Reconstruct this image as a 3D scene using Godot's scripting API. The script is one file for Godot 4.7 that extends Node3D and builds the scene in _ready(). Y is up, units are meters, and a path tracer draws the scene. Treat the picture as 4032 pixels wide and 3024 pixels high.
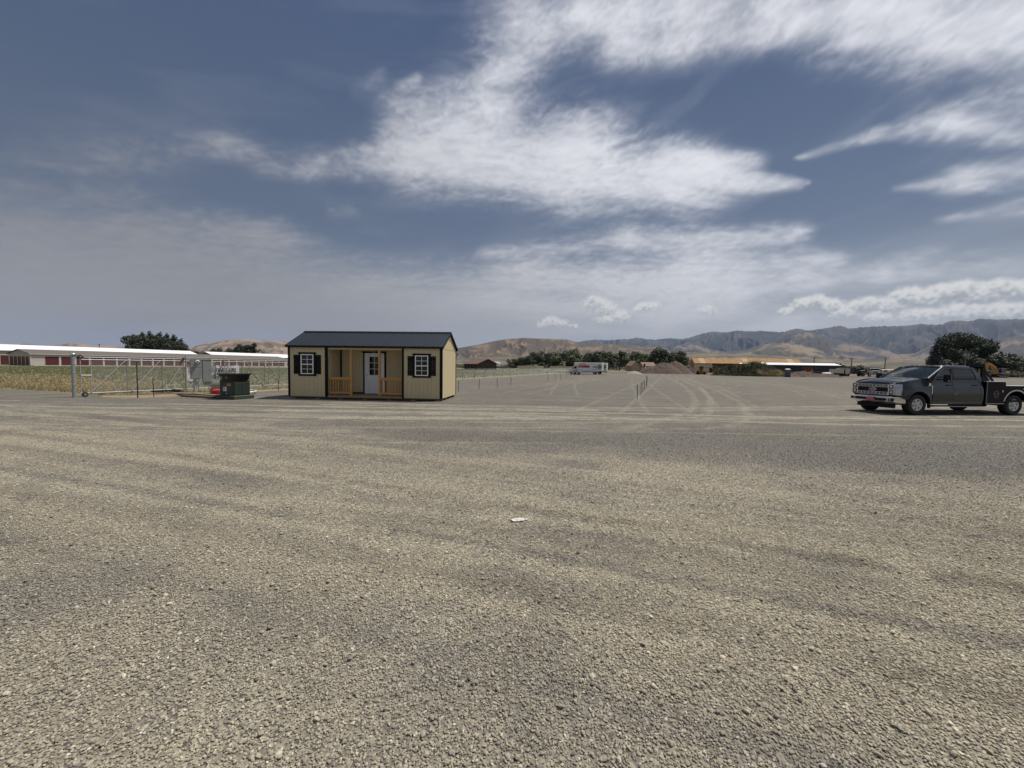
extends Node3D
# A gravel lot in a dry valley: cabin shed, sliding gate, flatbed pickup, a rental yard and a building site behind, hills beyond.
# World: camera near the origin looking along -z; the yard's fences and stake rows run along AX.

const AX := Vector3(0.3482, 0, -0.9374)     # direction of the lot's fence lines
const AXR := Vector3(0.9374, 0, 0.3482)     # square to them, to the right
var rng := RandomNumberGenerator.new()
var boxes := {}
var taken := {}
var M := {}
var lot_map: Image

# ------------------------------------------------------------------ helpers
class Shape:
	var st := SurfaceTool.new()
	var colored := false
	func _init(): st.begin(Mesh.PRIMITIVE_TRIANGLES)
	func flat(): st.set_smooth_group(-1)
	func smooth(n := 0): st.set_smooth_group(n)
	func color(c: Color): st.set_color(c)
	func tri(a: Vector3, b: Vector3, c: Vector3):
		st.add_vertex(a); st.add_vertex(b); st.add_vertex(c)
	func tri_out(a: Vector3, b: Vector3, c: Vector3, from: Vector3):
		if (c - a).cross(b - a).dot(a + b + c - from * 3.0) < 0.0: tri(a, c, b)
		else: tri(a, b, c)
	func quad(a, b, c, d):
		tri(a, b, c); tri(a, c, d)
	func quad_out(a, b, c, d, from: Vector3):
		tri_out(a, b, c, from); tri_out(a, c, d, from)
	func box(p: Vector3, s: Vector3, bs := Basis.IDENTITY):
		flat()
		var h := s / 2.0
		var v := []
		for i in 8: v.append(p + bs * Vector3(h.x if i & 1 else -h.x, h.y if i & 2 else -h.y, h.z if i & 4 else -h.z))
		for f in [[0, 1, 3, 2], [4, 5, 7, 6], [0, 1, 5, 4], [2, 3, 7, 6], [0, 2, 6, 4], [1, 3, 7, 5]]:
			quad_out(v[f[0]], v[f[1]], v[f[2]], v[f[3]], p)
	func bar(a: Vector3, b: Vector3, w: float, h: float):      # a rectangular bar from a to b
		var y := (b - a).normalized()
		var x := y.cross(Vector3(0, 0, 1) if absf(y.z) < 0.9 else Vector3(0, 1, 0)).normalized()
		box((a + b) / 2.0, Vector3(w, (b - a).length(), h), Basis(x, y, x.cross(y)))
	func bevel_box(p: Vector3, s: Vector3, r: float, bs := Basis.IDENTITY):
		flat()
		var h := s / 2.0
		var q := func(sx, sy, sz, k): # corner point on face k
			return p + bs * Vector3(sx * (h.x - (0.0 if k == 0 else r)), sy * (h.y - (0.0 if k == 1 else r)), sz * (h.z - (0.0 if k == 2 else r)))
		for a in [-1, 1]:
			quad_out(q.call(a, -1, -1, 0), q.call(a, 1, -1, 0), q.call(a, 1, 1, 0), q.call(a, -1, 1, 0), p)
			quad_out(q.call(-1, a, -1, 1), q.call(1, a, -1, 1), q.call(1, a, 1, 1), q.call(-1, a, 1, 1), p)
			quad_out(q.call(-1, -1, a, 2), q.call(1, -1, a, 2), q.call(1, 1, a, 2), q.call(-1, 1, a, 2), p)
			for b in [-1, 1]:
				quad_out(q.call(a, b, -1, 0), q.call(a, b, 1, 0), q.call(a, b, 1, 1), q.call(a, b, -1, 1), p)
				quad_out(q.call(a, -1, b, 0), q.call(a, 1, b, 0), q.call(a, 1, b, 2), q.call(a, -1, b, 2), p)
				quad_out(q.call(-1, a, b, 1), q.call(1, a, b, 1), q.call(1, a, b, 2), q.call(-1, a, b, 2), p)
				for c in [-1, 1]:
					tri_out(q.call(a, b, c, 0), q.call(a, b, c, 1), q.call(a, b, c, 2), p)
	func tube(pts: Array, r, sides := 8, capped := true):
		smooth(0)
		var rings := []
		for i in pts.size():
			var d: Vector3 = (pts[mini(i + 1, pts.size() - 1)] - pts[maxi(i - 1, 0)]).normalized()
			var x := d.cross(Vector3.UP if absf(d.y) < 0.9 else Vector3.RIGHT).normalized()
			var y := d.cross(x)
			var rr: float = r[i] if r is Array else r
			var ring := []
			for k in sides: ring.append(pts[i] + (x * cos(TAU * k / sides) + y * sin(TAU * k / sides)) * rr)
			rings.append(ring)
		for i in rings.size() - 1:
			var mid: Vector3 = (pts[i] + pts[i + 1]) / 2.0
			for k in sides: quad_out(rings[i][k], rings[i][(k + 1) % sides], rings[i + 1][(k + 1) % sides], rings[i + 1][k], mid)
		if capped:
			flat()
			for e in [0, rings.size() - 1]:
				var inner: Vector3 = pts[1] if e == 0 else pts[e - 1]
				for k in sides: tri_out(pts[e], rings[e][k], rings[e][(k + 1) % sides], inner)
	func lathe(prof: Array, seg := 16, at := Vector3.ZERO, bs := Basis.IDENTITY, is_smooth := false):   # prof: Vector2(radius, height) along local y, outside to the right going up
		if is_smooth: smooth(0)
		else: flat()
		for i in prof.size() - 1:
			var p: Vector2 = prof[i]
			var q: Vector2 = prof[i + 1]
			var nrm := Vector2(q.y - p.y, p.x - q.x)
			for k in seg:
				var a := TAU * k / seg
				var b := TAU * (k + 1) / seg
				var v := [at + bs * Vector3(p.x * cos(a), p.y, p.x * sin(a)), at + bs * Vector3(p.x * cos(b), p.y, p.x * sin(b)), at + bs * Vector3(q.x * cos(b), q.y, q.x * sin(b)), at + bs * Vector3(q.x * cos(a), q.y, q.x * sin(a))]
				var c := (a + b) / 2
				var out_dir: Vector3 = bs * Vector3(nrm.x * cos(c), nrm.y, nrm.x * sin(c))
				var mid: Vector3 = (v[0] + v[1] + v[2] + v[3]) / 4.0
				if p.x > 1e-5: tri_out(v[0], v[1], v[2], mid - out_dir)
				if q.x > 1e-5: tri_out(v[0], v[2], v[3], mid - out_dir)
	func prism(poly: PackedVector2Array, d0: float, d1: float, bs := Basis.IDENTITY, at := Vector3.ZERO):  # poly in local xy, from z = d0 to d1
		flat()
		var idx := Geometry2D.triangulate_polygon(poly)
		var lo := minf(d0, d1)
		var hi := maxf(d0, d1)
		for i in range(0, idx.size(), 3):
			for z in [lo, hi]:
				var v := []
				for k in 3: v.append(at + bs * Vector3(poly[idx[i + k]].x, poly[idx[i + k]].y, z))
				tri_out(v[0], v[1], v[2], (v[0] + v[1] + v[2]) / 3.0 - bs * Vector3(0, 0, 1 if z == hi else -1))
		var ccw := not Geometry2D.is_polygon_clockwise(poly)
		for i in poly.size():
			var p := poly[i]
			var q := poly[(i + 1) % poly.size()]
			var n2 := Vector2(q.y - p.y, p.x - q.x) * (1.0 if ccw else -1.0)
			var v := [at + bs * Vector3(p.x, p.y, lo), at + bs * Vector3(q.x, q.y, lo), at + bs * Vector3(q.x, q.y, hi), at + bs * Vector3(p.x, p.y, hi)]
			quad_out(v[0], v[1], v[2], v[3], (v[0] + v[2]) / 2.0 - bs * Vector3(n2.x, n2.y, 0))
	func loft(rings: Array, cap := true, is_smooth := true):
		var n: int = rings[0].size()
		var cs := []
		for r in rings:
			var c := Vector3.ZERO
			for p in r: c += p
			cs.append(c / n)
		if is_smooth: smooth(0)
		else: flat()
		for i in rings.size() - 1:
			var mid: Vector3 = (cs[i] + cs[i + 1]) / 2.0
			for k in n: quad_out(rings[i][k], rings[i][(k + 1) % n], rings[i + 1][(k + 1) % n], rings[i + 1][k], mid)
		if cap:
			flat()
			var mid_all: Vector3 = (cs[0] + cs[-1]) / 2.0
			for e in [0, rings.size() - 1]:
				for k in n: tri_out(cs[e], rings[e][k], rings[e][(k + 1) % n], mid_all)
	func done() -> ArrayMesh:
		st.generate_normals()
		return st.commit()

func lin(r: float, g: float, b: float) -> Color: return Color(r, g, b).linear_to_srgb()

func mat(r: float, g: float, b: float, rough := 0.8, metal := 0.0) -> StandardMaterial3D:
	var m := StandardMaterial3D.new()
	m.albedo_color = lin(r, g, b)
	m.roughness = rough
	m.metallic = metal
	return m

func grain(m: StandardMaterial3D, seed_: int, freq: float, lo: Color, hi: Color, scale := Vector3.ONE, bump := 0.0, world := false) -> StandardMaterial3D:   # matter's own grain, by noise
	var t := NoiseTexture2D.new()
	t.width = 256; t.height = 256; t.seamless = true
	var n := FastNoiseLite.new()
	n.seed = seed_; n.frequency = freq; n.fractal_octaves = 5
	t.noise = n
	var g := Gradient.new()
	g.set_color(0, lo.linear_to_srgb()); g.set_color(1, hi.linear_to_srgb())
	t.color_ramp = g
	m.albedo_texture = t
	m.albedo_color = Color.WHITE
	m.uv1_triplanar = true
	m.uv1_world_triplanar = world
	m.uv1_scale = scale
	if bump > 0.0:
		m.heightmap_enabled = true; m.heightmap_texture = t; m.heightmap_scale = bump
	return m

func numbered(called: String) -> String:
	var n: int = taken.get(called, 0)
	taken[called] = n + 1
	return called if n == 0 else "%s_%03d" % [called, n]

func thing(called: String, label: String, category: String, at := Vector3.ZERO, turn := 0.0, group := "") -> Node3D:
	var o := Node3D.new()
	o.name = numbered(called)
	add_child(o)
	o.position = at
	o.rotation.y = turn
	tag(o, label, category, group)
	return o

func tag(o: Node, label: String, category := "", group := "", kind := ""):
	o.set_meta("label", label)
	if category: o.set_meta("category", category)
	if group: o.set_meta("group", group)
	if kind: o.set_meta("kind", kind)

func put(called: String, mesh: Mesh, m: Material, parent: Node = null, at := Vector3.ZERO) -> MeshInstance3D:
	var o := MeshInstance3D.new()
	o.mesh = mesh
	o.material_override = m
	if parent == null or parent == self:
		o.name = numbered(called)
		add_child(o)
	else:
		o.name = called
		parent.add_child(o, true)
	o.position = at
	return o

func setting(called: String, mesh: Mesh, m: Material, label := "") -> MeshInstance3D:
	var o := put(called, mesh, m)
	o.set_meta("kind", "structure")
	if label: o.set_meta("label", label)
	return o

func bx(parent: Node, called: String, s: Vector3, p: Vector3, m: Material, turn := Vector3.ZERO, bevel := 0.0) -> MeshInstance3D:   # a box part; alike sizes share one mesh
	var key := "%.4f %.4f %.4f %.4f" % [s.x, s.y, s.z, bevel]
	if not boxes.has(key):
		var sh := Shape.new()
		if bevel > 0.0: sh.bevel_box(Vector3.ZERO, s, bevel)
		else: sh.box(Vector3.ZERO, s)
		boxes[key] = sh.done()
	var o := put(called, boxes[key], m, parent, p)
	o.rotation = turn
	return o

func rod(parent: Node, called: String, a: Vector3, b: Vector3, r: float, m: Material, sides := 8) -> MeshInstance3D:
	var sh := Shape.new()
	sh.tube([Vector3.ZERO, b - a], r, sides)
	return put(called, sh.done(), m, parent, a)

func plate(parent: Node, called: String, poly: Array, d0: float, d1: float, m: Material, bs := Basis.IDENTITY, at := Vector3.ZERO) -> MeshInstance3D:
	var sh := Shape.new()
	sh.prism(PackedVector2Array(poly), d0, d1, bs)
	return put(called, sh.done(), m, parent, at)

func lettering(parent: Node, called: String, text: String, height: float, at: Vector3, m: Material, turn := Vector3.ZERO, bold := true, squeeze := 1.0, slant := 0.0) -> MeshInstance3D:
	var t := TextMesh.new()
	var f := SystemFont.new()
	f.font_names = PackedStringArray(["Droid Sans"])
	f.font_weight = 700 if bold else 400
	t.font = f
	t.text = text
	t.font_size = 32
	t.pixel_size = height / 23.0
	t.depth = 0.006
	t.curve_step = 4.0
	var o := put(called, t, m, parent, at)
	o.basis = Basis.from_euler(turn) * Basis(Vector3(squeeze, 0, 0), Vector3(slant, 1, 0), Vector3(0, 0, 1))
	return o

func yaw_to(d: Vector3) -> float: return atan2(-d.z, d.x)    # turn that lays local +x along d

const ORD := ["first", "second", "third", "fourth", "fifth", "sixth", "seventh", "eighth", "ninth", "tenth", "eleventh", "twelfth", "thirteenth", "fourteenth", "fifteenth", "sixteenth", "seventeenth", "eighteenth", "nineteenth", "twentieth"]

# ------------------------------------------------------------------ camera, sky, sun
const SUN_TO := Vector3(0.47, 1.0, -0.18)
const CIRRUS := [-25.8,24.8,-14.0,26.4,1.8,3.2,0.6, -14.0,26.9,9.1,26.5,3.8,4.4,1, 9.2,26.0,24.4,23.1,4.2,3,1, 24.4,23.4,35.9,20.5,2.8,0.3,0.95, 21.5,25.8,31.6,24.2,2,0.9,0.8, -28.9,23.9,-36.5,23.8,2,1.3,0.36, -36.5,23.8,-40.2,22.3,1.3,0.8,0.2, -32.9,22.1,-26.9,22.9,1,1,0.4, -15.8,29.8,-4.2,31.5,2.1,3.5,0.5, -4.2,31.5,-1.7,35.6,4,3.4,0.45, -1.7,35.6,0.9,40.0,3.6,3.5,0.42, 0.9,40.0,-1.2,44.2,3.5,3.9,0.42, 4.2,38.9,15.0,39.9,2.3,2.9,0.6, -10.2,37.2,-6.4,40.5,1.6,2.2,0.16, -18.9,31.4,-10.2,33.4,1.3,1.8,0.25, 8.7,40.9,22.4,39.3,2.1,2,0.85, 22.4,39.3,33.8,36.6,2,1.9,0.85, 13.9,37.4,22.8,36.1,1.8,1.6,0.75, 22.8,36.8,36.1,34.5,1.9,1.4,0.7, 33.8,37.2,43.9,33.8,2.4,2.4,0.9, 43.9,33.8,51.4,30.5,2.4,2.4,0.9, 40.2,33.0,52.0,28.1,1.7,1.9,0.8, 45.5,29.9,52.6,26.3,1,1,0.5, -21.8,32.2,-18.9,34.4,0.9,0.8,0.3, -16.5,33.3,-14.0,34.5,0.6,0.5,0.4, -18.9,31.9,-14.0,32.1,0.8,1.3,0.3, 36.2,23.4,42.5,23.7,0.4,0.6,0.5, 42.5,23.7,47.7,23.4,0.7,0.8,0.5, 45.9,23.7,52.3,22.5,1.4,1.6,0.5, 47.8,22.6,52.4,20.1,0.9,0.7,0.55, 44.0,18.4,48.6,17.8,0.3,1.1,0.75, 48.6,17.8,52.8,17.5,1.2,1.5,0.85, 47.2,14.7,52.7,14.4,0.4,1.1,0.6, -3.4,16.1,15.8,17.8,1,1.5,0.6, 15.8,17.2,35.7,15.7,1.5,1.3,0.8, -0.6,13.3,24.8,13.0,2.2,2.6,0.7, 24.8,13.6,39.2,12.6,2.3,1,0.65, 12.8,11.0,30.2,10.7,2.2,1.6,0.6, 30.2,10.7,43.1,9.9,1.6,1,0.6, 43.1,9.9,52.8,8.8,0.8,0.5,0.45, -13.9,12.2,2.8,13.4,2.5,2.9,0.45, -4.0,8.7,14.4,9.0,2.3,2.1,0.5, 14.4,9.0,30.3,8.6,2.1,1.7,0.5, -52.7,10.3,-43.7,12.9,2.4,1.8,0.5, -43.7,12.9,-31.1,15.7,1.6,1.8,0.55, -33.5,14.5,-26.4,15.6,1.3,0.7,0.5, -52.8,5.5,-45.6,7.0,3.7,4,0.55, -45.6,7.0,-35.9,8.8,4,4.3,0.55, -35.9,9.9,-20.1,9.2,2.1,3.7,0.4, -24.7,19.1,-21.9,19.6,0.8,0.7,0.35, -52.4,17.9,-45.2,21.4,2.2,2.2,0.15, -45.2,21.4,-35.6,25.4,2.2,2.2,0.15, -52.6,14.2,-39.9,18.9,1.9,1.4,0.12, -52.9,3.1,-46.6,3.7,2.5,2.8,0.5, -46.6,3.7,-38.5,4.5,2.8,3.2,0.5, -38.5,4.5,-28.1,5.4,3.2,3.6,0.5, -28.1,5.4,-15.2,6.2,3.6,3.9,0.5, -15.2,6.2,-0.5,6.8,3.9,4,0.5, -52.7,8.8,-42.0,10.4,4.4,4.8,0.42, -42.0,10.4,-23.1,10.8,4.3,4.8,0.38, -52.5,15.0,-45.3,19.0,2.6,2.1,0.22, -45.3,19.0,-36.5,23.4,2.1,1.8,0.2, -52.4,20.4,-39.7,27.4,2.8,2.4,0.1, -52.8,5.5,-43.9,6.5,3.2,3.8,0.5, -43.9,6.5,-31.2,7.7,3.8,4.5,0.5, -35.9,5.6,-20.1,7.4,3.3,3.7,0.4, -20.1,7.4,-0.6,8.8,3.7,4,0.4, -23.1,9.0,2.8,10.1,3.6,3.9,0.35, 24.9,11.3,36.7,11.0,2.3,1.9,0.3, 36.7,11.0,45.7,10.6,1.9,1.5,0.3, 45.7,10.6,52.5,10.0,1.5,1.2,0.3, 2.9,6.2,20.7,6.0,2.7,2.5,0.55, 20.7,6.0,35.2,5.5,2.5,2.2,0.55, -7.4,11.2,9.5,10.7,2.6,2.7,0.4, 9.5,10.7,24.9,9.5,2.7,2.7,0.4, 35.2,5.5,45.3,5.1,2.2,1.9,0.35, 45.3,5.1,52.7,4.8,1.9,1.6,0.35, 36.2,31.9,45.0,28.4,2.3,2.1,0.18, 45.0,28.4,51.7,25.1,2.1,2,0.18, 12.2,32.6,24.1,30.5,2.2,1.8,0.1]
const CUMULUS := [5.6,6.2,1.1, 7.3,6.0,0.8, 4.6,5.8,0.7, 9.0,5.7,0.5, 11.9,8.8,1.3, 13.2,8.0,1.5, 15.1,6.8,1.3, 13.6,6.5,1.3, 11.5,9.4,0.8, 18.8,8.1,1.0, 19.8,8.1,0.9, 17.9,8.0,0.6, 26.4,7.5,0.8, 27.2,7.1,0.5, 35.2,6.8,0.7, 36.7,7.5,1.0, 37.8,7.7,1.0, 39.0,7.1,1.1, 40.3,6.2,1.1, 41.4,6.9,0.9, 42.5,7.0,1.0, 44.0,6.7,1.1, 45.3,7.5,1.2, 46.6,7.1,1.2, 47.9,7.6,1.1, 49.1,7.7,1.1, 50.2,7.1,1.2, 51.3,7.6,1.0, 52.3,7.2,1.1, 43.3,5.5,1.0, 46.4,5.5,1.2, 49.2,5.5,1.3, 51.6,5.3,1.2]
const SKY_W := 2560
const SKY_H := 1280
var sky_rows: Array = []
var sky_mask: PackedFloat32Array
var cum_mask: PackedFloat32Array
var cum_low: PackedFloat32Array
const MW := 640     # the painted part of the sky: azimuth -80..80, elevation 0..60, a quarter of a degree each
const MH := 240
var nz_a := FastNoiseLite.new()
var nz_b := FastNoiseLite.new()
var nz_c := FastNoiseLite.new()
var nz_d := FastNoiseLite.new()
var nz_e := FastNoiseLite.new()

func smooth01(a: float, b: float, x: float) -> float:
	var t := clampf((x - a) / (b - a), 0.0, 1.0)
	return t * t * (3.0 - 2.0 * t)

func make_sky() -> ImageTexture:
	nz_a.seed = 11; nz_a.frequency = 0.55; nz_a.fractal_octaves = 6; nz_a.fractal_gain = 0.55
	nz_b.seed = 23; nz_b.frequency = 3.2; nz_b.fractal_octaves = 4
	nz_c.seed = 37; nz_c.frequency = 0.35; nz_c.fractal_octaves = 3
	nz_e.seed = 53; nz_e.frequency = 1.3; nz_e.fractal_octaves = 5; nz_e.fractal_gain = 0.52
	nz_d.seed = 41; nz_d.frequency = 0.55; nz_d.fractal_octaves = 5; nz_d.fractal_gain = 0.6
	sky_mask.resize(MW * MH); cum_mask.resize(MW * MH); cum_low.resize(MW * MH)
	sky_mask.fill(0.0); cum_mask.fill(0.0); cum_low.fill(0.0)
	for i in range(0, CIRRUS.size(), 7):
		var a := Vector2(CIRRUS[i], CIRRUS[i + 1])
		var b := Vector2(CIRRUS[i + 2], CIRRUS[i + 3])
		var r0: float = CIRRUS[i + 4]
		var r1: float = CIRRUS[i + 5]
		var w: float = CIRRUS[i + 6]
		var far := maxf(r0, r1) * 2.6
		var ab := b - a
		for y in range(maxi(0, int((minf(a.y, b.y) - far) * 4)), mini(MH, int((maxf(a.y, b.y) + far) * 4))):
			for x in range(maxi(0, int((minf(a.x, b.x) - far * 1.3 + 80) * 4)), mini(MW, int((maxf(a.x, b.x) + far * 1.3 + 80) * 4))):
				var p := Vector2(x / 4.0 - 80.0, y / 4.0)
				var t := clampf((p - a).dot(ab) / maxf(ab.length_squared(), 0.01), 0.0, 1.0)
				var q := p - a - ab * t
				q.x *= 0.8
				var v := w * exp(-0.85 * pow(q.length() / lerpf(r0, r1, t), 2.0))
				var k := y * MW + x
				sky_mask[k] = 1.0 - (1.0 - sky_mask[k]) * (1.0 - v * 0.8)
	for i in range(0, CUMULUS.size(), 3):
		var c := Vector2(CUMULUS[i], CUMULUS[i + 1])
		var r: float = CUMULUS[i + 2]
		for y in range(maxi(0, int((c.y - r * 2) * 4)), mini(MH, int((c.y + r * 2) * 4) + 1)):
			for x in range(maxi(0, int((c.x - r * 3 + 80) * 4)), mini(MW, int((c.x + r * 3 + 80) * 4) + 1)):
				var q := Vector2(x / 4.0 - 80.0, y / 4.0) - c
				q.x *= 0.75
				if q.y < 0.0: q.y *= 1.4
				var v := maxf(0.0, 1.0 - q.length() / (r * 1.6))
				var k := y * MW + x
				if v > cum_mask[k]:
					cum_mask[k] = v
					cum_low[k] = q.y / r
	sky_rows.resize(SKY_H)
	var job := WorkerThreadPool.add_group_task(sky_row, SKY_H)
	WorkerThreadPool.wait_for_group_task_completion(job)
	var all := PackedFloat32Array()
	for r in sky_rows: all.append_array(r)
	var im := Image.create_from_data(SKY_W, SKY_H, false, Image.FORMAT_RGBF, all.to_byte_array())
	return ImageTexture.create_from_image(im)

func masked(m: PackedFloat32Array, az: float, el: float) -> float:
	var fx := clampf((az + 80.0) * 4.0, 0.0, MW - 1.001)
	var fy := clampf(el * 4.0, 0.0, MH - 1.001)
	var x := int(fx)
	var y := int(fy)
	fx -= x; fy -= y
	var k := y * MW + x
	return lerpf(lerpf(m[k], m[k + 1], fx), lerpf(m[k + MW], m[k + MW + 1], fx), fy)

func sky_row(y: int):
	var row := PackedFloat32Array()
	row.resize(SKY_W * 3)
	var el := (0.5 - (y + 0.5) / SKY_H) * 180.0
	var e := deg_to_rad(el)
	var sun := SUN_TO.normalized()
	for x in SKY_W:
		var c := Vector3(0.20, 0.195, 0.18)
		if el > -1.0:
			var az := wrapf((x + 0.5) / SKY_W * 360.0, -180.0, 180.0)     # the panorama's left edge lies ahead, along -z
			var a := deg_to_rad(az)
			var d := Vector3(sin(a) * cos(e), sin(e), -cos(a) * cos(e))
			var near := d.dot(sun)
			# air: deep blue overhead, pale and grey towards the horizon, lighter towards the sun
			var k := pow(1.0 - clampf(d.y, 0.0, 1.0), 2.6)
			c = Vector3(0.050, 0.081, 0.162).lerp(Vector3(0.235, 0.292, 0.365), k)
			c = c.lerp(Vector3(0.415, 0.435, 0.452), 0.95 * smooth01(17.0, 1.0, el))
			c *= 0.80 + 0.42 * smooth01(-0.3, 0.9, near)
			# high cloud on a plane overhead
			var px := d.x / (maxf(d.y, 0.0) + 0.16)
			var pz := d.z / (maxf(d.y, 0.0) + 0.16)
			var wx := nz_c.get_noise_2d(px * 1.3 + 40.0, pz * 1.3)
			var n1 := nz_a.get_noise_2d((px + pz * 0.25 + wx * 0.5) * 0.8, (pz - px * 0.15) * 1.9 + wx * 0.6)
			var n2 := nz_b.get_noise_2d(px * 1.6 + n1, pz * 2.8 - wx)
			var inside := smooth01(79.0, 64.0, absf(az)) * smooth01(58.0, 50.0, el)
			var own := 0.42 + 0.55 * nz_c.get_noise_2d(px * 0.55 + 7.0, pz * 0.8 + 3.0) + 0.10 * wx
			var cover := lerpf(clampf(own, 0.0, 0.95), masked(sky_mask, az + n1 * 2.5, maxf(el, 0.0) + wx * 1.2), inside)
			# the fibres of high cloud lie along the wind: nearly level on the left, rising to the right in the upper right
			var up_right := smooth01(12.0, 30.0, el) * smooth01(4.0, 30.0, az)
			var wu := wx * 4.0
			var f1 := lerpf(nz_e.get_noise_2d((az * 0.99 + el * 0.14 + wu) * 0.030, (el * 0.99 - az * 0.14 + wu * 0.5) * 0.17), nz_e.get_noise_2d((az * 0.86 + el * 0.51 + wu) * 0.030 + 20.0, (el * 0.86 - az * 0.51 + wu * 0.5) * 0.15), up_right)
			var f2 := lerpf(nz_e.get_noise_2d((az * 0.99 + el * 0.10 + wu) * 0.10 + 50.0, (el * 0.99 - az * 0.10) * 0.42 + n1), nz_e.get_noise_2d((az * 0.86 + el * 0.51 + wu) * 0.10 + 70.0, (el * 0.86 - az * 0.51) * 0.36 + n1), up_right)
			var f3 := nz_e.get_noise_2d(az * 0.40 + 90.0 + f2, el * 0.80 - az * 0.12)
			var fleck := (n2 * 0.55 + f3 * 0.45) * smooth01(0.05, 0.40, d.y + 0.10)
			var fib := f1 * 0.36 + n1 * 0.34 + f2 * 0.08 + fleck * 0.42
			var thin := smooth01(0.03, 0.40, cover)
			var body := cover * (1.06 + 0.55 * fib) + thin * (0.30 * fib + 0.42 * fleck * (1.15 - cover))
			var veil := masked(sky_mask, az, maxf(el, 0.0)) * inside      # the smooth sheet the fibres are drawn out of
			var dens := 0.55 * smooth01(0.05, 1.10, body) + 0.45 * smooth01(0.02, 1.12, lerpf(cover, veil, inside) + 0.10 * f1)
			dens = clampf(dens * (0.97 + 0.10 * fleck) + 0.04 * smooth01(-0.1, 0.5, f1) * (1.0 - dens), 0.0, 1.0)
			var lit := smooth01(-0.02, 0.74, near)
			var white := Vector3(0.29, 0.288, 0.295).lerp(Vector3(0.84, 0.85, 0.90), lit)
			white *= 1.0 - 0.14 * clampf(-n1 + 0.2, 0.0, 1.0) + 0.12 * fleck
			c = c.lerp(white, dens * 0.93)
			# cumulus along the horizon
			if el < 16.0:
				var cm := 0.0
				var low := 0.0
				var bil := absf(nz_d.get_noise_2d(az * 1.5, el * 1.9))
				var bil2 := nz_d.get_noise_2d(az * 3.4 + 60.0, el * 4.1)
				if absf(az) < 76.0:
					var daz := nz_d.get_noise_2d(az * 2.0 + 99.0, el * 2.0) * 0.9
					cm = masked(cum_mask, az + daz, maxf(el, 0.0) + bil2 * 0.28)
					low = masked(cum_low, az + daz, maxf(el, 0.0) + bil2 * 0.28)
				var cd := smooth01(0.20, 0.52, cm - bil * 0.12 + bil2 * 0.07)
				if cd > 0.0:
					var top := smooth01(-0.9, 0.9, low + bil2 * 0.9 - bil * 0.8 + 0.35)
					var cc := Vector3(0.215, 0.245, 0.285).lerp(Vector3(0.72, 0.72, 0.71), top) * (0.80 + 0.30 * lit)
					c = c.lerp(cc, cd * smooth01(-0.9, 0.2, low + 0.25 * bil2) * smooth01(-0.5, 3.5, el))
		row[x * 3] = c.x; row[x * 3 + 1] = c.y; row[x * 3 + 2] = c.z
	sky_rows[y] = row

func make_camera_and_light():
	var cam := Camera3D.new()
	cam.name = "camera"
	cam.position = Vector3(0, 1.75, 0)
	cam.rotation_degrees = Vector3(-2.70, 0, 0.79)
	cam.fov = 89.74
	cam.near = 0.05
	cam.far = 60000.0
	cam.current = true
	add_child(cam)
	var env := Environment.new()
	var sky := Sky.new()
	var sm := PanoramaSkyMaterial.new()
	sm.panorama = make_sky()
	sky.sky_material = sm
	env.sky = sky
	env.background_mode = Environment.BG_SKY
	env.tonemap_mode = Environment.TONE_MAPPER_LINEAR
	env.tonemap_exposure = 1.0
	env.sdfgi_enabled = true
	env.ssao_enabled = true
	env.ssil_enabled = true
	env.fog_enabled = true
	env.fog_density = 0.00003
	env.fog_light_color = Color(0.68, 0.765, 0.92)
	var we := WorldEnvironment.new()
	we.name = "environment"
	we.environment = env
	add_child(we)
	var sun := DirectionalLight3D.new()
	sun.name = "sun"
	sun.light_color = Color(1.0, 0.965, 0.915)
	sun.light_energy = 1.48
	sun.light_angular_distance = 0.6
	sun.shadow_enabled = true
	add_child(sun)
	sun.look_at_from_position(SUN_TO * 50.0, Vector3.ZERO, Vector3(0, 0, 1))

# ------------------------------------------------------------------ land
const SKY_FARLEFT := [-52.95, 1.14, -52.2, 1.39, -51.68, 1.46, -51.22, 1.39, -50.5, 1.34, -49.57, 1.41, -49.05, 1.58, -48.43, 1.64, -47.93, 1.59, -47.56, 1.43, -46.37, 1.49, -45.46, 1.5, -44.71, 1.48, -42.95, 1.51, -40.86, 1.57, -38.64, 1.57, -30.24, 1.76]
const SKY_LEFT := [-40.88, 1.06, -40.13, 1.4, -39.32, 1.81, -38.54, 2.07, -37.46, 2.3, -36.5, 2.56, -35.52, 2.76, -34.76, 2.8, -33.89, 2.75, -33.21, 2.69, -32.15, 2.77, -31, 2.79, -30.22, 2.69, -28.8, 2.59, -25.23, 2.46, -18.77, 2.39, -11.79, 2.5]
const SKY_MID := [-17.07, 1.76, -13.57, 2.09, -10.34, 2.31, -8.14, 2.5, -5.18, 3.04, -2.68, 3.65, -1.07, 3.93, 1.71, 4.19, 3.58, 4.1, 5.67, 4.08, 7.93, 4.02, 9.19, 3.65, 11.01, 3.4, 12.63, 3.33, 14.58, 3.3, 16.5, 3.22, 18.7, 2.97, 20.89, 2.85, 22.01, 2.57, 24.12, 2.19]
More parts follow.
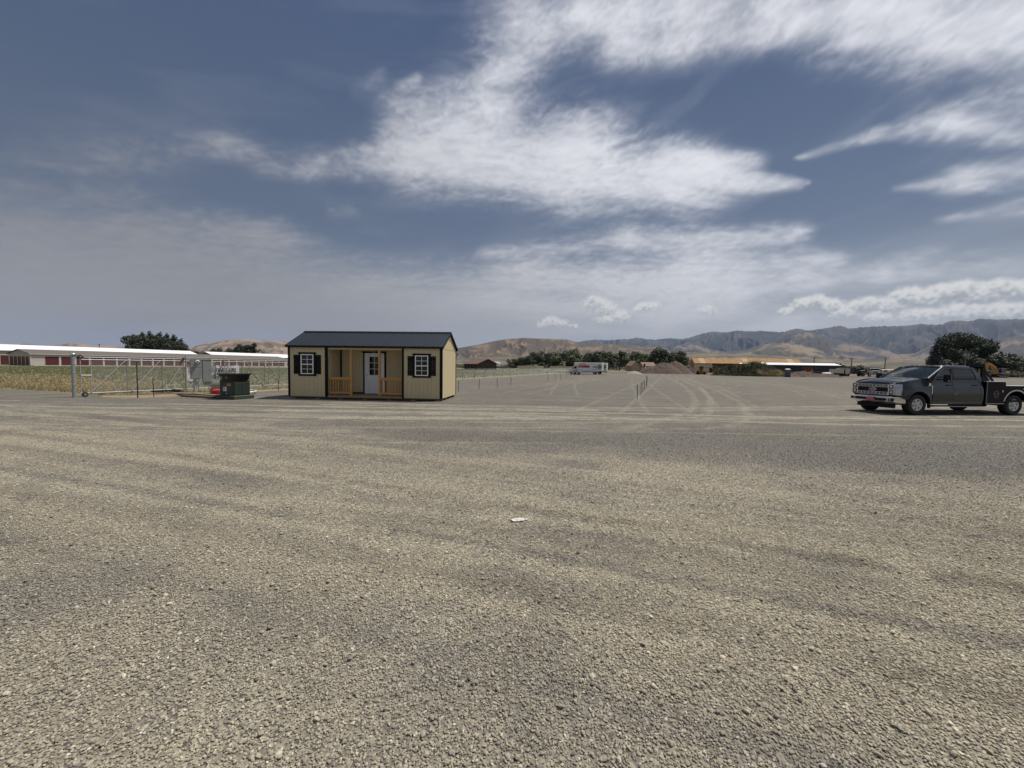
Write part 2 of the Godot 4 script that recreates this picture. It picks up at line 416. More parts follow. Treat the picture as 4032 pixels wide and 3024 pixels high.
const SKY_BLUE := [4.94, 3.07, 9.55, 3.58, 11, 3.88, 11.97, 3.95, 13.4, 3.88, 14.04, 3.91, 16.72, 4.04, 17.85, 4.21, 19.2, 3.99, 20.2, 3.91, 21.96, 4.09, 23.69, 3.93, 24.49, 4.12, 25.62, 4.5, 27.11, 4.86, 28.87, 4.71, 30.03, 4.9, 31.41, 4.76, 32.57, 4.81, 34.07, 4.57, 34.93, 4.57, 35.62, 4.78, 36.23, 4.91, 37.16, 4.63, 38.34, 4.72, 40.04, 5.03, 41.02, 4.67, 41.92, 4.79, 43.71, 4.79, 45.16, 4.7, 45.56, 4.75, 46.3, 4.86, 47.15, 4.73, 47.9, 4.7, 48.28, 4.97, 48.93, 5.01, 49.4, 4.86, 50.19, 5.03, 50.99, 4.94, 51.86, 4.84, 52.2, 4.88, 52.74, 4.79, 56.11, 4.72, 60.26, 4.21]
const SKY_SPUR := [20.9, 2.68, 22.19, 2.95, 23.47, 2.98, 24.1, 2.87, 24.55, 3.34, 25.32, 3.37, 26.25, 2.98, 27.46, 2.44, 28.93, 2.2, 30.9, 2.41, 32.5, 3.03, 34.07, 3.25, 35.05, 4.08, 35.64, 4.36, 36.52, 4.42, 37.16, 4.48, 38.06, 4.27, 38.95, 3.82, 40.02, 3.44, 41.2, 3.1, 42.17, 2.82, 43.32, 2.49, 44.19, 2.12, 44.82, 1.76, 46.07, 1.83, 46.76, 2.33, 47.24, 2.68, 48.06, 2.55, 48.8, 2.21, 50.21, 2.41, 51.67, 3.18, 52.81, 3.4, 56.18, 3.37]
const SKY_FRONT := [29.51, 1.84, 31.18, 2.15, 32.78, 2.68, 34.07, 3.19, 34.83, 3.26, 35.68, 3.21, 36.57, 2.98, 37.85, 2.6, 38.73, 2.12, 39.04, 1.62, 39.9, 1.32, 40.76, 1.15, 44.24, 1.05]
const SKY_BENCH := [-18.78, 0.83, -8.13, 1.09, 6.83, 1.6, 14.09, 1.85, 18.25, 2.11, 20.91, 2.26, 24.12, 2.15, 27.18, 2.08, 31.46, 1.9, 35.4, 1.63, 37.83, 1.39, 39.89, 1.24, 42.24, 1.15, 45.36, 1.31, 47.84, 1.48, 50.25, 1.58, 52.89, 1.59, 56.26, 1.6]
const LOT := [-90, 70, -90, -44, -60, -32, -40, -25.6, -29.5, -22.2, -26, -21.1, -23.6, -20.2, -22.1, -19.5, -20.6, -18.5, -19, -18.35, -17.4, -18.6, -16.2, -20.6, -14.9, -23.7, -12.4, -28.5, -6.3, -45.0, 6.9, -80.8, 19, -113, 26, -122, 31, -121.7, 40, -112, 49, -104, 56, -95, 64, -86.5, 80, -87, 110, -93, 140, -108, 240, -124, 240, 70]

func grid_mesh(nx: int, ny: int, at: Callable, tone: Callable) -> ArrayMesh:
	var vs := PackedVector3Array()
	var cs := PackedColorArray()
	var ns := PackedVector3Array()
	var ix := PackedInt32Array()
	for j in ny + 1:
		for i in nx + 1:
			var p: Vector3 = at.call(float(i) / nx, float(j) / ny)
			vs.append(p)
			cs.append(tone.call(float(i) / nx, float(j) / ny, p))
	for j in ny + 1:
		for i in nx + 1:
			var a := vs[j * (nx + 1) + mini(i + 1, nx)] - vs[j * (nx + 1) + maxi(i - 1, 0)]
			var b := vs[mini(j + 1, ny) * (nx + 1) + i] - vs[maxi(j - 1, 0) * (nx + 1) + i]
			var n := a.cross(b).normalized()
			if n.y < 0: n = -n
			ns.append(n)
	for j in ny:
		for i in nx:
			var k := j * (nx + 1) + i
			if (vs[k + nx + 2] - vs[k]).cross(vs[k + 1] - vs[k]).y < 0.0: ix.append_array(PackedInt32Array([k, k + nx + 2, k + 1, k, k + nx + 1, k + nx + 2]))
			else: ix.append_array(PackedInt32Array([k, k + 1, k + nx + 2, k, k + nx + 2, k + nx + 1]))
	var arr := []
	arr.resize(Mesh.ARRAY_MAX)
	arr[Mesh.ARRAY_VERTEX] = vs; arr[Mesh.ARRAY_NORMAL] = ns; arr[Mesh.ARRAY_COLOR] = cs; arr[Mesh.ARRAY_INDEX] = ix
	var m := ArrayMesh.new()
	m.add_surface_from_arrays(Mesh.PRIMITIVE_TRIANGLES, arr)
	return m

func along(line: Array, az: float) -> float:
	if az <= line[0]: return line[1]
	for i in range(2, line.size(), 2):
		if az <= line[i]:
			return lerpf(line[i - 1], line[i + 1], (az - line[i - 2]) / (line[i] - line[i - 2]))
	return line[line.size() - 1]

# A range of hills: its crest stands CREST metres off and rises to the angles LINE lists, its foot at FOOT; spurs and gullies run down the face.
func hills(called: String, line: Array, crest: float, foot: float, seed_: int, gully: float, width: float, dry: Color, brush: Color, share: float, nx: int, ny: int, label: String, rough := 0.0):
	var a0: float = line[0]
	var a1: float = line[line.size() - 2]
	var n := FastNoiseLite.new()
	n.seed = seed_; n.frequency = 1.0; n.fractal_octaves = 4; n.fractal_gain = 0.42
	var place := func(u: float, v: float) -> Vector3:
		var az := lerpf(a0, a1, u)
		var s := v * 1.3
		var edge := smooth01(0.0, 0.06, u) * smooth01(1.0, 0.94, u)
		var dc := crest * (1.0 + 0.05 * n.get_noise_2d(az * 0.2, 5.0))
		var d := lerpf(foot, dc, s)
		var top := dc * tan(deg_to_rad(along(line, az) + rough * n.get_noise_2d(az * 3.0, 77.0))) + 1.75
		top = lerpf(top * 0.4, top, edge)
		var warp := n.get_noise_2d(az * 0.15, s * 1.2 + 9.0) * 3.0
		var g := 1.0 - absf(n.get_noise_2d((az + warp + (1.0 - s) * 1.5) * width, s * 0.9)) * 2.2
		var h: float
		if s <= 1.0:
			h = top * pow(s, 1.1 + gully * clampf(1.0 - g, 0.0, 1.6))
			h += top * 0.30 * gully * (s * (1.0 - s)) * n.get_noise_2d(az * width * 1.6, s * 3.0)
		else:
			h = top * (1.0 - (s - 1.0) * 1.6)
		return Vector3(sin(deg_to_rad(az)) * d, h - 3.0 * (1.0 - minf(s, 1.0)), -cos(deg_to_rad(az)) * d)
	var tone := func(u: float, v: float, p: Vector3) -> Color:
		var az := lerpf(a0, a1, u)
		var s := v * 1.3
		var warp := n.get_noise_2d(az * 0.15, s * 1.2 + 9.0) * 3.0
		var g := absf(n.get_noise_2d((az + warp + (1.0 - s) * 1.5) * width, s * 0.9)) * 2.2
		var t := n.get_noise_2d(p.x / crest * 11.0, p.z / crest * 14.0) * 1.5 + n.get_noise_2d(p.x / crest * 70.0, p.z / crest * 70.0) * 0.45 + g * 0.45 - 0.12
		var c := dry.lerp(brush, smooth01(-0.22, 0.24, t + share))
		return c * (1.0 + 0.22 * n.get_noise_2d(p.x / crest * 300.0, p.z / crest * 300.0 + 30.0))
	var m := mat(1, 1, 1, 0.95)
	m.vertex_color_use_as_albedo = true
	setting(called, grid_mesh(nx, ny, place, tone), m, label)

func flat_sheet(poly: Array, y: float) -> ArrayMesh:
	var pts := PackedVector2Array()
	for i in range(0, poly.size(), 2): pts.append(Vector2(poly[i], poly[i + 1]))
	var idx := Geometry2D.triangulate_polygon(pts)
	var vs := PackedVector3Array()
	var ns := PackedVector3Array()
	var u1 := PackedVector2Array()
	for p in pts:
		vs.append(Vector3(p.x, y, p.y)); ns.append(Vector3.UP); u1.append(Vector2((p.x + 60.0) / 160.0, (p.y + 140.0) / 160.0))
	for i in range(0, idx.size(), 3):
		var a := vs[idx[i]]
		if (vs[idx[i + 2]] - a).cross(vs[idx[i + 1]] - a).y < 0:
			var t := idx[i + 1]; idx[i + 1] = idx[i + 2]; idx[i + 2] = t
	var arr := []
	arr.resize(Mesh.ARRAY_MAX)
	arr[Mesh.ARRAY_VERTEX] = vs; arr[Mesh.ARRAY_NORMAL] = ns; arr[Mesh.ARRAY_TEX_UV] = u1; arr[Mesh.ARRAY_TEX_UV2] = u1; arr[Mesh.ARRAY_INDEX] = idx
	var m := ArrayMesh.new()
	m.add_surface_from_arrays(Mesh.PRIMITIVE_TRIANGLES, arr)
	return m

func patches(px: int, seed_: int, freq: float, c: Color, lo: float, hi: float, most: float, squash := 1.0) -> Image:   # patches of one tone, by noise
	var n := FastNoiseLite.new()
	n.seed = seed_; n.frequency = freq; n.fractal_octaves = 5
	var im := Image.create_empty(px, px, false, Image.FORMAT_RGBA8)
	for y in px:
		for x in px:
			im.set_pixel(x, y, Color(c.r, c.g, c.b, smooth01(lo, hi, n.get_noise_2d(x, y * squash)) * most))
	im.resize(2048, 2048, Image.INTERPOLATE_CUBIC)
	return im

func track(line: Array, width: float, c: Color, strength: float):      # a swept band of another tone on the lot, line in metres
	var w := maxi(3, int(width * 12.8))
	var brush := Image.create_empty(w, w, false, Image.FORMAT_RGBA8)
	for i in range(0, line.size() - 2, 2):
		var a := Vector2(line[i], line[i + 1])
		var b := Vector2(line[i + 2], line[i + 3])
		var steps := maxi(1, int((b - a).length() * 12.8 / maxf(1.0, w * 0.3)))
		for s in steps:
			var p := a.lerp(b, float(s) / steps) + Vector2(rng.randf_range(-1, 1), rng.randf_range(-1, 1)) * width * 0.10
			var k := strength * rng.randf_range(0.2, 1.0)
			if s % 4 == 0:
				for y in w:
					for x in w:
						var r := Vector2(x + 0.5 - w / 2.0, y + 0.5 - w / 2.0).length() / (w / 2.0)
						brush.set_pixel(x, y, Color(c.r, c.g, c.b, minf(1.0, smooth01(1.0, 0.25, r) * k * rng.randf_range(0.2, 1.0) * 1.9)))
			lot_map.blend_rect(brush, Rect2i(0, 0, w, w), Vector2i(int((p.x + 60.0) * 12.8 - w / 2.0), int((p.y + 140.0) * 12.8 - w / 2.0)))

func curve(line: Array) -> Array:       # a smooth polyline through the points
	var cv := Curve2D.new()
	for i in range(0, line.size(), 2):
		var p := Vector2(line[i], line[i + 1])
		var a := Vector2(line[maxi(i - 2, 0)], line[maxi(i - 1, 1)])
		var b := Vector2(line[mini(i + 2, line.size() - 2)], line[mini(i + 3, line.size() - 1)])
		cv.add_point(p, (a - b) / 6.0, (b - a) / 6.0)
	var out := []
	for q in cv.tessellate(4, 4): out.append(q.x); out.append(q.y)
	return out

func shifted(line: Array, off: float) -> Array:
	var out := []
	for i in range(0, line.size(), 2):
		var a := Vector2(line[maxi(i - 2, 0)], line[maxi(i - 1, 1)])
		var b := Vector2(line[mini(i + 2, line.size() - 2)], line[mini(i + 3, line.size() - 1)])
		var q := Vector2(line[i], line[i + 1]) + (b - a).normalized().orthogonal() * off
		out.append(q.x); out.append(q.y)
	return out

func far_grey(c: Color) -> Image:      # a darker grey tone over the back of the lot; its ragged edge runs across in front of the cabin
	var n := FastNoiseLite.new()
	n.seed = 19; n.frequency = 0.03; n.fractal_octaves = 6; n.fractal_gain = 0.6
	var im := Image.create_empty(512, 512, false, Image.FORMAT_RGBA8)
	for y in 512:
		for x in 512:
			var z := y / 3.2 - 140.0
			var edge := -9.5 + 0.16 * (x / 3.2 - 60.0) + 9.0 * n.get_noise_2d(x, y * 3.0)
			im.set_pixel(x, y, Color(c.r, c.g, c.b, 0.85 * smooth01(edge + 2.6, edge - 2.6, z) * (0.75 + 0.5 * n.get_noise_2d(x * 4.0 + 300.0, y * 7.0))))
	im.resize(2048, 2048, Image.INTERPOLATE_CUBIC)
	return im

func make_lot_map():
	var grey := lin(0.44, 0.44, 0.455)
	var tan_ := lin(0.91, 0.87, 0.775)
	var pale := lin(0.98, 0.94, 0.845)
	lot_map = Image.create_empty(2048, 2048, false, Image.FORMAT_RGBA8)
	lot_map.fill(lin(0.71, 0.685, 0.63))
	var whole := Rect2i(0, 0, 2048, 2048)
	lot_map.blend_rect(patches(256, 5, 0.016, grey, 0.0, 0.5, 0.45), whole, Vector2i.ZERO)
	lot_map.blend_rect(patches(512, 6, 0.02, tan_, -0.05, 0.5, 0.5, 2.2), whole, Vector2i.ZERO)
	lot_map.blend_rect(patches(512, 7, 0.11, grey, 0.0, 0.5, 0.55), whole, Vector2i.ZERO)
	lot_map.blend_rect(patches(512, 8, 0.13, pale, 0.05, 0.55, 0.5), whole, Vector2i.ZERO)
	lot_map.blend_rect(far_grey(lin(0.34, 0.335, 0.325)), whole, Vector2i.ZERO)
	# tan fines brought in by the wheels: the way in from the road, and turning circles
	for t in [[-30, -13.6, -9.2, -6.95, 0.5, -4.0, 7, -1.6], [-34, -17.5, -7.5, -8.85, 2.6, -5.0, 10, -1.8]]:
		var c := curve(t)
		for o in 5: track(shifted(c, rng.randf_range(-1.7, 1.7)), rng.randf_range(0.5, 1.4), tan_, 0.30)
		for o in 9: track(shifted(c, rng.randf_range(-2.4, 2.4)), rng.randf_range(0.14, 0.40), [pale, tan_, grey][o % 3], 0.5 if o % 3 < 2 else 0.28)
		track(shifted(c, -0.8), 0.40, pale, 0.5)
		track(shifted(c, 0.8), 0.40, pale, 0.5)
		track(shifted(c, 0.35), 0.18, lin(0.46, 0.42, 0.36), 0.3)
		track(shifted(c, -1.15), 0.14, lin(0.46, 0.42, 0.36), 0.3)
	for t in [[28.9, -72.3, 17.6, -39.7, 12.5, -26.8, 9.4, -19.6, 6.8, -15, 4.3, -12, 2.3, -11, -6, -10.4], [33.3, -74.3, 14.9, -27.2, 11.2, -18.7, 9, -14.6, 7.2, -12.3, 5.6, -11.2, 1, -10.2], [28, -64, 14.8, -29.7, 9.5, -18.5, 6.6, -13.9, 2, -12]]:
		var c := curve(t)
		track(c, 0.42, tan_, 0.34)
		track(shifted(c, 0.16), 0.2, pale, 0.34)
		track(shifted(c, -0.45), 0.16, lin(0.45, 0.43, 0.40), 0.3)
	for t in [[-9, -15, 3.5, -15], [-6, -12.1, 2.3, -12.9], [-22, -13.5, -6, -12.4, 6, -13.2, 30, -17], [-24, -15.5, 0, -14.4, 14, -13.2, 40, -14.6], [-8, -16.6, 8, -16.2, 34, -22]]:
		var c := curve(t)
		for o in 4: track(shifted(c, rng.randf_range(-0.9, 0.9)), rng.randf_range(0.2, 0.6), pale, 0.6)
	for i in 18:        # older passes up and across the lot
		var x := rng.randf_range(-8, 46)
		var z := rng.randf_range(-14, -30)
		var bend := rng.randf_range(-6, 6)
		var c := curve([x, z, x + 9 + bend, z - 22, x + 17, z - 48, x + 30, z - 80])
		track(c, 0.32, tan_, 0.36)
		track(shifted(c, 1.7), 0.32, tan_, 0.36)
	for i in 34:
		var z := rng.randf_range(-8, -24)
		var x := rng.randf_range(-30, 30)
		var c := curve([x - 12, z + rng.randf_range(-1.5, 1.5), x, z, x + 12, z + rng.randf_range(-1.5, 1.5)])
		track(c, rng.randf_range(0.12, 0.4), [pale, tan_, grey][i % 3], 0.55)
	for i in 3: track(curve([-4, -5.0, 2.98, -3.75, 3.4, -3.0, 3.7, -2.3, 3.8, 0]), 0.4, pale, 0.3)
	for i in 14:      # broad bands of darker grey tone across the right of the lot
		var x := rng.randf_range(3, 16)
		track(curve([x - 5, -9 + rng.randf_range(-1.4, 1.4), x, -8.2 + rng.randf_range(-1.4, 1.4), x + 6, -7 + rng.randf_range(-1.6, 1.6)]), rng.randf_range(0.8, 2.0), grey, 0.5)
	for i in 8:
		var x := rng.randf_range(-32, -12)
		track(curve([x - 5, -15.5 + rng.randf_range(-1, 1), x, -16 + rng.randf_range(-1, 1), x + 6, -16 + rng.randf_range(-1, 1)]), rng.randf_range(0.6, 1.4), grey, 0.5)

func make_ground():
	var field := mat(0.13, 0.13, 0.07, 0.95)
	grain(field, 3, 0.03, Color(0.13, 0.128, 0.068), Color(0.20, 0.19, 0.11), Vector3.ONE * 0.05, 0.0, true)
	M.field = field
	var far := 16000.0
	setting("ground", flat_sheet([-far, -far, far, -far, far, far, -far, far], -0.05), field, "dry grass plain")
	make_lot_map()
	var g := mat(1, 1, 1, 0.93)
	var t := NoiseTexture2D.new()
	t.width = 1024; t.height = 1024; t.seamless = true
	var n := FastNoiseLite.new()
	n.noise_type = FastNoiseLite.TYPE_CELLULAR; n.cellular_return_type = FastNoiseLite.RETURN_CELL_VALUE; n.frequency = 0.30; n.seed = 9; n.fractal_type = FastNoiseLite.FRACTAL_NONE
	t.noise = n
	var ramp := Gradient.new()
	ramp.offsets = PackedFloat32Array([0.0, 0.2, 0.4, 0.6, 0.8, 0.92, 1.0])
	ramp.colors = PackedColorArray([lin(0.11, 0.107, 0.096), lin(0.225, 0.215, 0.19), lin(0.30, 0.285, 0.243), lin(0.25, 0.24, 0.222), lin(0.37, 0.346, 0.293), lin(0.415, 0.394, 0.337), lin(0.52, 0.495, 0.43)])
	t.color_ramp = ramp
	var b := NoiseTexture2D.new()
	b.width = 1024; b.height = 1024; b.seamless = true; b.invert = true
	var n2: FastNoiseLite = n.duplicate()
	n2.cellular_return_type = FastNoiseLite.RETURN_DISTANCE
	b.noise = n2
	g.albedo_texture = t
	g.uv1_triplanar = true; g.uv1_world_triplanar = true; g.uv1_scale = Vector3.ONE * 0.14
	g.heightmap_enabled = true; g.heightmap_texture = b; g.heightmap_scale = 1.6
	g.detail_enabled = true
	g.detail_blend_mode = BaseMaterial3D.BLEND_MODE_MUL
	g.detail_uv_layer = BaseMaterial3D.DETAIL_UV_2
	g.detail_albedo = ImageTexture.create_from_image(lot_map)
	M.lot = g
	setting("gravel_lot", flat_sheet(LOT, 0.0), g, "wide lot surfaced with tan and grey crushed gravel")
	var earth := grain(mat(0.1, 0.07, 0.05, 0.95), 14, 0.03, Color(0.075, 0.055, 0.042), Color(0.16, 0.125, 0.095), Vector3.ONE * 0.2, 3.0, true)
	M.earth = earth
	setting("bare_earth", flat_sheet([26, -123, 33, -120.5, 41, -111, 50, -103, 57, -94.2, 64.5, -85.8, 80, -86.2, 112, -92.5, 142, -107.5, 190, -116, 190, -150, 110, -150, 60, -160, 30, -150], -0.03), earth, "strip of bare brown earth beyond the gravel")
	setting("soil_bank", flat_sheet([-20.4, -18.9, -19.2, -18.1, -17.2, -18.0, -15.9, -20.2, -14.7, -23.4, -13.2, -27, -14.5, -27, -17, -21.6, -18.6, -19.6], 0.006), grain(mat(0.2, 0.15, 0.09, 0.95), 15, 0.04, Color(0.17, 0.125, 0.075), Color(0.33, 0.27, 0.18), Vector3.ONE * 0.5, 3.0, true), "bare soil and straw along the gate")

func make_hills():
	hills("far_hills", SKY_FARLEFT, 5200, 3600, 101, 0.45, 0.7, Color(0.25, 0.185, 0.14), Color(0.14, 0.11, 0.09), -0.05, 260, 22, "low pinkish dry hills far off on the left")
	hills("blue_mountains", SKY_BLUE, 12500, 7600, 131, 1.25, 0.52, Color(0.062, 0.060, 0.052), Color(0.020, 0.027, 0.026), 0.2, 620, 60, "long forested mountain range blue with distance", 0.10)
	hills("mountain_spurs", SKY_SPUR, 8200, 5400, 151, 0.6, 0.42, Color(0.155, 0.12, 0.09), Color(0.042, 0.042, 0.036), 0.12, 460, 44, "brown spurs at the foot of the mountains", 0.05)
	hills("front_foothill", SKY_FRONT, 5000, 3300, 171, 0.5, 0.6, Color(0.185, 0.14, 0.095), Color(0.06, 0.056, 0.044), 0.08, 200, 34, "rounded foothill with dark brush in its gullies")
	hills("dry_hill", SKY_LEFT, 3300, 2100, 191, 0.35, 0.45, Color(0.25, 0.185, 0.135), Color(0.12, 0.095, 0.075), -0.06, 320, 34, "rounded pinkish dry hill behind the cabin")
	hills("tan_hill", SKY_MID, 3000, 1900, 211, 0.42, 0.30, Color(0.165, 0.12, 0.08), Color(0.07, 0.06, 0.046), 0.16, 420, 44, "broad tan hill with a flat top")
	hills("valley_bench", SKY_BENCH, 1700, 520, 231, 0.2, 0.2, Color(0.165, 0.13, 0.09), Color(0.065, 0.065, 0.046), 0.12, 420, 36, "gently rising benchland of fields and sage")

# ------------------------------------------------------------------ loose stones and grass
func stone_mesh(seed_: int) -> ArrayMesh:
	var r := RandomNumberGenerator.new()
	r.seed = seed_
	var t := (1.0 + sqrt(5.0)) / 2.0
	var vs := [Vector3(-1, t, 0), Vector3(1, t, 0), Vector3(-1, -t, 0), Vector3(1, -t, 0), Vector3(0, -1, t), Vector3(0, 1, t), Vector3(0, -1, -t), Vector3(0, 1, -t), Vector3(t, 0, -1), Vector3(t, 0, 1), Vector3(-t, 0, -1), Vector3(-t, 0, 1)]
	var sq := Vector3(r.randf_range(0.85, 1.35), r.randf_range(0.5, 0.8), r.randf_range(0.7, 1.0))
	for i in 12: vs[i] = vs[i].normalized() * sq * r.randf_range(0.78, 1.18)
	var sh := Shape.new()
	sh.flat()
	for f in [[0, 11, 5], [0, 5, 1], [0, 1, 7], [0, 7, 10], [0, 10, 11], [1, 5, 9], [5, 11, 4], [11, 10, 2], [10, 7, 6], [7, 1, 8], [3, 9, 4], [3, 4, 2], [3, 2, 6], [3, 6, 8], [3, 8, 9], [4, 9, 5], [2, 4, 11], [6, 2, 10], [8, 6, 7], [9, 8, 1]]:
		sh.tri_out(vs[f[0]], vs[f[1]], vs[f[2]], Vector3.ZERO)
	return sh.done()

func spread(parent: Node, called: String, mesh: Mesh, m: Material, where: Array, tints: PackedColorArray):
	var mm := MultiMesh.new()
	mm.transform_format = MultiMesh.TRANSFORM_3D
	mm.use_colors = true
	mm.mesh = mesh
	mm.instance_count = where.size()
	for i in where.size():
		mm.set_instance_transform(i, where[i])
		mm.set_instance_color(i, tints[i])
	var o := MultiMeshInstance3D.new()
	o.name = called
	o.multimesh = mm
	o.material_override = m
	parent.add_child(o, true)

func make_stones():
	var o := Node3D.new()
	o.name = numbered("loose_gravel")
	add_child(o)
	tag(o, "loose crushed stones covering the near gravel", "", "", "stuff")
	var m := mat(1, 1, 1, 0.9)
	m.vertex_color_use_as_albedo = true
	var where := [[], [], [], [], [], []]
	var tints := []
	for k in 6: tints.append(PackedColorArray())
	var pal := [Vector3(0.435, 0.41, 0.34), Vector3(0.375, 0.355, 0.30), Vector3(0.30, 0.29, 0.265), Vector3(0.20, 0.195, 0.185), Vector3(0.63, 0.61, 0.53)]
	var cell := 0.25
	var z := -0.6
	while z > -15.0:
		var dens := 6300.0 * smooth01(5.5, 1.8, -z) + 1400.0 * smooth01(13.0, 5.0, -z)
		var half := 1.36 * -z + 1.6
		var x := -half
		while x < half:
			var n := int(dens * cell * cell + rng.randf())
			for i in n:
				var p := Vector3(x + rng.randf() * cell, 0, z - rng.randf() * cell)
				var r := 0.0042 + 0.0042 * pow(rng.randf(), 1.6)
				if rng.randf() < 0.03: r *= rng.randf_range(1.4, 2.3)
				p.y = r * rng.randf_range(0.35, 0.9)
				var b := Basis.from_euler(Vector3(rng.randf_range(-0.35, 0.35), rng.randf() * TAU, rng.randf_range(-0.35, 0.35))).scaled(Vector3.ONE * r)
				var k := rng.randi() % 6
				where[k].append(Transform3D(b, p))
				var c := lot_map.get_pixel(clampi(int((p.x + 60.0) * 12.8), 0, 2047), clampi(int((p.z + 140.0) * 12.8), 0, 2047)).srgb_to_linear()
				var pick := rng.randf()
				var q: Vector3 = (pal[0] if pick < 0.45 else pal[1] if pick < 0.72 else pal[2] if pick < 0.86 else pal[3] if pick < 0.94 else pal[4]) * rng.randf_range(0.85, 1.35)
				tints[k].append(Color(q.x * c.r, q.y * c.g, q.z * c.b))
			x += cell
		z -= cell
	for k in 6: spread(o, "stones", stone_mesh(50 + k), m, where[k], tints[k])

func tuft_mesh(seed_: int, blades: int, height: float, reach: float, width: float, heads: bool) -> ArrayMesh:
	var r := RandomNumberGenerator.new()
	r.seed = seed_
	var sh := Shape.new()
	sh.flat()
	for i in blades:
		var a := r.randf() * TAU
		var root := Vector3(cos(a), 0, sin(a)) * r.randf() * reach * 0.5
		var lean := Vector3(cos(a + r.randf_range(-1, 1)), 0, sin(a + r.randf_range(-1, 1))) * reach * r.randf_range(0.3, 1.0)
		var h := height * r.randf_range(0.55, 1.0)
		var side := lean.cross(Vector3.UP).normalized() * width * 0.5
		var mid := root + lean * 0.35 + Vector3(0, h * 0.6, 0)
		var tip := root + lean + Vector3(0, h, 0)
		sh.color(Color.WHITE * r.randf_range(0.85, 1.1))
		sh.tri(root - side, root + side, mid + side * 0.7)
		sh.tri(root - side, mid + side * 0.7, mid - side * 0.7)
		sh.tri(mid - side * 0.7, mid + side * 0.7, tip)
		if heads:
			sh.tri(tip - side * 2.5 - lean * 0.1, tip + side * 2.5, tip + lean * 0.25 + Vector3(0, h * 0.16, 0))
	return sh.done()

func grass(called: String, label: String, poly: Array, count: int, shapes: Array, tone: Callable, size: Vector2):
	var o := Node3D.new()
	o.name = numbered(called)
	add_child(o)
	tag(o, label, "", "", "stuff")
	var pts := PackedVector2Array()
	var lo := Vector2(1e9, 1e9)
	var hi := -lo
	for i in range(0, poly.size(), 2):
		var p := Vector2(poly[i], poly[i + 1])
		pts.append(p)
		lo = lo.min(p); hi = hi.max(p)
	var m := mat(1, 1, 1, 0.9)
	m.vertex_color_use_as_albedo = true
	m.backlight_enabled = true
	m.backlight = Color(0.35, 0.35, 0.25)
	var where := []
	var tints := []
	for k in shapes.size(): where.append([]); tints.append(PackedColorArray())
	var made := 0
	while made < count:
		var p := Vector2(rng.randf_range(lo.x, hi.x), rng.randf_range(lo.y, hi.y))
		if not Geometry2D.is_point_in_polygon(p, pts): continue
		made += 1
		var k := rng.randi() % shapes.size()
		var s := rng.randf_range(size.x, size.y)
		where[k].append(Transform3D(Basis(Vector3.UP, rng.randf() * TAU).scaled(Vector3(s, s * rng.randf_range(0.7, 1.2), s)), Vector3(p.x, -0.05, p.y)))
		var c: Vector3 = tone.call(p) * rng.randf_range(0.88, 1.1)
		tints[k].append(Color(c.x, c.y, c.z))
	for k in shapes.size(): spread(o, "tufts", shapes[k], m, where[k], tints[k])

func make_grass():
	var n := FastNoiseLite.new()
	n.seed = 71; n.frequency = 0.06
	var dry := func(p: Vector2) -> Vector3: return Vector3(0.38, 0.30, 0.165).lerp(Vector3(0.28, 0.245, 0.14), 0.5 + n.get_noise_2d(p.x * 3, p.y * 3))
	var green := func(p: Vector2) -> Vector3: return Vector3(0.125, 0.14, 0.062).lerp(Vector3(0.19, 0.185, 0.095), clampf(0.45 + 1.1 * n.get_noise_2d(p.x * 0.6, p.y * 2.0), 0.0, 1.0))
	var tall := [tuft_mesh(1, 16, 0.55, 0.22, 0.012, true), tuft_mesh(2, 14, 0.45, 0.28, 0.012, true), tuft_mesh(3, 18, 0.5, 0.25, 0.012, true)]
	var short := [tuft_mesh(4, 12, 0.26, 0.22, 0.016, false), tuft_mesh(5, 12, 0.22, 0.25, 0.016, false)]
	grass("dry_grass", "band of tall straw coloured dry grass along the lot's left edge", [-62, -33.5, -40, -26.3, -29.5, -22.8, -26, -21.7, -23.6, -20.8, -21.2, -19.4, -20.2, -20.6, -22.6, -25, -26, -27.5, -34, -31, -62, -42], 3800, tall, dry, Vector2(0.45, 0.95))
	grass("dry_grass", "strip of short straw under and behind the sliding gate", [-20.3, -19.2, -18.9, -18.9, -17.4, -21.6, -15.6, -26.3, -13.6, -31.5, -15.3, -31.7, -18.6, -24.0], 700, tall, dry, Vector2(0.15, 0.4))
	grass("field_grass", "green and straw grass of the field behind the gate", [-120, -60, -62, -40, -34, -29, -25, -26, -21, -23, -15.2, -32, -7.5, -48, -2, -66, 4, -82, -20, -110, -60, -130, -118, -98], 26000, short, green, Vector2(0.7, 1.4))
	grass("field_grass", "grass of the far field behind the wire fence", [-2, -66, 4, -82, 18, -116, 26, -140, 10, -190, -40, -180, -40, -120], 9000, short, green, Vector2(0.8, 1.6))

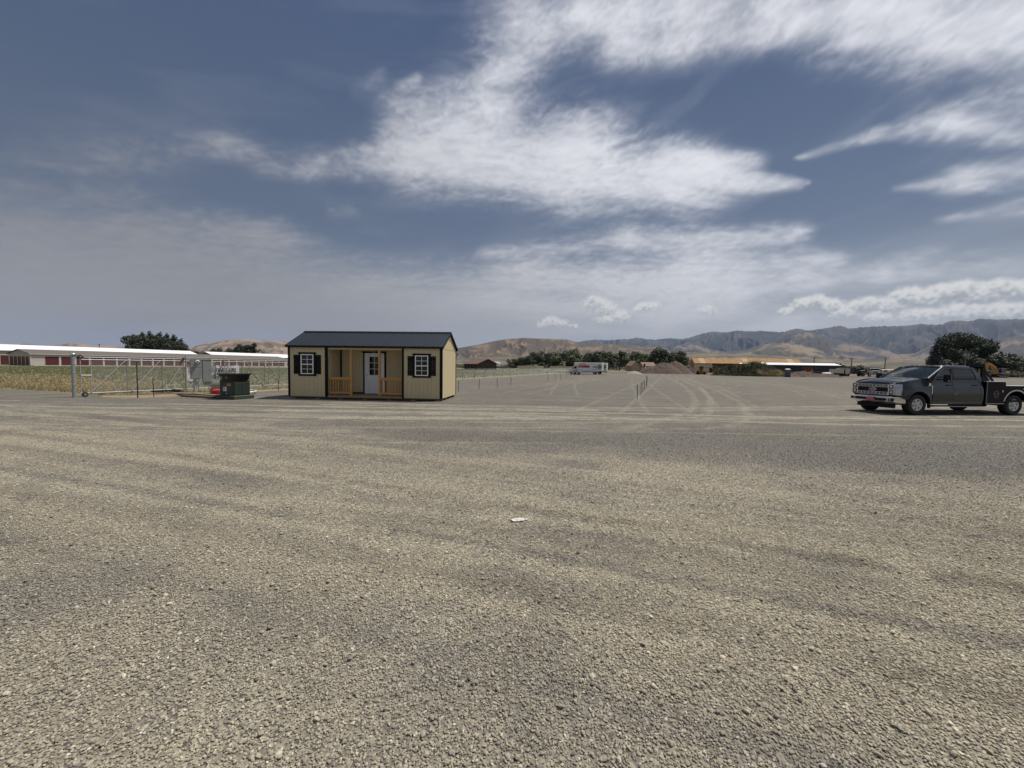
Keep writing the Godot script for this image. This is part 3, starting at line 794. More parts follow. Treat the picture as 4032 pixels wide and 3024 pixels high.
# ------------------------------------------------------------------ the cabin shed
func make_materials():
	M.cream = grain(mat(0.62, 0.54, 0.36, 0.75), 21, 0.05, Color(0.475, 0.40, 0.245), Color(0.545, 0.465, 0.295), Vector3(2.2, 0.35, 2.2), 0.15)
	M.cream2 = grain(mat(0.62, 0.54, 0.36, 0.75), 22, 0.05, Color(0.46, 0.39, 0.24), Color(0.53, 0.455, 0.29), Vector3(2.0, 0.4, 2.0), 0.15)
	M.black = mat(0.012, 0.012, 0.013, 0.55)
	M.black_trim = grain(mat(0.012, 0.012, 0.013, 0.6), 23, 0.05, Color(0.010, 0.010, 0.011), Color(0.018, 0.018, 0.019), Vector3.ONE * 1.5)
	M.black_trim.metallic_specular = 0.2
	M.black_trim.roughness = 0.8
	M.black.metallic_specular = 0.3
	M.roof = mat(0.030, 0.036, 0.046, 0.42, 0.25)
	M.white = mat(0.80, 0.80, 0.79, 0.45)
	M.door = grain(mat(0.7, 0.72, 0.75, 0.5), 24, 0.02, Color(0.66, 0.68, 0.72), Color(0.72, 0.74, 0.77), Vector3.ONE * 0.6)
	M.dark_glass = mat(0.006, 0.007, 0.009, 0.04)
	M.wood = grain(mat(0.5, 0.3, 0.12, 0.7), 25, 0.03, Color(0.40, 0.20, 0.05), Color(0.56, 0.31, 0.09), Vector3(7, 0.8, 7), 0.2)
	M.wood2 = grain(mat(0.5, 0.3, 0.12, 0.7), 26, 0.03, Color(0.36, 0.18, 0.045), Color(0.50, 0.275, 0.08), Vector3(6, 0.7, 6), 0.2)
	M.deck = grain(mat(0.3, 0.2, 0.1, 0.8), 27, 0.04, Color(0.20, 0.135, 0.07), Color(0.33, 0.235, 0.13), Vector3(0.8, 5, 5), 0.2)
	M.skid = grain(mat(0.1, 0.08, 0.05, 0.9), 28, 0.04, Color(0.10, 0.08, 0.05), Color(0.17, 0.14, 0.09), Vector3(0.8, 4, 4))
	M.galv = grain(mat(0.5, 0.5, 0.5, 0.45, 0.35), 29, 0.06, Color(0.34, 0.35, 0.36), Color(0.45, 0.46, 0.47), Vector3.ONE * 2.0)
	M.galv_post = grain(mat(0.3, 0.3, 0.3, 0.5, 0.4), 30, 0.06, Color(0.25, 0.26, 0.27), Color(0.36, 0.37, 0.38), Vector3.ONE * 2.0)
	M.galv_dull = mat(0.20, 0.215, 0.225, 0.6, 0.3)
	M.brass = mat(0.55, 0.42, 0.2, 0.35, 0.9)

func siding(parent: Node, x0: float, x1: float, y0: float, y1: float, z: float, along_z := false):     # grooved boards, each a board of its own, 4 mm apart over a backing
	var n := maxi(1, roundi((x1 - x0) / 0.203))
	var w := (x1 - x0) / n
	for i in n:
		var c := x0 + w * (i + 0.5)
		var m: Material = M.cream if (i * 7 + 3) % 3 else M.cream2
		if along_z: bx(parent, "siding_board", Vector3(0.016, y1 - y0, w - 0.005), Vector3(z, (y0 + y1) / 2, c), m)
		else: bx(parent, "siding_board", Vector3(w - 0.005, y1 - y0, 0.016), Vector3(c, (y0 + y1) / 2, z), m)

func shed_window(shed: Node, x: float):
	var w := Node3D.new()
	w.name = "window"
	shed.add_child(w, true)
	w.position = Vector3(x, 1.695, 0.0)
	# white vinyl frame, two sashes of four panes
	for s in [-1, 1]:
		bx(w, "frame", Vector3(0.042, 0.97, 0.05), Vector3(s * 0.299, 0, 0.026), M.white)
		bx(w, "frame", Vector3(0.556, 0.042, 0.05), Vector3(0, s * 0.464, 0.026), M.white)
	bx(w, "meeting_rail", Vector3(0.556, 0.045, 0.046), Vector3(0, -0.01, 0.026), M.white)
	for q in [0, 1]:
		var cy := 0.228 if q == 0 else -0.238
		var zz := 0.020 if q == 0 else 0.014
		bx(w, "muntin", Vector3(0.018, 0.42, 0.02), Vector3(0, cy, zz), M.white)
		bx(w, "muntin", Vector3(0.262, 0.018, 0.02), Vector3(-0.143, cy, zz), M.white)
		bx(w, "muntin", Vector3(0.262, 0.018, 0.02), Vector3(0.143, cy, zz), M.white)
		for ix in [-1, 1]:
			for iy in [-1, 1]:
				bx(w, "pane", Vector3(0.262, 0.196, 0.006), Vector3(ix * 0.143, cy + iy * 0.108, zz - 0.006), M.dark_glass)
	# black casing with a flared head and sill
	for s in [-1, 1]: bx(w, "casing", Vector3(0.095, 0.97, 0.022), Vector3(s * 0.370, 0, 0.016), M.black_trim)
	plate(w, "head_casing", [Vector2(-0.42, 0.487), Vector2(0.42, 0.487), Vector2(0.47, 0.575), Vector2(-0.47, 0.575)], 0.004, 0.034, M.black_trim)
	plate(w, "sill", [Vector2(-0.47, -0.575), Vector2(0.47, -0.575), Vector2(0.43, -0.487), Vector2(-0.43, -0.487)], 0.004, 0.034, M.black_trim)
	# board and batten shutters
	for s in [-1, 1]:
		var sh := Node3D.new()
		sh.name = "shutter"
		shed.add_child(sh, true)
		sh.position = Vector3(x + s * 0.555, 1.68, 0.0)
		for k in 3: bx(sh, "slat", Vector3(0.078, 0.935, 0.018), Vector3((k - 1) * 0.092, 0, 0.018), M.black_trim)
		for k in [-1, 1]: bx(sh, "batten", Vector3(0.262, 0.07, 0.014), Vector3(0, k * 0.33, 0.036), M.black_trim)

func make_shed():
	var t := thing("cabin_shed", "cream cabin shed with black trim, dark metal roof and a railed porch", "shed", Vector3(-7.155, 0, -18.65), deg_to_rad(-4.0))
	var x0 := -3.82
	var x1 := 3.82
	var dp := -3.05
	var yb := 0.125
	var ye := 2.60
	var yr := 3.38
	# walls behind the boards
	var wall := Node3D.new(); wall.name = "front_wall"; t.add_child(wall, true)
	bx(wall, "backing", Vector3(1.86, ye - yb, 0.06), Vector3(-2.89, (ye + yb) / 2, -0.04), M.cream2)
	bx(wall, "backing", Vector3(1.84, ye - yb, 0.06), Vector3(2.90, (ye + yb) / 2, -0.04), M.cream2)
	siding(wall, -3.735, -1.95, yb, ye - 0.02, 0.0)
	siding(wall, 1.965, 3.715, yb, ye - 0.02, 0.0)
	var side := Node3D.new(); side.name = "end_wall"; t.add_child(side, true)
	bx(side, "backing", Vector3(0.06, ye - yb, -dp - 0.1), Vector3(x1 - 0.05, (ye + yb) / 2, dp / 2), M.cream2)
	siding(side, dp + 0.06, -0.03, yb, 2.50, x1 - 0.01, true)
	bx(side, "flashing", Vector3(0.026, 0.018, -dp - 0.1), Vector3(x1 - 0.008, 2.515, dp / 2), M.cream2)
	var gable := Node3D.new(); gable.name = "gable"; t.add_child(gable, true)
	var n := 15
	for i in n:       # gable boards, cut to the roof slope
		var za := dp + 0.06 + (-dp - 0.09) * i / n
		var zb := dp + 0.06 + (-dp - 0.09) * (i + 1) / n - 0.005
		var ha := yr - 0.05 - absf(za - dp / 2) * 0.52
		var hb := yr - 0.05 - absf(zb - dp / 2) * 0.52
		plate(gable, "siding_board", [Vector2(-za, 2.53), Vector2(-zb, 2.53), Vector2(-zb, hb), Vector2(-za, ha)], -0.008, 0.008, M.cream if i % 3 else M.cream2, Basis(Vector3(0, 0, -1), Vector3.UP, Vector3.RIGHT), Vector3(x1 - 0.012, 0, 0))
	bx(gable, "vent", Vector3(0.02, 0.20, 0.26), Vector3(x1 + 0.006, 3.08, dp / 2), M.cream2, Vector3.ZERO, 0.008)
	for k in 4: bx(gable, "vent_louvre", Vector3(0.012, 0.012, 0.21), Vector3(x1 + 0.02, 3.02 + k * 0.04, dp / 2), M.cream)
	var back := Node3D.new(); back.name = "rear_wall"; t.add_child(back, true)
	bx(back, "backing", Vector3(x1 - x0 - 0.1, ye - yb, 0.08), Vector3(0, (ye + yb) / 2, dp + 0.04), M.cream2)
	bx(t, "end_wall", Vector3(0.08, ye - yb, -dp - 0.1), Vector3(x0 + 0.05, (ye + yb) / 2, dp / 2), M.cream2)
	plate(t, "gable", [Vector2(-0.03, 2.5), Vector2(-dp - 0.03, 2.5), Vector2(-dp / 2, yr - 0.06)], -0.03, 0.03, M.cream2, Basis(Vector3(0, 0, -1), Vector3.UP, Vector3.RIGHT), Vector3(x0 + 0.05, 0, 0))
	# porch recess: two returns, the back wall, ceiling
	var porch := Node3D.new(); porch.name = "porch_wall"; t.add_child(porch, true)
	bx(porch, "backing", Vector3(0.06, 2.3, 1.14), Vector3(-1.85, 1.35, -0.63), M.cream2)
	siding(porch, -1.18, -0.05, 0.2, 2.45, -1.81, true)
	bx(porch, "backing", Vector3(0.06, 2.3, 1.14), Vector3(1.93, 1.35, -0.63), M.cream2)
	siding(porch, -1.18, -0.05, 0.2, 2.45, 1.89, true)
	bx(porch, "backing", Vector3(3.8, 2.4, 0.06), Vector3(0.04, 1.4, -1.24), M.cream2)
	siding(porch, -1.80, -0.62, 0.2, 2.45, -1.20)
	siding(porch, 0.62, 1.88, 0.2, 2.45, -1.20)
	bx(porch, "header_panel", Vector3(1.2, 0.1, 0.016), Vector3(0.0, 2.40, -1.20), M.cream)
	bx(t, "porch_ceiling", Vector3(3.7, 0.03, 1.2), Vector3(0.04, 2.47, -0.62), M.cream2)
	bx(t, "porch_header", Vector3(3.70, 0.145, 0.05), Vector3(0.04, 2.49, -0.02), M.cream)
	bx(t, "porch_corner_trim", Vector3(0.055, 2.25, 0.055), Vector3(-1.765, 1.325, -1.165), M.black_trim)
	bx(t, "porch_base_trim", Vector3(1.15, 0.07, 0.02), Vector3(-1.18, 0.245, -1.18), M.black_trim)
	# corner boards
	for c in [[-3.78, 0.09], [-1.88, 0.14], [1.92, 0.085], [3.775, 0.10]]:
		bx(t, "corner_board", Vector3(c[1], ye - yb, 0.03), Vector3(c[0], (ye + yb) / 2, 0.022), M.black_trim)
	bx(t, "corner_board", Vector3(0.022, 2.5, 0.09), Vector3(x1 + 0.012, 1.37, -0.012), M.black_trim)
	bx(t, "corner_board", Vector3(0.024, 2.5, 0.05), Vector3(x1 + 0.012, 1.37, dp + 0.03), M.black_trim)
	# door
	var d := Node3D.new(); d.name = "door"; t.add_child(d, true)
	d.position = Vector3(0.01, 0.215, -1.2)
	bx(d, "slab", Vector3(0.93, 0.96, 0.05), Vector3(0, 0.48, 0.02), M.door)
	bx(d, "slab", Vector3(0.93, 0.14, 0.05), Vector3(0, 1.97, 0.02), M.door)
	for s in [-1, 1]: bx(d, "slab", Vector3(0.20, 0.94, 0.05), Vector3(s * 0.365, 1.43, 0.02), M.door)
	for s in [-1, 1]:
		bx(d, "frame", Vector3(0.045, 2.05, 0.08), Vector3(s * 0.49, 1.03, 0.02), M.white)
	bx(d, "frame", Vector3(1.02, 0.04, 0.08), Vector3(0, 2.062, 0.02), M.white)
	for r in [[-0.2, 0.24], [0.2, 0.24]]: bx(d, "panel", Vector3(0.28, 0.30, 0.012), Vector3(r[0], r[1] + 0.02, 0.05), M.door, Vector3.ZERO, 0.005)
	for r in [[-0.2, 0.72], [0.2, 0.72]]: bx(d, "panel", Vector3(0.28, 0.30, 0.012), Vector3(r[0], r[1] + 0.02, 0.05), M.door, Vector3.ZERO, 0.005)
	for ix in 2:
		for iy in 3:
			bx(d, "pane", Vector3(0.245, 0.29, 0.008), Vector3(-0.1325 + ix * 0.265, 1.12 + iy * 0.312, 0.022), M.dark_glass)
	bx(d, "muntin", Vector3(0.02, 0.94, 0.03), Vector3(0, 1.43, 0.025), M.white)
	for iy in 2: bx(d, "muntin", Vector3(0.245, 0.02, 0.03), Vector3(-0.1325, 1.276 + iy * 0.312, 0.025), M.white)
	for iy in 2: bx(d, "muntin", Vector3(0.245, 0.02, 0.03), Vector3(0.1325, 1.276 + iy * 0.312, 0.025), M.white)
	var kn := Shape.new()
	kn.lathe([Vector2(0.0, 0.0), Vector2(0.012, 0.0), Vector2(0.012, 0.03), Vector2(0.03, 0.04), Vector2(0.03, 0.065), Vector2(0.0, 0.075)], 10, Vector3.ZERO, Basis(Vector3.RIGHT, Vector3.BACK, Vector3.DOWN))
	put("knob", kn.done(), M.brass, d, Vector3(-0.40, 0.98, 0.045))
	for s in [-1, 1]: bx(t, "door_casing", Vector3(0.09, 2.10, 0.025), Vector3(0.01 + s * 0.557, 1.255, -1.18), M.black_trim)
	plate(t, "door_casing", [Vector2(-0.61, 2.305), Vector2(0.61, 2.305), Vector2(0.66, 2.385), Vector2(-0.66, 2.385)], -1.19, -1.155, M.black_trim)
	bx(t, "porch_light", Vector3(0.12, 0.07, 0.07), Vector3(0.0, 2.36, -1.12), M.galv_dull, Vector3.ZERO, 0.015)
	bx(t, "door_sill", Vector3(0.98, 0.03, 0.12), Vector3(0.01, 0.215, -1.13), M.galv_dull)
	# deck, posts, railings
	for k in 9: bx(t, "deck_board", Vector3(3.69, 0.03, 0.131), Vector3(0.04, 0.185, -0.072 - k * 0.136), M.deck)
	bx(t, "deck_rim", Vector3(3.69, 0.10, 0.035), Vector3(0.04, 0.14, 0.018), M.deck)
	for px in [-0.68, 0.735]: bx(t, "porch_post", Vector3(0.098, 2.22, 0.098), Vector3(px, 1.31, -0.07), M.wood, Vector3.ZERO, 0.008)
	for r in [[-1.795, -0.731], [0.786, 1.876]]:
		var rail := Node3D.new(); rail.name = "railing"; t.add_child(rail, true)
		var mid: float = (r[0] + r[1]) / 2
		var len: float = r[1] - r[0]
		bx(rail, "top_rail", Vector3(len, 0.04, 0.12), Vector3(mid, 1.065, -0.07), M.wood, Vector3.ZERO, 0.006)
		bx(rail, "top_rail", Vector3(len, 0.085, 0.038), Vector3(mid, 1.0, -0.045), M.wood2)
		bx(rail, "bottom_rail", Vector3(len, 0.09, 0.038), Vector3(mid, 0.325, -0.045), M.wood2)
		for k in 8: bx(rail, "baluster", Vector3(0.038, 0.70, 0.036), Vector3(r[0] + len * (k + 0.5) / 8, 0.67, -0.085), M.wood if k % 2 else M.wood2)
		for e in [r[0] + 0.02, r[1] - 0.02]: bx(rail, "end_post", Vector3(0.038, 0.82, 0.036), Vector3(e, 0.62, -0.125), M.wood2)
	# floor frame and skids
	bx(t, "floor_rim", Vector3(x1 - x0 - 0.02, 0.05, 0.04), Vector3(0, 0.098, -0.03), M.skid)
	bx(t, "floor", Vector3(x1 - x0 - 0.1, 0.06, -dp - 0.1), Vector3(0, 0.135, dp / 2), M.skid)
	for z in [-0.25, -1.05, -2.0, -2.8]: bx(t, "skid", Vector3(x1 - x0 - 0.06, 0.09, 0.14), Vector3(0, 0.052, z), M.skid, Vector3.ZERO, 0.01)
	for k in 7: bx(t, "block", Vector3(0.18, 0.04, 0.2), Vector3(-3.6 + k * 1.2, 0.018, -0.13), M.wood2, Vector3.ZERO, 0.006)
	# roof
	var rise := yr - 2.585
	var run := -dp / 2 + 0.09
	var ang := atan2(rise, run)
	var len2 := sqrt(rise * rise + run * run) + 0.02
	for s in [1, -1]:
		var roof := Node3D.new(); roof.name = "roof"; t.add_child(roof, true)
		roof.position = Vector3(0, yr, dp / 2)
		roof.rotation = Vector3(ang, 0, 0) if s == 1 else Vector3(-ang, 0, 0)
		for k in 8: bx(roof, "roof_panel", Vector3(0.965, 0.02, len2), Vector3(-3.405 + 0.973 * k, 0.02, s * len2 / 2), M.roof)
		for k in 35:
			if s == 1 or k % 4 == 0: bx(roof, "rib", Vector3(0.028, 0.020, len2 - 0.01), Vector3(-3.86 + k * 0.227, 0.039, s * len2 / 2), M.roof)
		bx(roof, "ridge_cap", Vector3(7.82, 0.012, 0.16), Vector3(0, 0.056, s * 0.07), M.black)
		bx(roof, "eave_trim", Vector3(7.82, 0.085, 0.02), Vector3(0, -0.025, s * (len2 + 0.012)), M.black)
		for e in [-1, 1]: bx(roof, "rake_trim", Vector3(0.02, 0.09, len2), Vector3(e * 3.905, -0.005, s * len2 / 2), M.black)
	for z in [0.018, dp - 0.012]: bx(t, "fascia", Vector3(7.70, 0.06, 0.03), Vector3(0, 2.585, z), M.black_trim)
	shed_window(t, -2.845)
	shed_window(t, 2.84)

# ------------------------------------------------------------------ gate, fences, yard things
const GATE := Vector3(-20.31, 0, -18.02)


func chain_link(parent: Node, x0: float, x1: float, y0: float, y1: float, pitch: float, r: float):
	var sh := Shape.new()
	sh.flat()
	var h := y1 - y0
	for dirn in [-1.0, 1.0]:
		var x := x0 - h
		while x < x1 + h:
			var a := Vector2(x, y0)
			var b := Vector2(x + dirn * h, y1)
			if a.x > b.x:
				var t := a; a = b; b = t
			if b.x > x0 and a.x < x1:
				var k := (b.y - a.y) / (b.x - a.x)
				if a.x < x0: a = Vector2(x0, a.y + k * (x0 - a.x))
				if b.x > x1: b = Vector2(x1, b.y - k * (b.x - x1))
				var nrm := Vector2(-(b.y - a.y), b.x - a.x).normalized() * r
				var z: float = dirn * r
				var p := [Vector3(a.x + nrm.x, a.y + nrm.y, z), Vector3(a.x - nrm.x, a.y - nrm.y, z), Vector3(a.x, a.y, z + 1.5 * r)]
				var d := Vector3(b.x - a.x, b.y - a.y, 0)
				for i in 3: sh.quad_out(p[i], p[(i + 1) % 3], p[(i + 1) % 3] + d, p[i] + d, Vector3(a.x, a.y, z + 0.5 * r) + d * 0.5)
			x += pitch
	var o := put("chain_link", sh.done(), M.galv, parent)
	o.set_meta("kind", "stuff")

func roller(parent: Node, at: Vector3, r: float):
	var w := Node3D.new(); w.name = "roller"; parent.add_child(w, true)
	w.position = at
	var sh := Shape.new()
	sh.lathe([Vector2(0, -0.04), Vector2(r * 0.9, -0.04), Vector2(r, -0.02), Vector2(r, 0.02), Vector2(r * 0.9, 0.04), Vector2(0, 0.04)], 18, Vector3.ZERO, Basis(Vector3.RIGHT, Vector3.BACK, Vector3.DOWN))
	put("tyre", sh.done(), M.rubber, w)
	var hub := Shape.new()
	hub.lathe([Vector2(0, -0.046), Vector2(r * 0.45, -0.046), Vector2(r * 0.45, 0.046), Vector2(0, 0.046)], 12, Vector3.ZERO, Basis(Vector3.RIGHT, Vector3.BACK, Vector3.DOWN))
	put("hub", hub.done(), M.galv_dull, w)

func make_gate():
	var turn := yaw_to(AX)
	var t := thing("sliding_gate", "long galvanized chain link sliding gate with diagonal braces", "gate", GATE, turn)
	for y in [1.875, 1.765, 0.17]: rod(t, "rail", Vector3(0.06 if y < 1.8 else 0.25, y, 0.0 if y < 1.8 else -0.05), Vector3(11.4, y, 0.0 if y < 1.8 else -0.05), 0.024 if y < 1.8 else 0.021, M.galv)
	for x in [0.10, 0.46, 1.80, 3.30, 4.42, 6.05, 7.65, 9.2, 10.3, 11.35]: rod(t, "upright", Vector3(x, 0.17, 0), Vector3(x, 1.765, 0), 0.021, M.galv_dull if x > 1.0 else M.galv)
	for d in [[0.40, 0.19, 1.75, 1.76], [1.95, 0.19, 3.2, 1.76], [3.42, 0.19, 4.37, 1.76], [4.95, 0.19, 6.0, 1.76], [6.5, 1.76, 7.7, 0.19], [7.9, 1.76, 9.1, 0.19], [9.35, 1.76, 10.5, 0.19]]:
		rod(t, "brace", Vector3(d[0], d[1], 0.035), Vector3(d[2], d[3], 0.035), 0.019, M.galv)
	rod(t, "latch_bar", Vector3(0.10, 1.02, 0.03), Vector3(0.47, 1.02, 0.03), 0.024, M.galv)
	chain_link(t, 0.46, 11.35, 0.19, 1.75, 0.072, 0.0028)
	roller(t, Vector3(0.20, 0.115, 0.06), 0.115)
	# the heavy post the gate shuts against
	var p := thing("gate_post", "thick round galvanized gate post with a shiny domed cap and rollers", "post", GATE + AX * -0.13 + AXR * -0.02, turn)
	var sh := Shape.new()
	sh.lathe([Vector2(0.068, -0.05), Vector2(0.068, 1.98), Vector2(0, 1.98)], 20, Vector3.ZERO, Basis.IDENTITY, false)
	put("shaft", sh.done(), M.galv_post, p)
	var cap := Shape.new()
	cap.lathe([Vector2(0.0, 1.97), Vector2(0.105, 1.975), Vector2(0.12, 2.0), Vector2(0.105, 2.04), Vector2(0.07, 2.07), Vector2(0.0, 2.085)], 20, Vector3.ZERO, Basis.IDENTITY, true)
	put("cap", cap.done(), mat(0.75, 0.75, 0.76, 0.18, 1.0), p)
	for y in [1.82, 1.55, 1.15, 0.60]:
		bx(p, "hinge_strap", Vector3(0.15, 0.035, 0.15), Vector3(0.01, y, 0), M.galv_dull, Vector3.ZERO, 0.01)
	roller(p, Vector3(0.22, 1.90, 0.05), 0.085)
	bx(p, "roller_bracket", Vector3(0.30, 0.04, 0.05), Vector3(0.12, 1.97, 0.05), M.galv_dull)
	# two thinner posts behind the electric cabinets
	for q in [[4.40, 2.13, "galvanized pipe post left of the electric cabinets"], [6.50, 1.98, "galvanized pipe post in front of the white banner"]]:
		var pp := thing("pipe_post", q[2], "post", GATE + AX * q[0] + AXR * 0.10, turn, "pipe posts that guide the gate")
		rod(pp, "shaft", Vector3(0, -0.05, 0), Vector3(0, q[1], 0), 0.031, M.galv, 12)
		var c2 := Shape.new()
		c2.lathe([Vector2(0.034, -0.01), Vector2(0.034, 0.02), Vector2(0.02, 0.035), Vector2(0, 0.04)], 12, Vector3.ZERO, Basis.IDENTITY, true)
		put("cap", c2.done(), M.galv, pp, Vector3(0, q[1], 0))
		if q[0] < 5.0: roller(pp, Vector3(-0.10, 1.90, 0.0), 0.075)
		else: bx(pp, "clamp", Vector3(0.09, 0.05, 0.09), Vector3(0, 1.76, 0), M.galv_dull, Vector3.ZERO, 0.01)
	# two stakes on the lot side
	var tp := thing("steel_fence_post", "dark green steel fence post standing alone before the gate", "post", Vector3(-17.55, 0, -18.05), 0.4)
	bx(tp, "web", Vector3(0.012, 1.72, 0.036), Vector3(0, 0.82, 0), M.post_green)
	bx(tp, "flange", Vector3(0.045, 1.72, 0.010), Vector3(0, 0.82, 0.022), M.post_green)
	var ts := thing("short_stake", "short black stake in the soil below the gate", "stake", Vector3(-17.19, 0, -18.45))
	bx(ts, "shaft", Vector3(0.025, 0.92, 0.025), Vector3(0, 0.44, 0), M.black, Vector3(0, 0.5, 0.02))
	plate(ts, "tip", [Vector2(-0.0125, 0.9), Vector2(0.0125, 0.9), Vector2(0, 0.94)], -0.012, 0.012, M.black)

func make_banner():
	var turn := yaw_to(AX)
	var t := thing("banner", "white vinyl banner advertising trucks and trailers, tied behind the gate", "banner", GATE + AX * 4.45 - AXR * 0.06, turn)
	# a sagging sheet with folds
	var sh := Shape.new()
	sh.smooth(0)
	var nx := 40
	var ny := 12
	var f := func(i: int, j: int) -> Vector3:
		var u := float(i) / nx
		var v := float(j) / ny
		var sag := 0.06 * sin(PI * fmod(u * 2.0, 1.0)) * v
		return Vector3(u * 3.05, 0.60 + v * 0.95 - sag, 0.018 * sin(u * 19.0 + v * 4.0) + 0.012 * sin(u * 7.0 - v * 6.0))
	for j in ny:
		for i in nx:
			sh.quad(f.call(i, j + 1), f.call(i + 1, j + 1), f.call(i + 1, j), f.call(i, j))
	put("sheet", sh.done(), M.banner, t)
	var red := Shape.new()
	red.smooth(0)
	for i in 20: red.quad(f.call(i, 12) + Vector3(0, 0, 0.035), f.call(i + 1, 12) + Vector3(0, 0, 0.035), f.call(i + 1, 11) + Vector3(0, 0.0 + 0.03 * i / 20.0, 0.035), f.call(i, 11) + Vector3(0, 0.03 * i / 20.0, 0.035))
	put("red_stripe", red.done(), mat(0.42, 0.02, 0.03, 0.5), t)
	lettering(t, "lettering", "TRUCKS & TRAILERS", 0.26, Vector3(1.50, 1.22, 0.045), M.black, Vector3.ZERO, true, 0.80, 0.12)
	lettering(t, "lettering", "FOR RENT", 0.26, Vector3(1.35, 0.83, 0.045), M.black, Vector3.ZERO, true, 0.95, 0.12)
	for c in [[0.04, 1.52], [1.5, 1.5], [3.0, 1.52], [0.04, 0.63], [3.0, 0.63]]:
		var g := Shape.new()
		g.lathe([Vector2(0.008, -0.003), Vector2(0.016, -0.003), Vector2(0.016, 0.003), Vector2(0.008, 0.003)], 10, Vector3.ZERO, Basis(Vector3.RIGHT, Vector3.BACK, Vector3.DOWN))
		put("grommet", g.done(), M.brass, t, Vector3(c[0], c[1], 0.03))

func make_utility():
	# the meter pedestal and its cabinets on pipe legs
	var t := thing("electric_cabinet", "grey electric meter cabinets on pipe legs beside the gate", "cabinet", Vector3(-17.70, 0, -22.0), deg_to_rad(44.0))
	var g: Material = M.cabinet
	bx(t, "cabinet_box", Vector3(0.50, 1.12, 0.26), Vector3(-0.26, 1.32, 0), g, Vector3.ZERO, 0.012)
	bx(t, "cabinet_box", Vector3(0.43, 1.32, 0.24), Vector3(0.225, 1.22, 0), g, Vector3.ZERO, 0.012)
	for c in [[-0.26, 1.08, 0.46, 0.60, 0.131], [-0.26, 1.64, 0.46, 0.44, 0.131], [0.225, 1.22, 0.39, 1.24, 0.121]]:
		var d := bx(t, "cabinet_door", Vector3(c[2], c[3], 0.014), Vector3(c[0], c[1], c[4] + 0.007), g, Vector3.ZERO, 0.005)
		bx(d, "latch", Vector3(0.022, 0.06, 0.02), Vector3(c[2] * 0.38, 0.06, 0.015), M.galv_dull)
	var meter := Shape.new()
	meter.lathe([Vector2(0.0, 0.0), Vector2(0.095, 0.0), Vector2(0.095, 0.04), Vector2(0.082, 0.05), Vector2(0.08, 0.15), Vector2(0.06, 0.175), Vector2(0, 0.18)], 20, Vector3.ZERO, Basis(Vector3.RIGHT, Vector3.BACK, Vector3.DOWN))
	var mt := put("meter", meter.done(), mat(0.62, 0.62, 0.60, 0.3), t, Vector3(-0.20, 1.74, 0.144))
	bx(mt, "display", Vector3(0.075, 0.05, 0.006), Vector3(0.005, 0.01, 0.180), M.dark_glass)
	bx(t, "rain_hood", Vector3(0.98, 0.02, 0.32), Vector3(-0.02, 1.90, 0.0), g)
	for x in [-0.32, -0.17]: rod(t, "leg", Vector3(x, -0.05, 0), Vector3(x, 0.76, 0), 0.075 if x < -0.2 else 0.022, M.galv, 14)
	rod(t, "conduit", Vector3(0.32, -0.05, 0.05), Vector3(0.32, 0.58, 0.05), 0.03, M.galv, 10)
	bx(t, "wireway", Vector3(1.1, 0.15, 0.15), Vector3(0.60, 0.50, 0.02), g, Vector3.ZERO, 0.008)
	for x in [0.42, 1.05]: rod(t, "leg", Vector3(x, -0.05, -0.02), Vector3(x, 0.44, -0.02), 0.035, M.galv, 10)
	# ribbed sheet leaning under the wireway
	var r := thing("ribbed_panel", "reddish grey ribbed panel leaning under the electric wireway", "panel", Vector3(-17.05, 0, -22.75), deg_to_rad(30.0))
	bx(r, "sheet", Vector3(1.05, 0.46, 0.012), Vector3(0, 0.24, 0), M.ribbed, Vector3(-0.15, 0, 0))
	for k in 14: bx(r, "rib", Vector3(0.025, 0.46, 0.02), Vector3(-0.49 + k * 0.075, 0.24, 0.014), M.cabinet, Vector3(-0.15, 0, 0))
	# pad-mounted transformer and the trough on it
	var x := thing("transformer_box", "dark green pad mounted transformer with yellow and white warning labels", "transformer", Vector3(-13.25, 0, -18.42), deg_to_rad(-18.0))
	bx(x, "pad", Vector3(1.16, 0.19, 1.02), Vector3(0.02, 0.085, 0), M.green_pad, Vector3.ZERO, 0.03)
	bx(x, "tank", Vector3(0.95, 0.66, 0.78), Vector3(0, 0.51, 0), M.green_box, Vector3.ZERO, 0.02)
	bx(x, "lid", Vector3(0.98, 0.035, 0.81), Vector3(0, 0.855, 0), M.green_box, Vector3.ZERO, 0.012)
	var dr := bx(x, "door", Vector3(0.88, 0.56, 0.02), Vector3(0, 0.50, 0.398), M.green_box, Vector3.ZERO, 0.006)
	bx(dr, "handle", Vector3(0.05, 0.05, 0.03), Vector3(0.03, -0.24, 0.022), mat(0.6, 0.6, 0.55, 0.4), Vector3.ZERO, 0.01)
	var lb := bx(dr, "warning_label", Vector3(0.22, 0.12, 0.004), Vector3(0.17, 0.19, 0.013), mat(0.62, 0.36, 0.03, 0.5))
	bx(lb, "print", Vector3(0.15, 0.04, 0.003), Vector3(0, -0.02, 0.003), mat(0.25, 0.08, 0.02, 0.5))
	lettering(lb, "lettering", "WARNING", 0.03, Vector3(0, 0.035, 0.003), M.black, Vector3.ZERO, true, 0.8)
	var wl := bx(dr, "warning_label", Vector3(0.23, 0.20, 0.004), Vector3(-0.10, -0.02, 0.013), mat(0.68, 0.70, 0.70, 0.5))
	bx(wl, "print", Vector3(0.11, 0.06, 0.003), Vector3(-0.035, 0.055, 0.003), mat(0.30, 0.10, 0.10, 0.5))
	for k in 3: bx(wl, "print", Vector3(0.14, 0.012, 0.003), Vector3(-0.015, 0.005 - k * 0.03, 0.003), mat(0.15, 0.15, 0.16, 0.5))
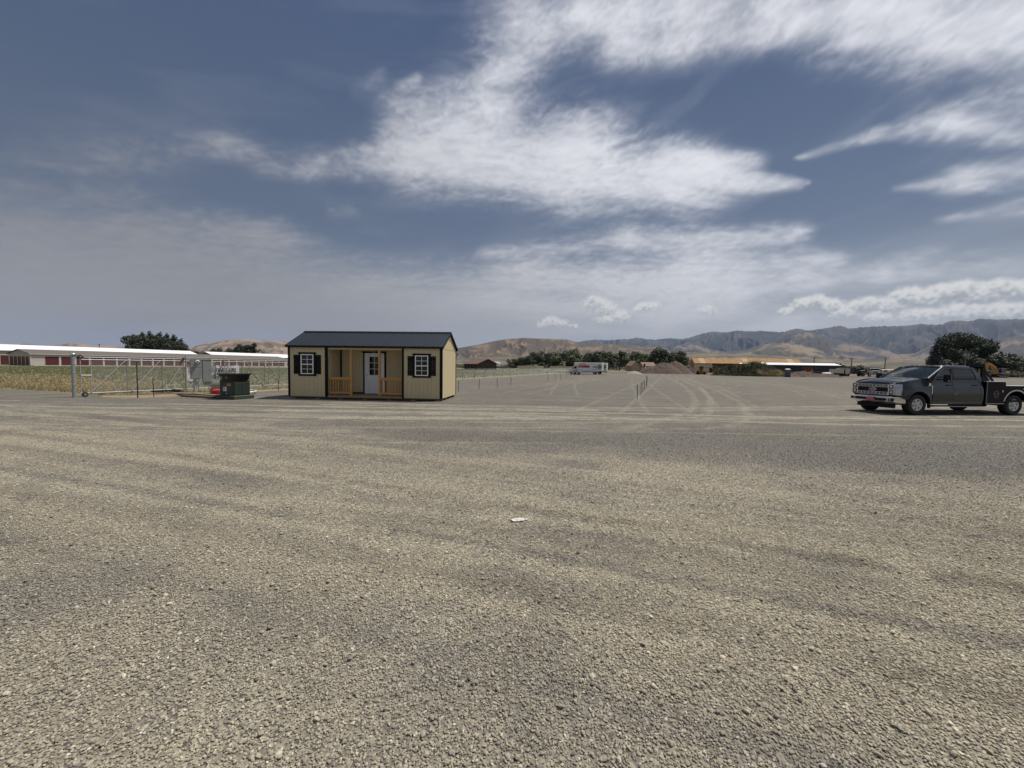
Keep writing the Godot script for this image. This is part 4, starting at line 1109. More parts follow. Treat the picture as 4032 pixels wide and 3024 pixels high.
	for k in 2: bx(x, "side_panel", Vector3(0.016, 0.56, 0.36), Vector3(0.478, 0.50, -0.19 + k * 0.38), M.green_box, Vector3.ZERO, 0.005)
	var tub := thing("black_trough", "black plastic trough with a flared rim resting on the green transformer", "trough", Vector3(-13.25, 0.873, -18.42), deg_to_rad(-18.0))
	var rings := []
	for q in [[0.49, 0.40, 0.0], [0.50, 0.41, 0.02], [0.565, 0.465, 0.27], [0.62, 0.515, 0.295], [0.63, 0.525, 0.335], [0.595, 0.49, 0.335], [0.54, 0.44, 0.25], [0.47, 0.38, 0.04]]:
		var ring := []
		for k in 28:
			var a := TAU * k / 28.0
			var cx := signf(cos(a)) * pow(absf(cos(a)), 0.42)
			var cz := signf(sin(a)) * pow(absf(sin(a)), 0.42)
			ring.append(Vector3(cx * q[0], q[2] + (0.012 * sin(k * 2.3) if q[2] > 0.28 else 0.0), cz * q[1]))
		rings.append(ring)
	var tubs := Shape.new()
	tubs.smooth(0)
	for i in rings.size() - 1:
		for k in 28:
			var mid := Vector3(0, (rings[i][0].y + rings[i + 1][0].y) / 2, 0)
			if i < 4: tubs.quad_out(rings[i][k], rings[i][(k + 1) % 28], rings[i + 1][(k + 1) % 28], rings[i + 1][k], mid)
			elif i == 4: tubs.quad_out(rings[i][k], rings[i][(k + 1) % 28], rings[i + 1][(k + 1) % 28], rings[i + 1][k], mid - Vector3(0, 1, 0))
			else: tubs.quad_out(rings[i][k], rings[i][(k + 1) % 28], rings[i + 1][(k + 1) % 28], rings[i + 1][k], rings[i][k] * 2.0 - mid)
	for k in 28:
		tubs.tri_out(Vector3(0, 0.04, 0), rings[7][k], rings[7][(k + 1) % 28], Vector3(0, -1, 0))
		tubs.tri_out(Vector3.ZERO, rings[0][k], rings[0][(k + 1) % 28], Vector3(0, 1, 0))
	put("shell", tubs.done(), M.black_plastic, tub)
	for q in [[0.05, 0.17, 0.09, 0.022, 0.445], [0.06, 0.135, 0.06, 0.03, 0.437], [-0.30, 0.155, 0.16, 0.022, 0.441], [-0.30, 0.115, 0.13, 0.03, 0.431]]:
		bx(tub, "print", Vector3(q[2], q[3], 0.004), Vector3(q[0], q[1], q[4]), mat(0.5, 0.5, 0.5, 0.6), Vector3(0.235, 0, 0))

func coil(parent: Node, called: String, m: Material, turns: int, r: float, big: float, drop: float):
	var sh := Shape.new()
	var pts := []
	for i in turns * 22:
		var a := TAU * i / 22.0
		var k := float(i) / (turns * 22)
		pts.append(Vector3(cos(a) * (big + 0.06 * sin(i * 0.31)), r + k * drop + 0.02 * sin(a * 2 + i * 0.05), sin(a) * (big + 0.06 * cos(i * 0.27))))
	sh.tube(pts, r, 7)
	put(called, sh.done(), m, parent)

func make_yard():
	# boards and coils lying by the transformer
	var bs := [
		[Vector3(-16.05, 0.10, -20.0), 2.9, 0.14, 0.05, 0.10, "pale long board lying on top of the board pile", Color(0.42, 0.36, 0.25)],
		[Vector3(-15.7, 0.055, -19.45), 2.5, 0.24, 0.11, -0.16, "thick brown plank in the middle of the board pile", Color(0.11, 0.075, 0.045)],
		[Vector3(-15.25, 0.045, -18.75), 2.3, 0.24, 0.09, -0.32, "brown plank at the front of the board pile", Color(0.14, 0.095, 0.055)],
		[Vector3(-15.0, 0.115, -18.9), 1.7, 0.16, 0.075, -0.40, "short weathered board laid over the front plank", Color(0.26, 0.20, 0.13)],
		[Vector3(-14.6, 0.04, -18.85), 1.3, 0.10, 0.09, 0.22, "short square timber beside the green transformer", Color(0.22, 0.15, 0.09)],
		[Vector3(-16.2, 0.03, -20.25), 2.7, 0.22, 0.06, 0.04, "grey weathered plank at the back of the board pile", Color(0.24, 0.215, 0.165)]]
	for b in bs:
		var c: Color = b[6]
		var o := thing("loose_board", b[5], "board", b[0], b[4], "boards piled by the transformer")
		var m := grain(mat(c.r, c.g, c.b, 0.85), 31 + bs.find(b), 0.03, c * 0.8, c * 1.25, Vector3(0.8, 6, 6), 0.3)
		bx(o, "plank", Vector3(b[1], b[3], b[2]), Vector3.ZERO, m, Vector3.ZERO, 0.006)
		for e in [-1, 1]: bx(o, "end_grain", Vector3(0.006, b[3] - 0.012, b[2] - 0.012), Vector3(e * (b[1] / 2 + 0.002), 0, 0), mat(c.r * 0.7, c.g * 0.65, c.b * 0.6, 0.9))
	var rc := thing("red_conduit_coil", "coil of bright red conduit lying behind the green transformer", "coil", Vector3(-15.25, 0.02, -20.35))
	coil(rc, "coil", mat(0.52, 0.025, 0.035, 0.45), 6, 0.032, 0.50, 0.22)
	for a in [0.6, 2.6, 4.7]: bx(rc, "tie", Vector3(0.14, 0.30, 0.012), Vector3(cos(a) * 0.5, 0.16, sin(a) * 0.5), mat(0.30, 0.02, 0.03, 0.6), Vector3(0, -a, 0))
	var wc := thing("white_pipe_coil", "coil of white pipe lying right of the green transformer", "coil", Vector3(-14.55, 0.02, -21.1))
	coil(wc, "coil", mat(0.75, 0.75, 0.73, 0.4), 4, 0.032, 0.40, 0.14)
	for a in [1.2, 3.3, 5.4]: bx(wc, "tie", Vector3(0.13, 0.22, 0.012), Vector3(cos(a) * 0.4, 0.11, sin(a) * 0.4), M.galv_dull, Vector3(0, -a, 0))
	# black cloth bundle under the gate
	var bb := thing("black_cloth_bundle", "rumpled black ground cloth bundle lying under the gate rail", "bundle", Vector3(-19.1, 0.0, -21.35), yaw_to(Vector3(0.95, 0, -0.3)))
	var sh := Shape.new()
	var rings := []
	for i in 15:
		var ring := []
		for k in 9:
			var a := TAU * k / 9.0
			var rr := 0.11 * sin(PI * (0.08 + 0.84 * i / 14.0)) * rng.randf_range(0.75, 1.2)
			ring.append(Vector3(-0.75 + i * 0.107, maxf(0.0, 0.08 + sin(a) * rr * 1.1), cos(a) * rr * 1.5))
		rings.append(ring)
	sh.loft(rings, true, false)
	put("roll", sh.done(), M.black_plastic, bb)
	for k in 2:
		var s2 := Shape.new()
		s2.lathe([Vector2(0.13, -0.012), Vector2(0.145, 0.0), Vector2(0.13, 0.012)], 12, Vector3(-0.3 + 0.6 * k, 0.08, 0), Basis(Vector3.UP, Vector3.RIGHT, Vector3.BACK))
		put("tie", s2.done(), M.galv_dull, bb)

func make_litter():
	var t := thing("paper_scrap", "crumpled white paper scrap lying on the gravel before the camera", "litter", Vector3(0.09, 0.012, -4.27), 0.2)
	var sh := Shape.new()
	sh.flat()
	var pts := []
	for j in 4:
		for i in 7: pts.append(Vector3(-0.075 + i * 0.025, rng.randf_range(0.0, 0.022), -0.03 + j * 0.02 + rng.randf_range(-0.006, 0.006)))
	for j in 3:
		for i in 6:
			var k := j * 7 + i
			sh.quad(pts[k], pts[k + 7], pts[k + 8], pts[k + 1])
	put("sheet", sh.done(), mat(0.60, 0.585, 0.55, 0.8), t)
	var s2 := Shape.new()
	s2.flat()
	s2.quad(Vector3(0.085, 0.012, -0.02), Vector3(0.085, 0.01, 0.012), Vector3(0.125, 0.02, 0.015), Vector3(0.12, 0.008, -0.018))
	put("torn_corner", s2.done(), mat(0.60, 0.585, 0.55, 0.8), t)

func make_rear_fence():
	var a := Vector3(-12.6, 0, -28.2)
	var t := thing("wire_fence", "long low wire fence with steel posts along the back of the lot", "fence", a, yaw_to(AX))
	var n := 33
	for i in n:
		var p := bx(t, "post", Vector3(0.05, 1.36, 0.05), Vector3(i * 3.2, 0.66, 0), M.post_dark)
		bx(p, "post_cap", Vector3(0.06, 0.03, 0.06), Vector3(0, 0.69, 0), M.galv_dull)
	for i in n - 1: rod(t, "top_rail", Vector3(i * 3.2 + 0.03, 1.31, 0), Vector3(i * 3.2 + 3.17, 1.31, 0), 0.018, M.galv_dull, 6)
	chain_link(t, 0.0, (n - 1) * 3.2, 0.05, 1.30, 0.12, 0.0022)

func stake(called: String, label: String, group: String, at: Vector3, h: float, m: Material, flag: Material, lean: float):
	var t := thing(called, label, "stake", at, rng.randf() * 0.6, group)
	bx(t, "shaft", Vector3(0.034, h, 0.022), Vector3(0, h / 2 - 0.04, 0), m, Vector3(0, 0, lean))
	bx(t, "painted_top", Vector3(0.037, h * 0.30, 0.025), Vector3(-sin(lean) * h * 0.35, h * 0.83 - 0.04, 0), flag, Vector3(0, 0, lean))

func make_stakes():
	var red := mat(0.36, 0.035, 0.045, 0.7)
	var plum := mat(0.13, 0.075, 0.085, 0.8)
	var blue := mat(0.045, 0.07, 0.20, 0.7)
	var rs := [[-14.29, -23.56], [-3.5, -25.2], [-2.4, -28.2], [-1.2, -31.1], [-0.1, -34.3], [4.3, -45.9], [5.5, -49.1], [6.6, -52.4], [7.8, -55.6], [9.0, -58.9], [10.1, -62.1], [11.3, -65.3]]
	for i in rs.size():
		var label := "red survey stake left of the cabin by the gate's end" if i == 0 else "red survey stake just right of the cabin's rear corner" if i == 1 else "%s stake from the cabin in the plum coloured survey row" % ORD[i - 1]
		stake("survey_stake", label, "survey stakes in a row along the fence", Vector3(rs[i][0], 0, rs[i][1]), 0.80, red if i < 2 else plum, red if i < 5 else plum, rng.randf_range(-0.06, 0.06))
	var bl := [[6.97, -21.4], [8.25, -24.6], [9.45, -27.8], [10.7, -31.1], [12.0, -34.4], [13.3, -38.0], [15.0, -43.0], [16.8, -48.0]]
	for i in bl.size():
		stake("marker_stake", "%s blue marker stake, counted from the camera, in the row across the lot" % ORD[i] if i else "nearest blue marker stake, tall and alone in front of its row", "blue marker stakes in the middle of the lot", Vector3(bl[i][0], 0, bl[i][1]), 0.84, blue if i != 1 else red, blue if i != 1 else red, rng.randf_range(-0.03, 0.03))

func make_yard_materials():
	M.rubber = mat(0.022, 0.022, 0.023, 0.85)
	M.cabinet = grain(mat(0.23, 0.245, 0.245, 0.5), 41, 0.02, Color(0.215, 0.232, 0.23), Color(0.255, 0.272, 0.268), Vector3.ONE * 0.8)
	M.ribbed = mat(0.24, 0.13, 0.12, 0.7)
	M.green_pad = grain(mat(0.03, 0.04, 0.03, 0.7), 42, 0.04, Color(0.026, 0.038, 0.028), Color(0.045, 0.058, 0.042), Vector3.ONE * 1.2)
	M.green_box = grain(mat(0.02, 0.03, 0.02, 0.5), 43, 0.03, Color(0.018, 0.030, 0.021), Color(0.026, 0.040, 0.028), Vector3.ONE * 0.8)
	M.black_plastic = mat(0.010, 0.010, 0.011, 0.5)
	M.post_green = mat(0.05, 0.07, 0.055, 0.6)
	M.post_dark = mat(0.09, 0.10, 0.09, 0.6)
	M.banner = mat(0.72, 0.73, 0.74, 0.5)

# ------------------------------------------------------------------ the pickup
# Its own axes: x forward, y up, z to its right (the camera sees the left side, z < 0). The front axle is at x = 0.1.
func side_z(x: float, y: float) -> float:
	var z := 0.985 + 0.032 * sin(clampf((y - 0.45) / 0.75, 0.0, 1.0) * PI)
	z -= 0.075 * smooth01(1.05, 1.47, y)
	if x > 0.55: z -= 0.16 * smooth01(0.55, 1.0, x)
	return z + 0.022 * smooth01(0.62, 0.45, Vector2(x - 0.1, y - 0.42).length())

func body_panel(parent: Node, called: String, poly: Array, s: float, m: Material, thick := 0.03, zf: Variant = null) -> MeshInstance3D:
	if zf == null: zf = side_z
	var pts := PackedVector2Array(poly)
	var lo := 1e9
	var hi := -1e9
	for p in pts:
		lo = minf(lo, p.y); hi = maxf(hi, p.y)
	var sh := Shape.new()
	sh.smooth(0)
	var y := lo
	while y < hi:
		var x := -6.0
		while x < 1.5:
			for piece in Geometry2D.intersect_polygons(pts, PackedVector2Array([Vector2(x, y), Vector2(x + 0.25, y), Vector2(x + 0.25, y + 0.07), Vector2(x, y + 0.07)])):
				var idx := Geometry2D.triangulate_polygon(piece)
				for i in range(0, idx.size(), 3):
					var v := []
					for k in 3: v.append(Vector3(piece[idx[i + k]].x, piece[idx[i + k]].y, s * zf.call(piece[idx[i + k]].x, piece[idx[i + k]].y)))
					sh.tri_out(v[0], v[1], v[2], (v[0] + v[1] + v[2]) / 3.0 - Vector3(0, 0, s))
			x += 0.25
		y += 0.07
	sh.flat()
	var ccw := not Geometry2D.is_polygon_clockwise(pts)
	for i in pts.size():
		var a := pts[i]
		var b := pts[(i + 1) % pts.size()]
		var n2 := Vector2(b.y - a.y, a.x - b.x) * (1.0 if ccw else -1.0)
		var n := maxi(1, int((b - a).length() / 0.2))
		for k in n:
			var p := a.lerp(b, float(k) / n)
			var q := a.lerp(b, float(k + 1) / n)
			var za: float = zf.call(p.x, p.y)
			var zb: float = zf.call(q.x, q.y)
			var c := Vector3((p.x + q.x) / 2, (p.y + q.y) / 2, s * za)
			sh.quad_out(Vector3(p.x, p.y, s * za), Vector3(q.x, q.y, s * zb), Vector3(q.x, q.y, s * (zb - thick)), Vector3(p.x, p.y, s * (za - thick)), c - Vector3(n2.x, n2.y, 0).normalized())
	return put(called, sh.done(), m, parent)

func arc(c: Vector2, r: float, a0: float, a1: float, n: int) -> Array:
	var out := []
	for i in n + 1:
		var a := deg_to_rad(lerpf(a0, a1, float(i) / n))
		out.append(c + Vector2(cos(a), sin(a)) * r)
	return out

func wheel(parent: Node, at: Vector3, s: float, r: float, rim_r: float, w: float, bright: Material):
	var o := Node3D.new(); o.name = "wheel"; parent.add_child(o, true)
	o.position = at
	var bs := Basis(Vector3.RIGHT, Vector3(0, 0, s), Vector3(0, -s, 0))
	var t := Shape.new()
	t.lathe([Vector2(rim_r, -w * 0.5), Vector2(r * 0.94, -w * 0.5), Vector2(r, -w * 0.40), Vector2(r, w * 0.36), Vector2(r * 0.965, w * 0.46), Vector2(r * 0.86, w * 0.5), Vector2(rim_r + 0.01, w * 0.48), Vector2(rim_r, w * 0.40)], 36, Vector3.ZERO, bs, true)
	put("tyre", t.done(), M.rubber, o)
	for k in 36:     # tread blocks
		if k % 2 == 0:
			var a := TAU * k / 36.0
			bx(o, "tread_block", Vector3(0.05, 0.016, w * 0.26), Vector3(cos(a) * (r + 0.001), sin(a) * (r + 0.001), s * w * 0.26), M.rubber, Vector3(0, 0, a - PI / 2))
	var rim := Node3D.new(); rim.name = "rim"; o.add_child(rim, true)
	var rr := Shape.new()
	rr.lathe([Vector2(rim_r, w * 0.30), Vector2(rim_r + 0.004, w * 0.45), Vector2(rim_r - 0.02, w * 0.47), Vector2(rim_r - 0.045, w * 0.40), Vector2(rim_r - 0.05, w * 0.1)], 30, Vector3.ZERO, bs, true)
	put("rim_lip", rr.done(), bright, rim)
	var dk := Shape.new()
	dk.lathe([Vector2(rim_r - 0.03, w * 0.12), Vector2(0.0, w * 0.14)], 24, Vector3.ZERO, bs)
	put("brake_disc", dk.done(), M.black, rim)
	for k in 6:
		var a := TAU * k / 6.0 + 0.3
		var sp := Shape.new()
		sp.prism(PackedVector2Array([Vector2(0.05, -0.045), Vector2(rim_r - 0.035, -0.062), Vector2(rim_r - 0.03, 0.062), Vector2(0.05, 0.045)]), w * 0.27, w * 0.38, Basis(Vector3(cos(a), sin(a), 0), Vector3(-sin(a), cos(a), 0), Vector3(0, 0, 1)) if s > 0 else Basis(Vector3(cos(a), sin(a), 0), Vector3(sin(a), -cos(a), 0), Vector3(0, 0, -1)))
		put("spoke", sp.done(), bright, rim)
	var hb := Shape.new()
	hb.lathe([Vector2(0.10, w * 0.25), Vector2(0.10, w * 0.40), Vector2(0.065, w * 0.43), Vector2(0.06, w * 0.52), Vector2(0.0, w * 0.53)], 18, Vector3.ZERO, bs)
	put("hub", hb.done(), bright, rim)

func glass_quad(parent: Node, called: String, a: Vector3, b: Vector3, c: Vector3, d: Vector3, bulge: Vector3, m: Material) -> MeshInstance3D:    # a pane with a bow and a few millimetres of thickness
	var sh := Shape.new()
	sh.smooth(0)
	var n := 8
	for layer in [0.0, -0.008]:
		var nrm := (c - a).cross(b - a).normalized()
		if nrm.dot(bulge) < 0: nrm = -nrm
		var g := func(i: int, j: int) -> Vector3:
			var u := float(i) / n
			var v := float(j) / 4.0
			return a.lerp(b, u).lerp(d.lerp(c, u), v) + bulge * (4.0 * u * (1.0 - u)) * 0.6 + bulge * (4.0 * v * (1.0 - v)) * 0.4 + nrm * layer
		for i in n:
			for j in 4: sh.quad_out(g.call(i, j), g.call(i + 1, j), g.call(i + 1, j + 1), g.call(i, j + 1), g.call(i, j) - nrm * (1.0 if layer == 0.0 else -1.0))
	return put(called, sh.done(), m, parent)

func make_pickup():
	var f := Vector3(-0.9945, 0, 0.1045)
	var t := thing("pickup_truck", "dark grey crew cab pickup with chrome grille and black service bed", "pickup truck", Vector3(16.22, 0, -16.37), yaw_to(f))
	var paint := mat(0.021, 0.025, 0.027, 0.28, 0.2)
	paint.metallic_specular = 0.35
	paint.clearcoat_enabled = true; paint.clearcoat = 0.7; paint.clearcoat_roughness = 0.05
	var bed := mat(0.005, 0.005, 0.006, 0.4)
	bed.metallic_specular = 0.25
	var chrome := mat(0.72, 0.73, 0.75, 0.12, 1.0)
	var alum := mat(0.62, 0.63, 0.64, 0.33, 0.9)
	var glass := mat(0.02, 0.03, 0.028, 0.03)
	glass.transparency = BaseMaterial3D.TRANSPARENCY_ALPHA
	glass.albedo_color.a = 0.40
	var tint := mat(0.006, 0.007, 0.009, 0.04)
	var dark: Material = M.black
	# chassis, wells
	bx(t, "chassis", Vector3(6.3, 0.16, 0.85), Vector3(-2.3, 0.50, 0), dark)
	bx(t, "engine_bay", Vector3(1.2, 0.55, 1.45), Vector3(0.22, 0.86, 0), dark)
	bx(t, "cab_floor", Vector3(2.4, 0.3, 1.8), Vector3(-1.65, 0.62, 0), dark)
	for x in [0.1, -4.4]:
		rod(t, "axle", Vector3(x, 0.40, -0.75), Vector3(x, 0.40, 0.75), 0.055, dark, 8)
		var df := Shape.new()
		df.lathe([Vector2(0, -0.15), Vector2(0.11, -0.11), Vector2(0.15, 0), Vector2(0.11, 0.11), Vector2(0, 0.15)], 10, Vector3.ZERO, Basis(Vector3.RIGHT, Vector3.BACK, Vector3.DOWN))
		put("differential", df.done(), dark, t, Vector3(x, 0.40, 0.1))
	for s in [-1.0, 1.0]:
		var fend := [Vector2(0.98, 0.78), Vector2(1.0, 1.0), Vector2(0.97, 1.24), Vector2(0.85, 1.30), Vector2(0.3, 1.40), Vector2(-0.30, 1.455), Vector2(-0.52, 1.455), Vector2(-0.50, 0.52)] + arc(Vector2(0.1, 0.41), 0.555, 168.0, 20.0, 12)
		body_panel(t, "front_fender", fend, s, paint)
		var fl := arc(Vector2(0.1, 0.41), 0.60, 165.0, 22.0, 12)
		var inner := arc(Vector2(0.1, 0.41), 0.545, 22.0, 165.0, 12)
		body_panel(t, "wheel_arch_trim", fl + inner, s, paint, 0.10, func(x, y): return side_z(x, y) + 0.016)
		var fdoor := body_panel(t, "front_door", [Vector2(-0.535, 0.56), Vector2(-0.545, 1.455), Vector2(-1.475, 1.455), Vector2(-1.49, 0.56)], s, paint)
		var rdoor := body_panel(t, "rear_door", [Vector2(-1.505, 0.56), Vector2(-1.49, 1.455), Vector2(-2.68, 1.455), Vector2(-2.74, 1.3), Vector2(-2.74, 0.56)], s, paint)
		bx(fdoor, "handle", Vector3(0.24, 0.04, 0.04), Vector3(-1.30, 1.22, s * (side_z(-1.3, 1.22) + 0.016)), dark, Vector3.ZERO, 0.01)
		bx(rdoor, "handle", Vector3(0.24, 0.04, 0.04), Vector3(-2.50, 1.22, s * (side_z(-2.5, 1.22) + 0.016)), dark, Vector3.ZERO, 0.01)
		body_panel(t, "cab_corner", [Vector2(-2.695, 1.455), Vector2(-2.87, 1.455), Vector2(-2.88, 0.56), Vector2(-2.755, 0.56), Vector2(-2.755, 1.3)], s, paint)
		body_panel(t, "rocker_panel", [Vector2(-0.50, 0.555), Vector2(-0.52, 0.44), Vector2(-2.88, 0.44), Vector2(-2.88, 0.555)], s, paint, 0.05, func(x, y): return side_z(x, y) - 0.01)
		body_panel(t, "door_moulding", [Vector2(-0.55, 0.70), Vector2(-0.55, 0.735), Vector2(-2.74, 0.735), Vector2(-2.74, 0.70)], s, paint, 0.02, func(x, y): return side_z(x, y) + 0.012)
		bx(t, "running_board", Vector3(2.3, 0.06, 0.16), Vector3(-1.65, 0.37, s * 0.96), dark, Vector3.ZERO, 0.02)
		bx(t, "running_board_trim", Vector3(2.2, 0.014, 0.012), Vector3(-1.65, 0.355, s * 1.045), alum)
		# fender vent badge
		bx(t, "fender_badge", Vector3(0.035, 0.34, 0.018), Vector3(-0.49, 1.02, s * (side_z(-0.49, 1.05) + 0.012)), chrome, Vector3(0, 0, -0.04), 0.006)
		bx(t, "fender_badge", Vector3(0.10, 0.12, 0.016), Vector3(-0.43, 1.22, s * (side_z(-0.43, 1.2) + 0.01)), chrome, Vector3(0, 0, -0.04), 0.006)
		# pillars
		var a_pil := Shape.new()
		a_pil.tube([Vector3(-0.40, 1.45, s * 0.905), Vector3(-0.80, 1.69, s * 0.83), Vector3(-1.20, 1.92, s * 0.755)], [0.05, 0.045, 0.05], 8)
		put("windshield_pillar", a_pil.done(), paint, t)
		var up := func(x, y): return 0.93 - 0.17 * smooth01(1.42, 2.0, y)
		body_panel(t, "roof_rail", [Vector2(-0.62, 1.47), Vector2(-1.16, 1.87), Vector2(-1.25, 1.945), Vector2(-2.66, 1.95), Vector2(-2.76, 1.88), Vector2(-2.87, 1.45), Vector2(-2.62, 1.45), Vector2(-2.58, 1.82), Vector2(-2.52, 1.87), Vector2(-1.30, 1.87), Vector2(-0.75, 1.47)], s, paint, 0.04, up)
		body_panel(t, "door_pillar", [Vector2(-1.46, 1.45), Vector2(-1.58, 1.875), Vector2(-1.67, 1.875), Vector2(-1.58, 1.45)], s, dark, 0.03, up)
		body_panel(t, "window_seal", [Vector2(-0.62, 1.445), Vector2(-0.62, 1.47), Vector2(-2.66, 1.47), Vector2(-2.66, 1.445)], s, dark, 0.03, func(x, y): return 0.945)
		var in_ := func(x, y): return 0.915 - 0.17 * smooth01(1.42, 2.0, y)
		body_panel(t, "front_side_glass", [Vector2(-0.76, 1.46), Vector2(-1.30, 1.875), Vector2(-1.60, 1.875), Vector2(-1.50, 1.46)], s, glass, 0.006, in_)
		body_panel(t, "rear_side_glass", [Vector2(-1.56, 1.46), Vector2(-1.65, 1.875), Vector2(-2.53, 1.875), Vector2(-2.59, 1.82), Vector2(-2.63, 1.46)], s, tint, 0.006, in_)
		# towing mirror
		var mr := Node3D.new(); mr.name = "mirror"; t.add_child(mr, true)
		mr.position = Vector3(-0.72, 1.40, s * 0.96)
		for y in [0.02, 0.13]: rod(mr, "arm", Vector3(0, y, 0), Vector3(-0.04, y + 0.03, s * 0.24), 0.022, dark, 6)
		bx(mr, "housing", Vector3(0.13, 0.32, 0.22), Vector3(-0.05, 0.10, s * 0.32), dark, Vector3(0, 0, 0.05), 0.035)
		bx(mr, "marker", Vector3(0.10, 0.05, 0.10), Vector3(-0.035, -0.005, s * 0.375), mat(0.6, 0.6, 0.58, 0.2), Vector3.ZERO, 0.015)
		bx(mr, "mirror_glass", Vector3(0.006, 0.26, 0.17), Vector3(-0.122, 0.10, s * 0.32), chrome)
		# headlight wraps the corner
		var hl := Node3D.new(); hl.name = "headlight"; t.add_child(hl, true)
		body_panel(hl, "side_lens", [Vector2(1.0, 0.79), Vector2(0.80, 0.77), Vector2(0.735, 1.23), Vector2(0.98, 1.22)], s, M.lens, 0.05, func(x, y): return side_z(x, y) + 0.014)
		body_panel(hl, "side_marker", [Vector2(0.86, 0.86), Vector2(0.80, 0.86), Vector2(0.775, 1.02), Vector2(0.86, 1.02)], s, mat(0.45, 0.14, 0.03, 0.3), 0.02, func(x, y): return side_z(x, y) + 0.018)
		bx(hl, "front_lens", Vector3(0.06, 0.44, 0.24), Vector3(0.985, 1.005, s * 0.735), M.lens, Vector3(0, s * 0.22, 0), 0.02)
		for q in [[0.11, 0.735], [-0.11, 0.735]]:
			bx(hl, "projector", Vector3(0.02, 0.15, 0.17), Vector3(1.018, 1.005 + q[0], s * q[1]), M.lamp_bowl, Vector3(0, s * 0.22, 0), 0.008)
			var bulb := Shape.new()
			bulb.lathe([Vector2(0.05, 0.0), Vector2(0.045, 0.02), Vector2(0.0, 0.03)], 12, Vector3.ZERO, Basis(Vector3(0, -1, 0), Vector3(1, 0, 0), Vector3(0, 0, 1)), true)
			put("bulb", bulb.done(), chrome, hl, Vector3(1.025, 1.005 + q[0], s * q[1]))
		wheel(t, Vector3(0.1, 0.41, s * 0.85), s, 0.41, 0.245, 0.28, M.wheel_alloy)
		wheel(t, Vector3(-4.40, 0.41, s * 0.85), s, 0.41, 0.245, 0.28, M.wheel_alloy)
		rod(t, "mud_flap", Vector3(-0.50, 0.52, s * 0.90), Vector3(-0.53, 0.28, s * 0.90), 0.06, dark, 4)
	# hood: a crowned loft with a raised middle
	var rings := []
	for q in [[1.00, 1.235, 0.74], [0.985, 1.275, 0.78], [0.90, 1.315, 0.82], [0.55, 1.385, 0.865], [0.1, 1.43, 0.885], [-0.25, 1.462, 0.895], [-0.42, 1.468, 0.895]]:
		var ring := []
		for k in 15:
			var u := -1.0 + 2.0 * k / 14.0
			var bump := 0.022 * (smooth01(0.62, 0.55, absf(u)) + 0.5 * smooth01(0.9, 0.7, absf(u)))
			ring.append(Vector3(q[0] - 0.05 * u * u, q[1] - 0.055 * pow(absf(u), 3.0) + bump * smooth01(0.98, 0.8, q[0]), u * q[2]))
		ring.append(Vector3(q[0], q[1] - 0.14, q[2])); ring.append(Vector3(q[0], q[1] - 0.14, -q[2]))
		rings.append(ring)
	var hd := Shape.new()
	hd.loft(rings)
	put("hood", hd.done(), paint, t)
	bx(t, "cowl", Vector3(0.16, 0.04, 1.72), Vector3(-0.46, 1.448, 0), dark)
	for s in [-0.4, 0.35]: bx(t, "wiper", Vector3(0.02, 0.016, 0.62), Vector3(-0.53, 1.50, s), dark, Vector3(0, 0.12, 0))
	for s in [-1, 1]: bx(t, "washer_nozzle", Vector3(0.05, 0.025, 0.06), Vector3(0.45, 1.425, s * 0.62), chrome, Vector3.ZERO, 0.008)
	# roof and glass
	var rr := []
	for q in [[1.895, 0.0, 0.0], [1.945, -0.01, 0.0], [1.985, 0.04, 0.03], [2.008, 0.14, 0.12], [2.018, 0.45, 0.40]]:
		var ring := []
		for k in 24:
			var a := TAU * k / 24.0
			var cx := signf(cos(a)) * pow(absf(cos(a)), 0.35)
			var cz := signf(sin(a)) * pow(absf(sin(a)), 0.35)
			ring.append(Vector3(-1.94 + cx * (0.78 - q[1]), q[0], cz * (0.785 - q[2])))
		rr.append(ring)
	var roof := Shape.new()
	roof.loft(rr)
	put("roof", roof.done(), paint, t)
	for z in [-0.36, -0.18, 0.0, 0.18, 0.36]: bx(t, "cab_marker_light", Vector3(0.10, 0.028, 0.07), Vector3(-1.30, 2.005, z), mat(0.05, 0.04, 0.035, 0.3), Vector3.ZERO, 0.01)
	bx(t, "antenna_fin", Vector3(0.14, 0.05, 0.03), Vector3(-2.2, 2.02, 0), paint, Vector3.ZERO, 0.012)
	glass_quad(t, "windshield", Vector3(-0.44, 1.46, -0.87), Vector3(-0.44, 1.46, 0.87), Vector3(-1.22, 1.92, 0.72), Vector3(-1.22, 1.92, -0.72), Vector3(0.07, 0.04, 0), glass)
	glass_quad(t, "rear_window", Vector3(-2.84, 1.45, -0.86), Vector3(-2.84, 1.45, 0.86), Vector3(-2.70, 1.91, 0.72), Vector3(-2.70, 1.91, -0.72), Vector3(-0.03, 0, 0), tint)
	# inside the cab
	bx(t, "dashboard", Vector3(0.34, 0.22, 1.6), Vector3(-0.72, 1.34, 0), dark, Vector3.ZERO, 0.05)
	for x in [-1.55, -2.35]:
		for s in [-1, 1]:
			var seat := bx(t, "seat", Vector3(0.16, 0.62, 0.52), Vector3(x, 1.28, s * 0.42), M.seat, Vector3(0, 0, 0.15), 0.05)
			bx(seat, "headrest", Vector3(0.10, 0.18, 0.26), Vector3(0.0, 0.40, 0), M.seat, Vector3.ZERO, 0.03)
	var sw := Shape.new()
	var ringp := []
	for k in 17: ringp.append(Vector3(0, cos(TAU * k / 16.0) * 0.18, sin(TAU * k / 16.0) * 0.18))
	sw.tube(ringp, 0.014, 6, false)
	var wheel_s := put("steering_wheel", sw.done(), dark, t, Vector3(-0.98, 1.42, -0.42))
	wheel_s.rotation.z = 0.35
	# grille: black field, two chrome bars with slots, oval badge
	var gr := Node3D.new(); gr.name = "grille"; t.add_child(gr, true)
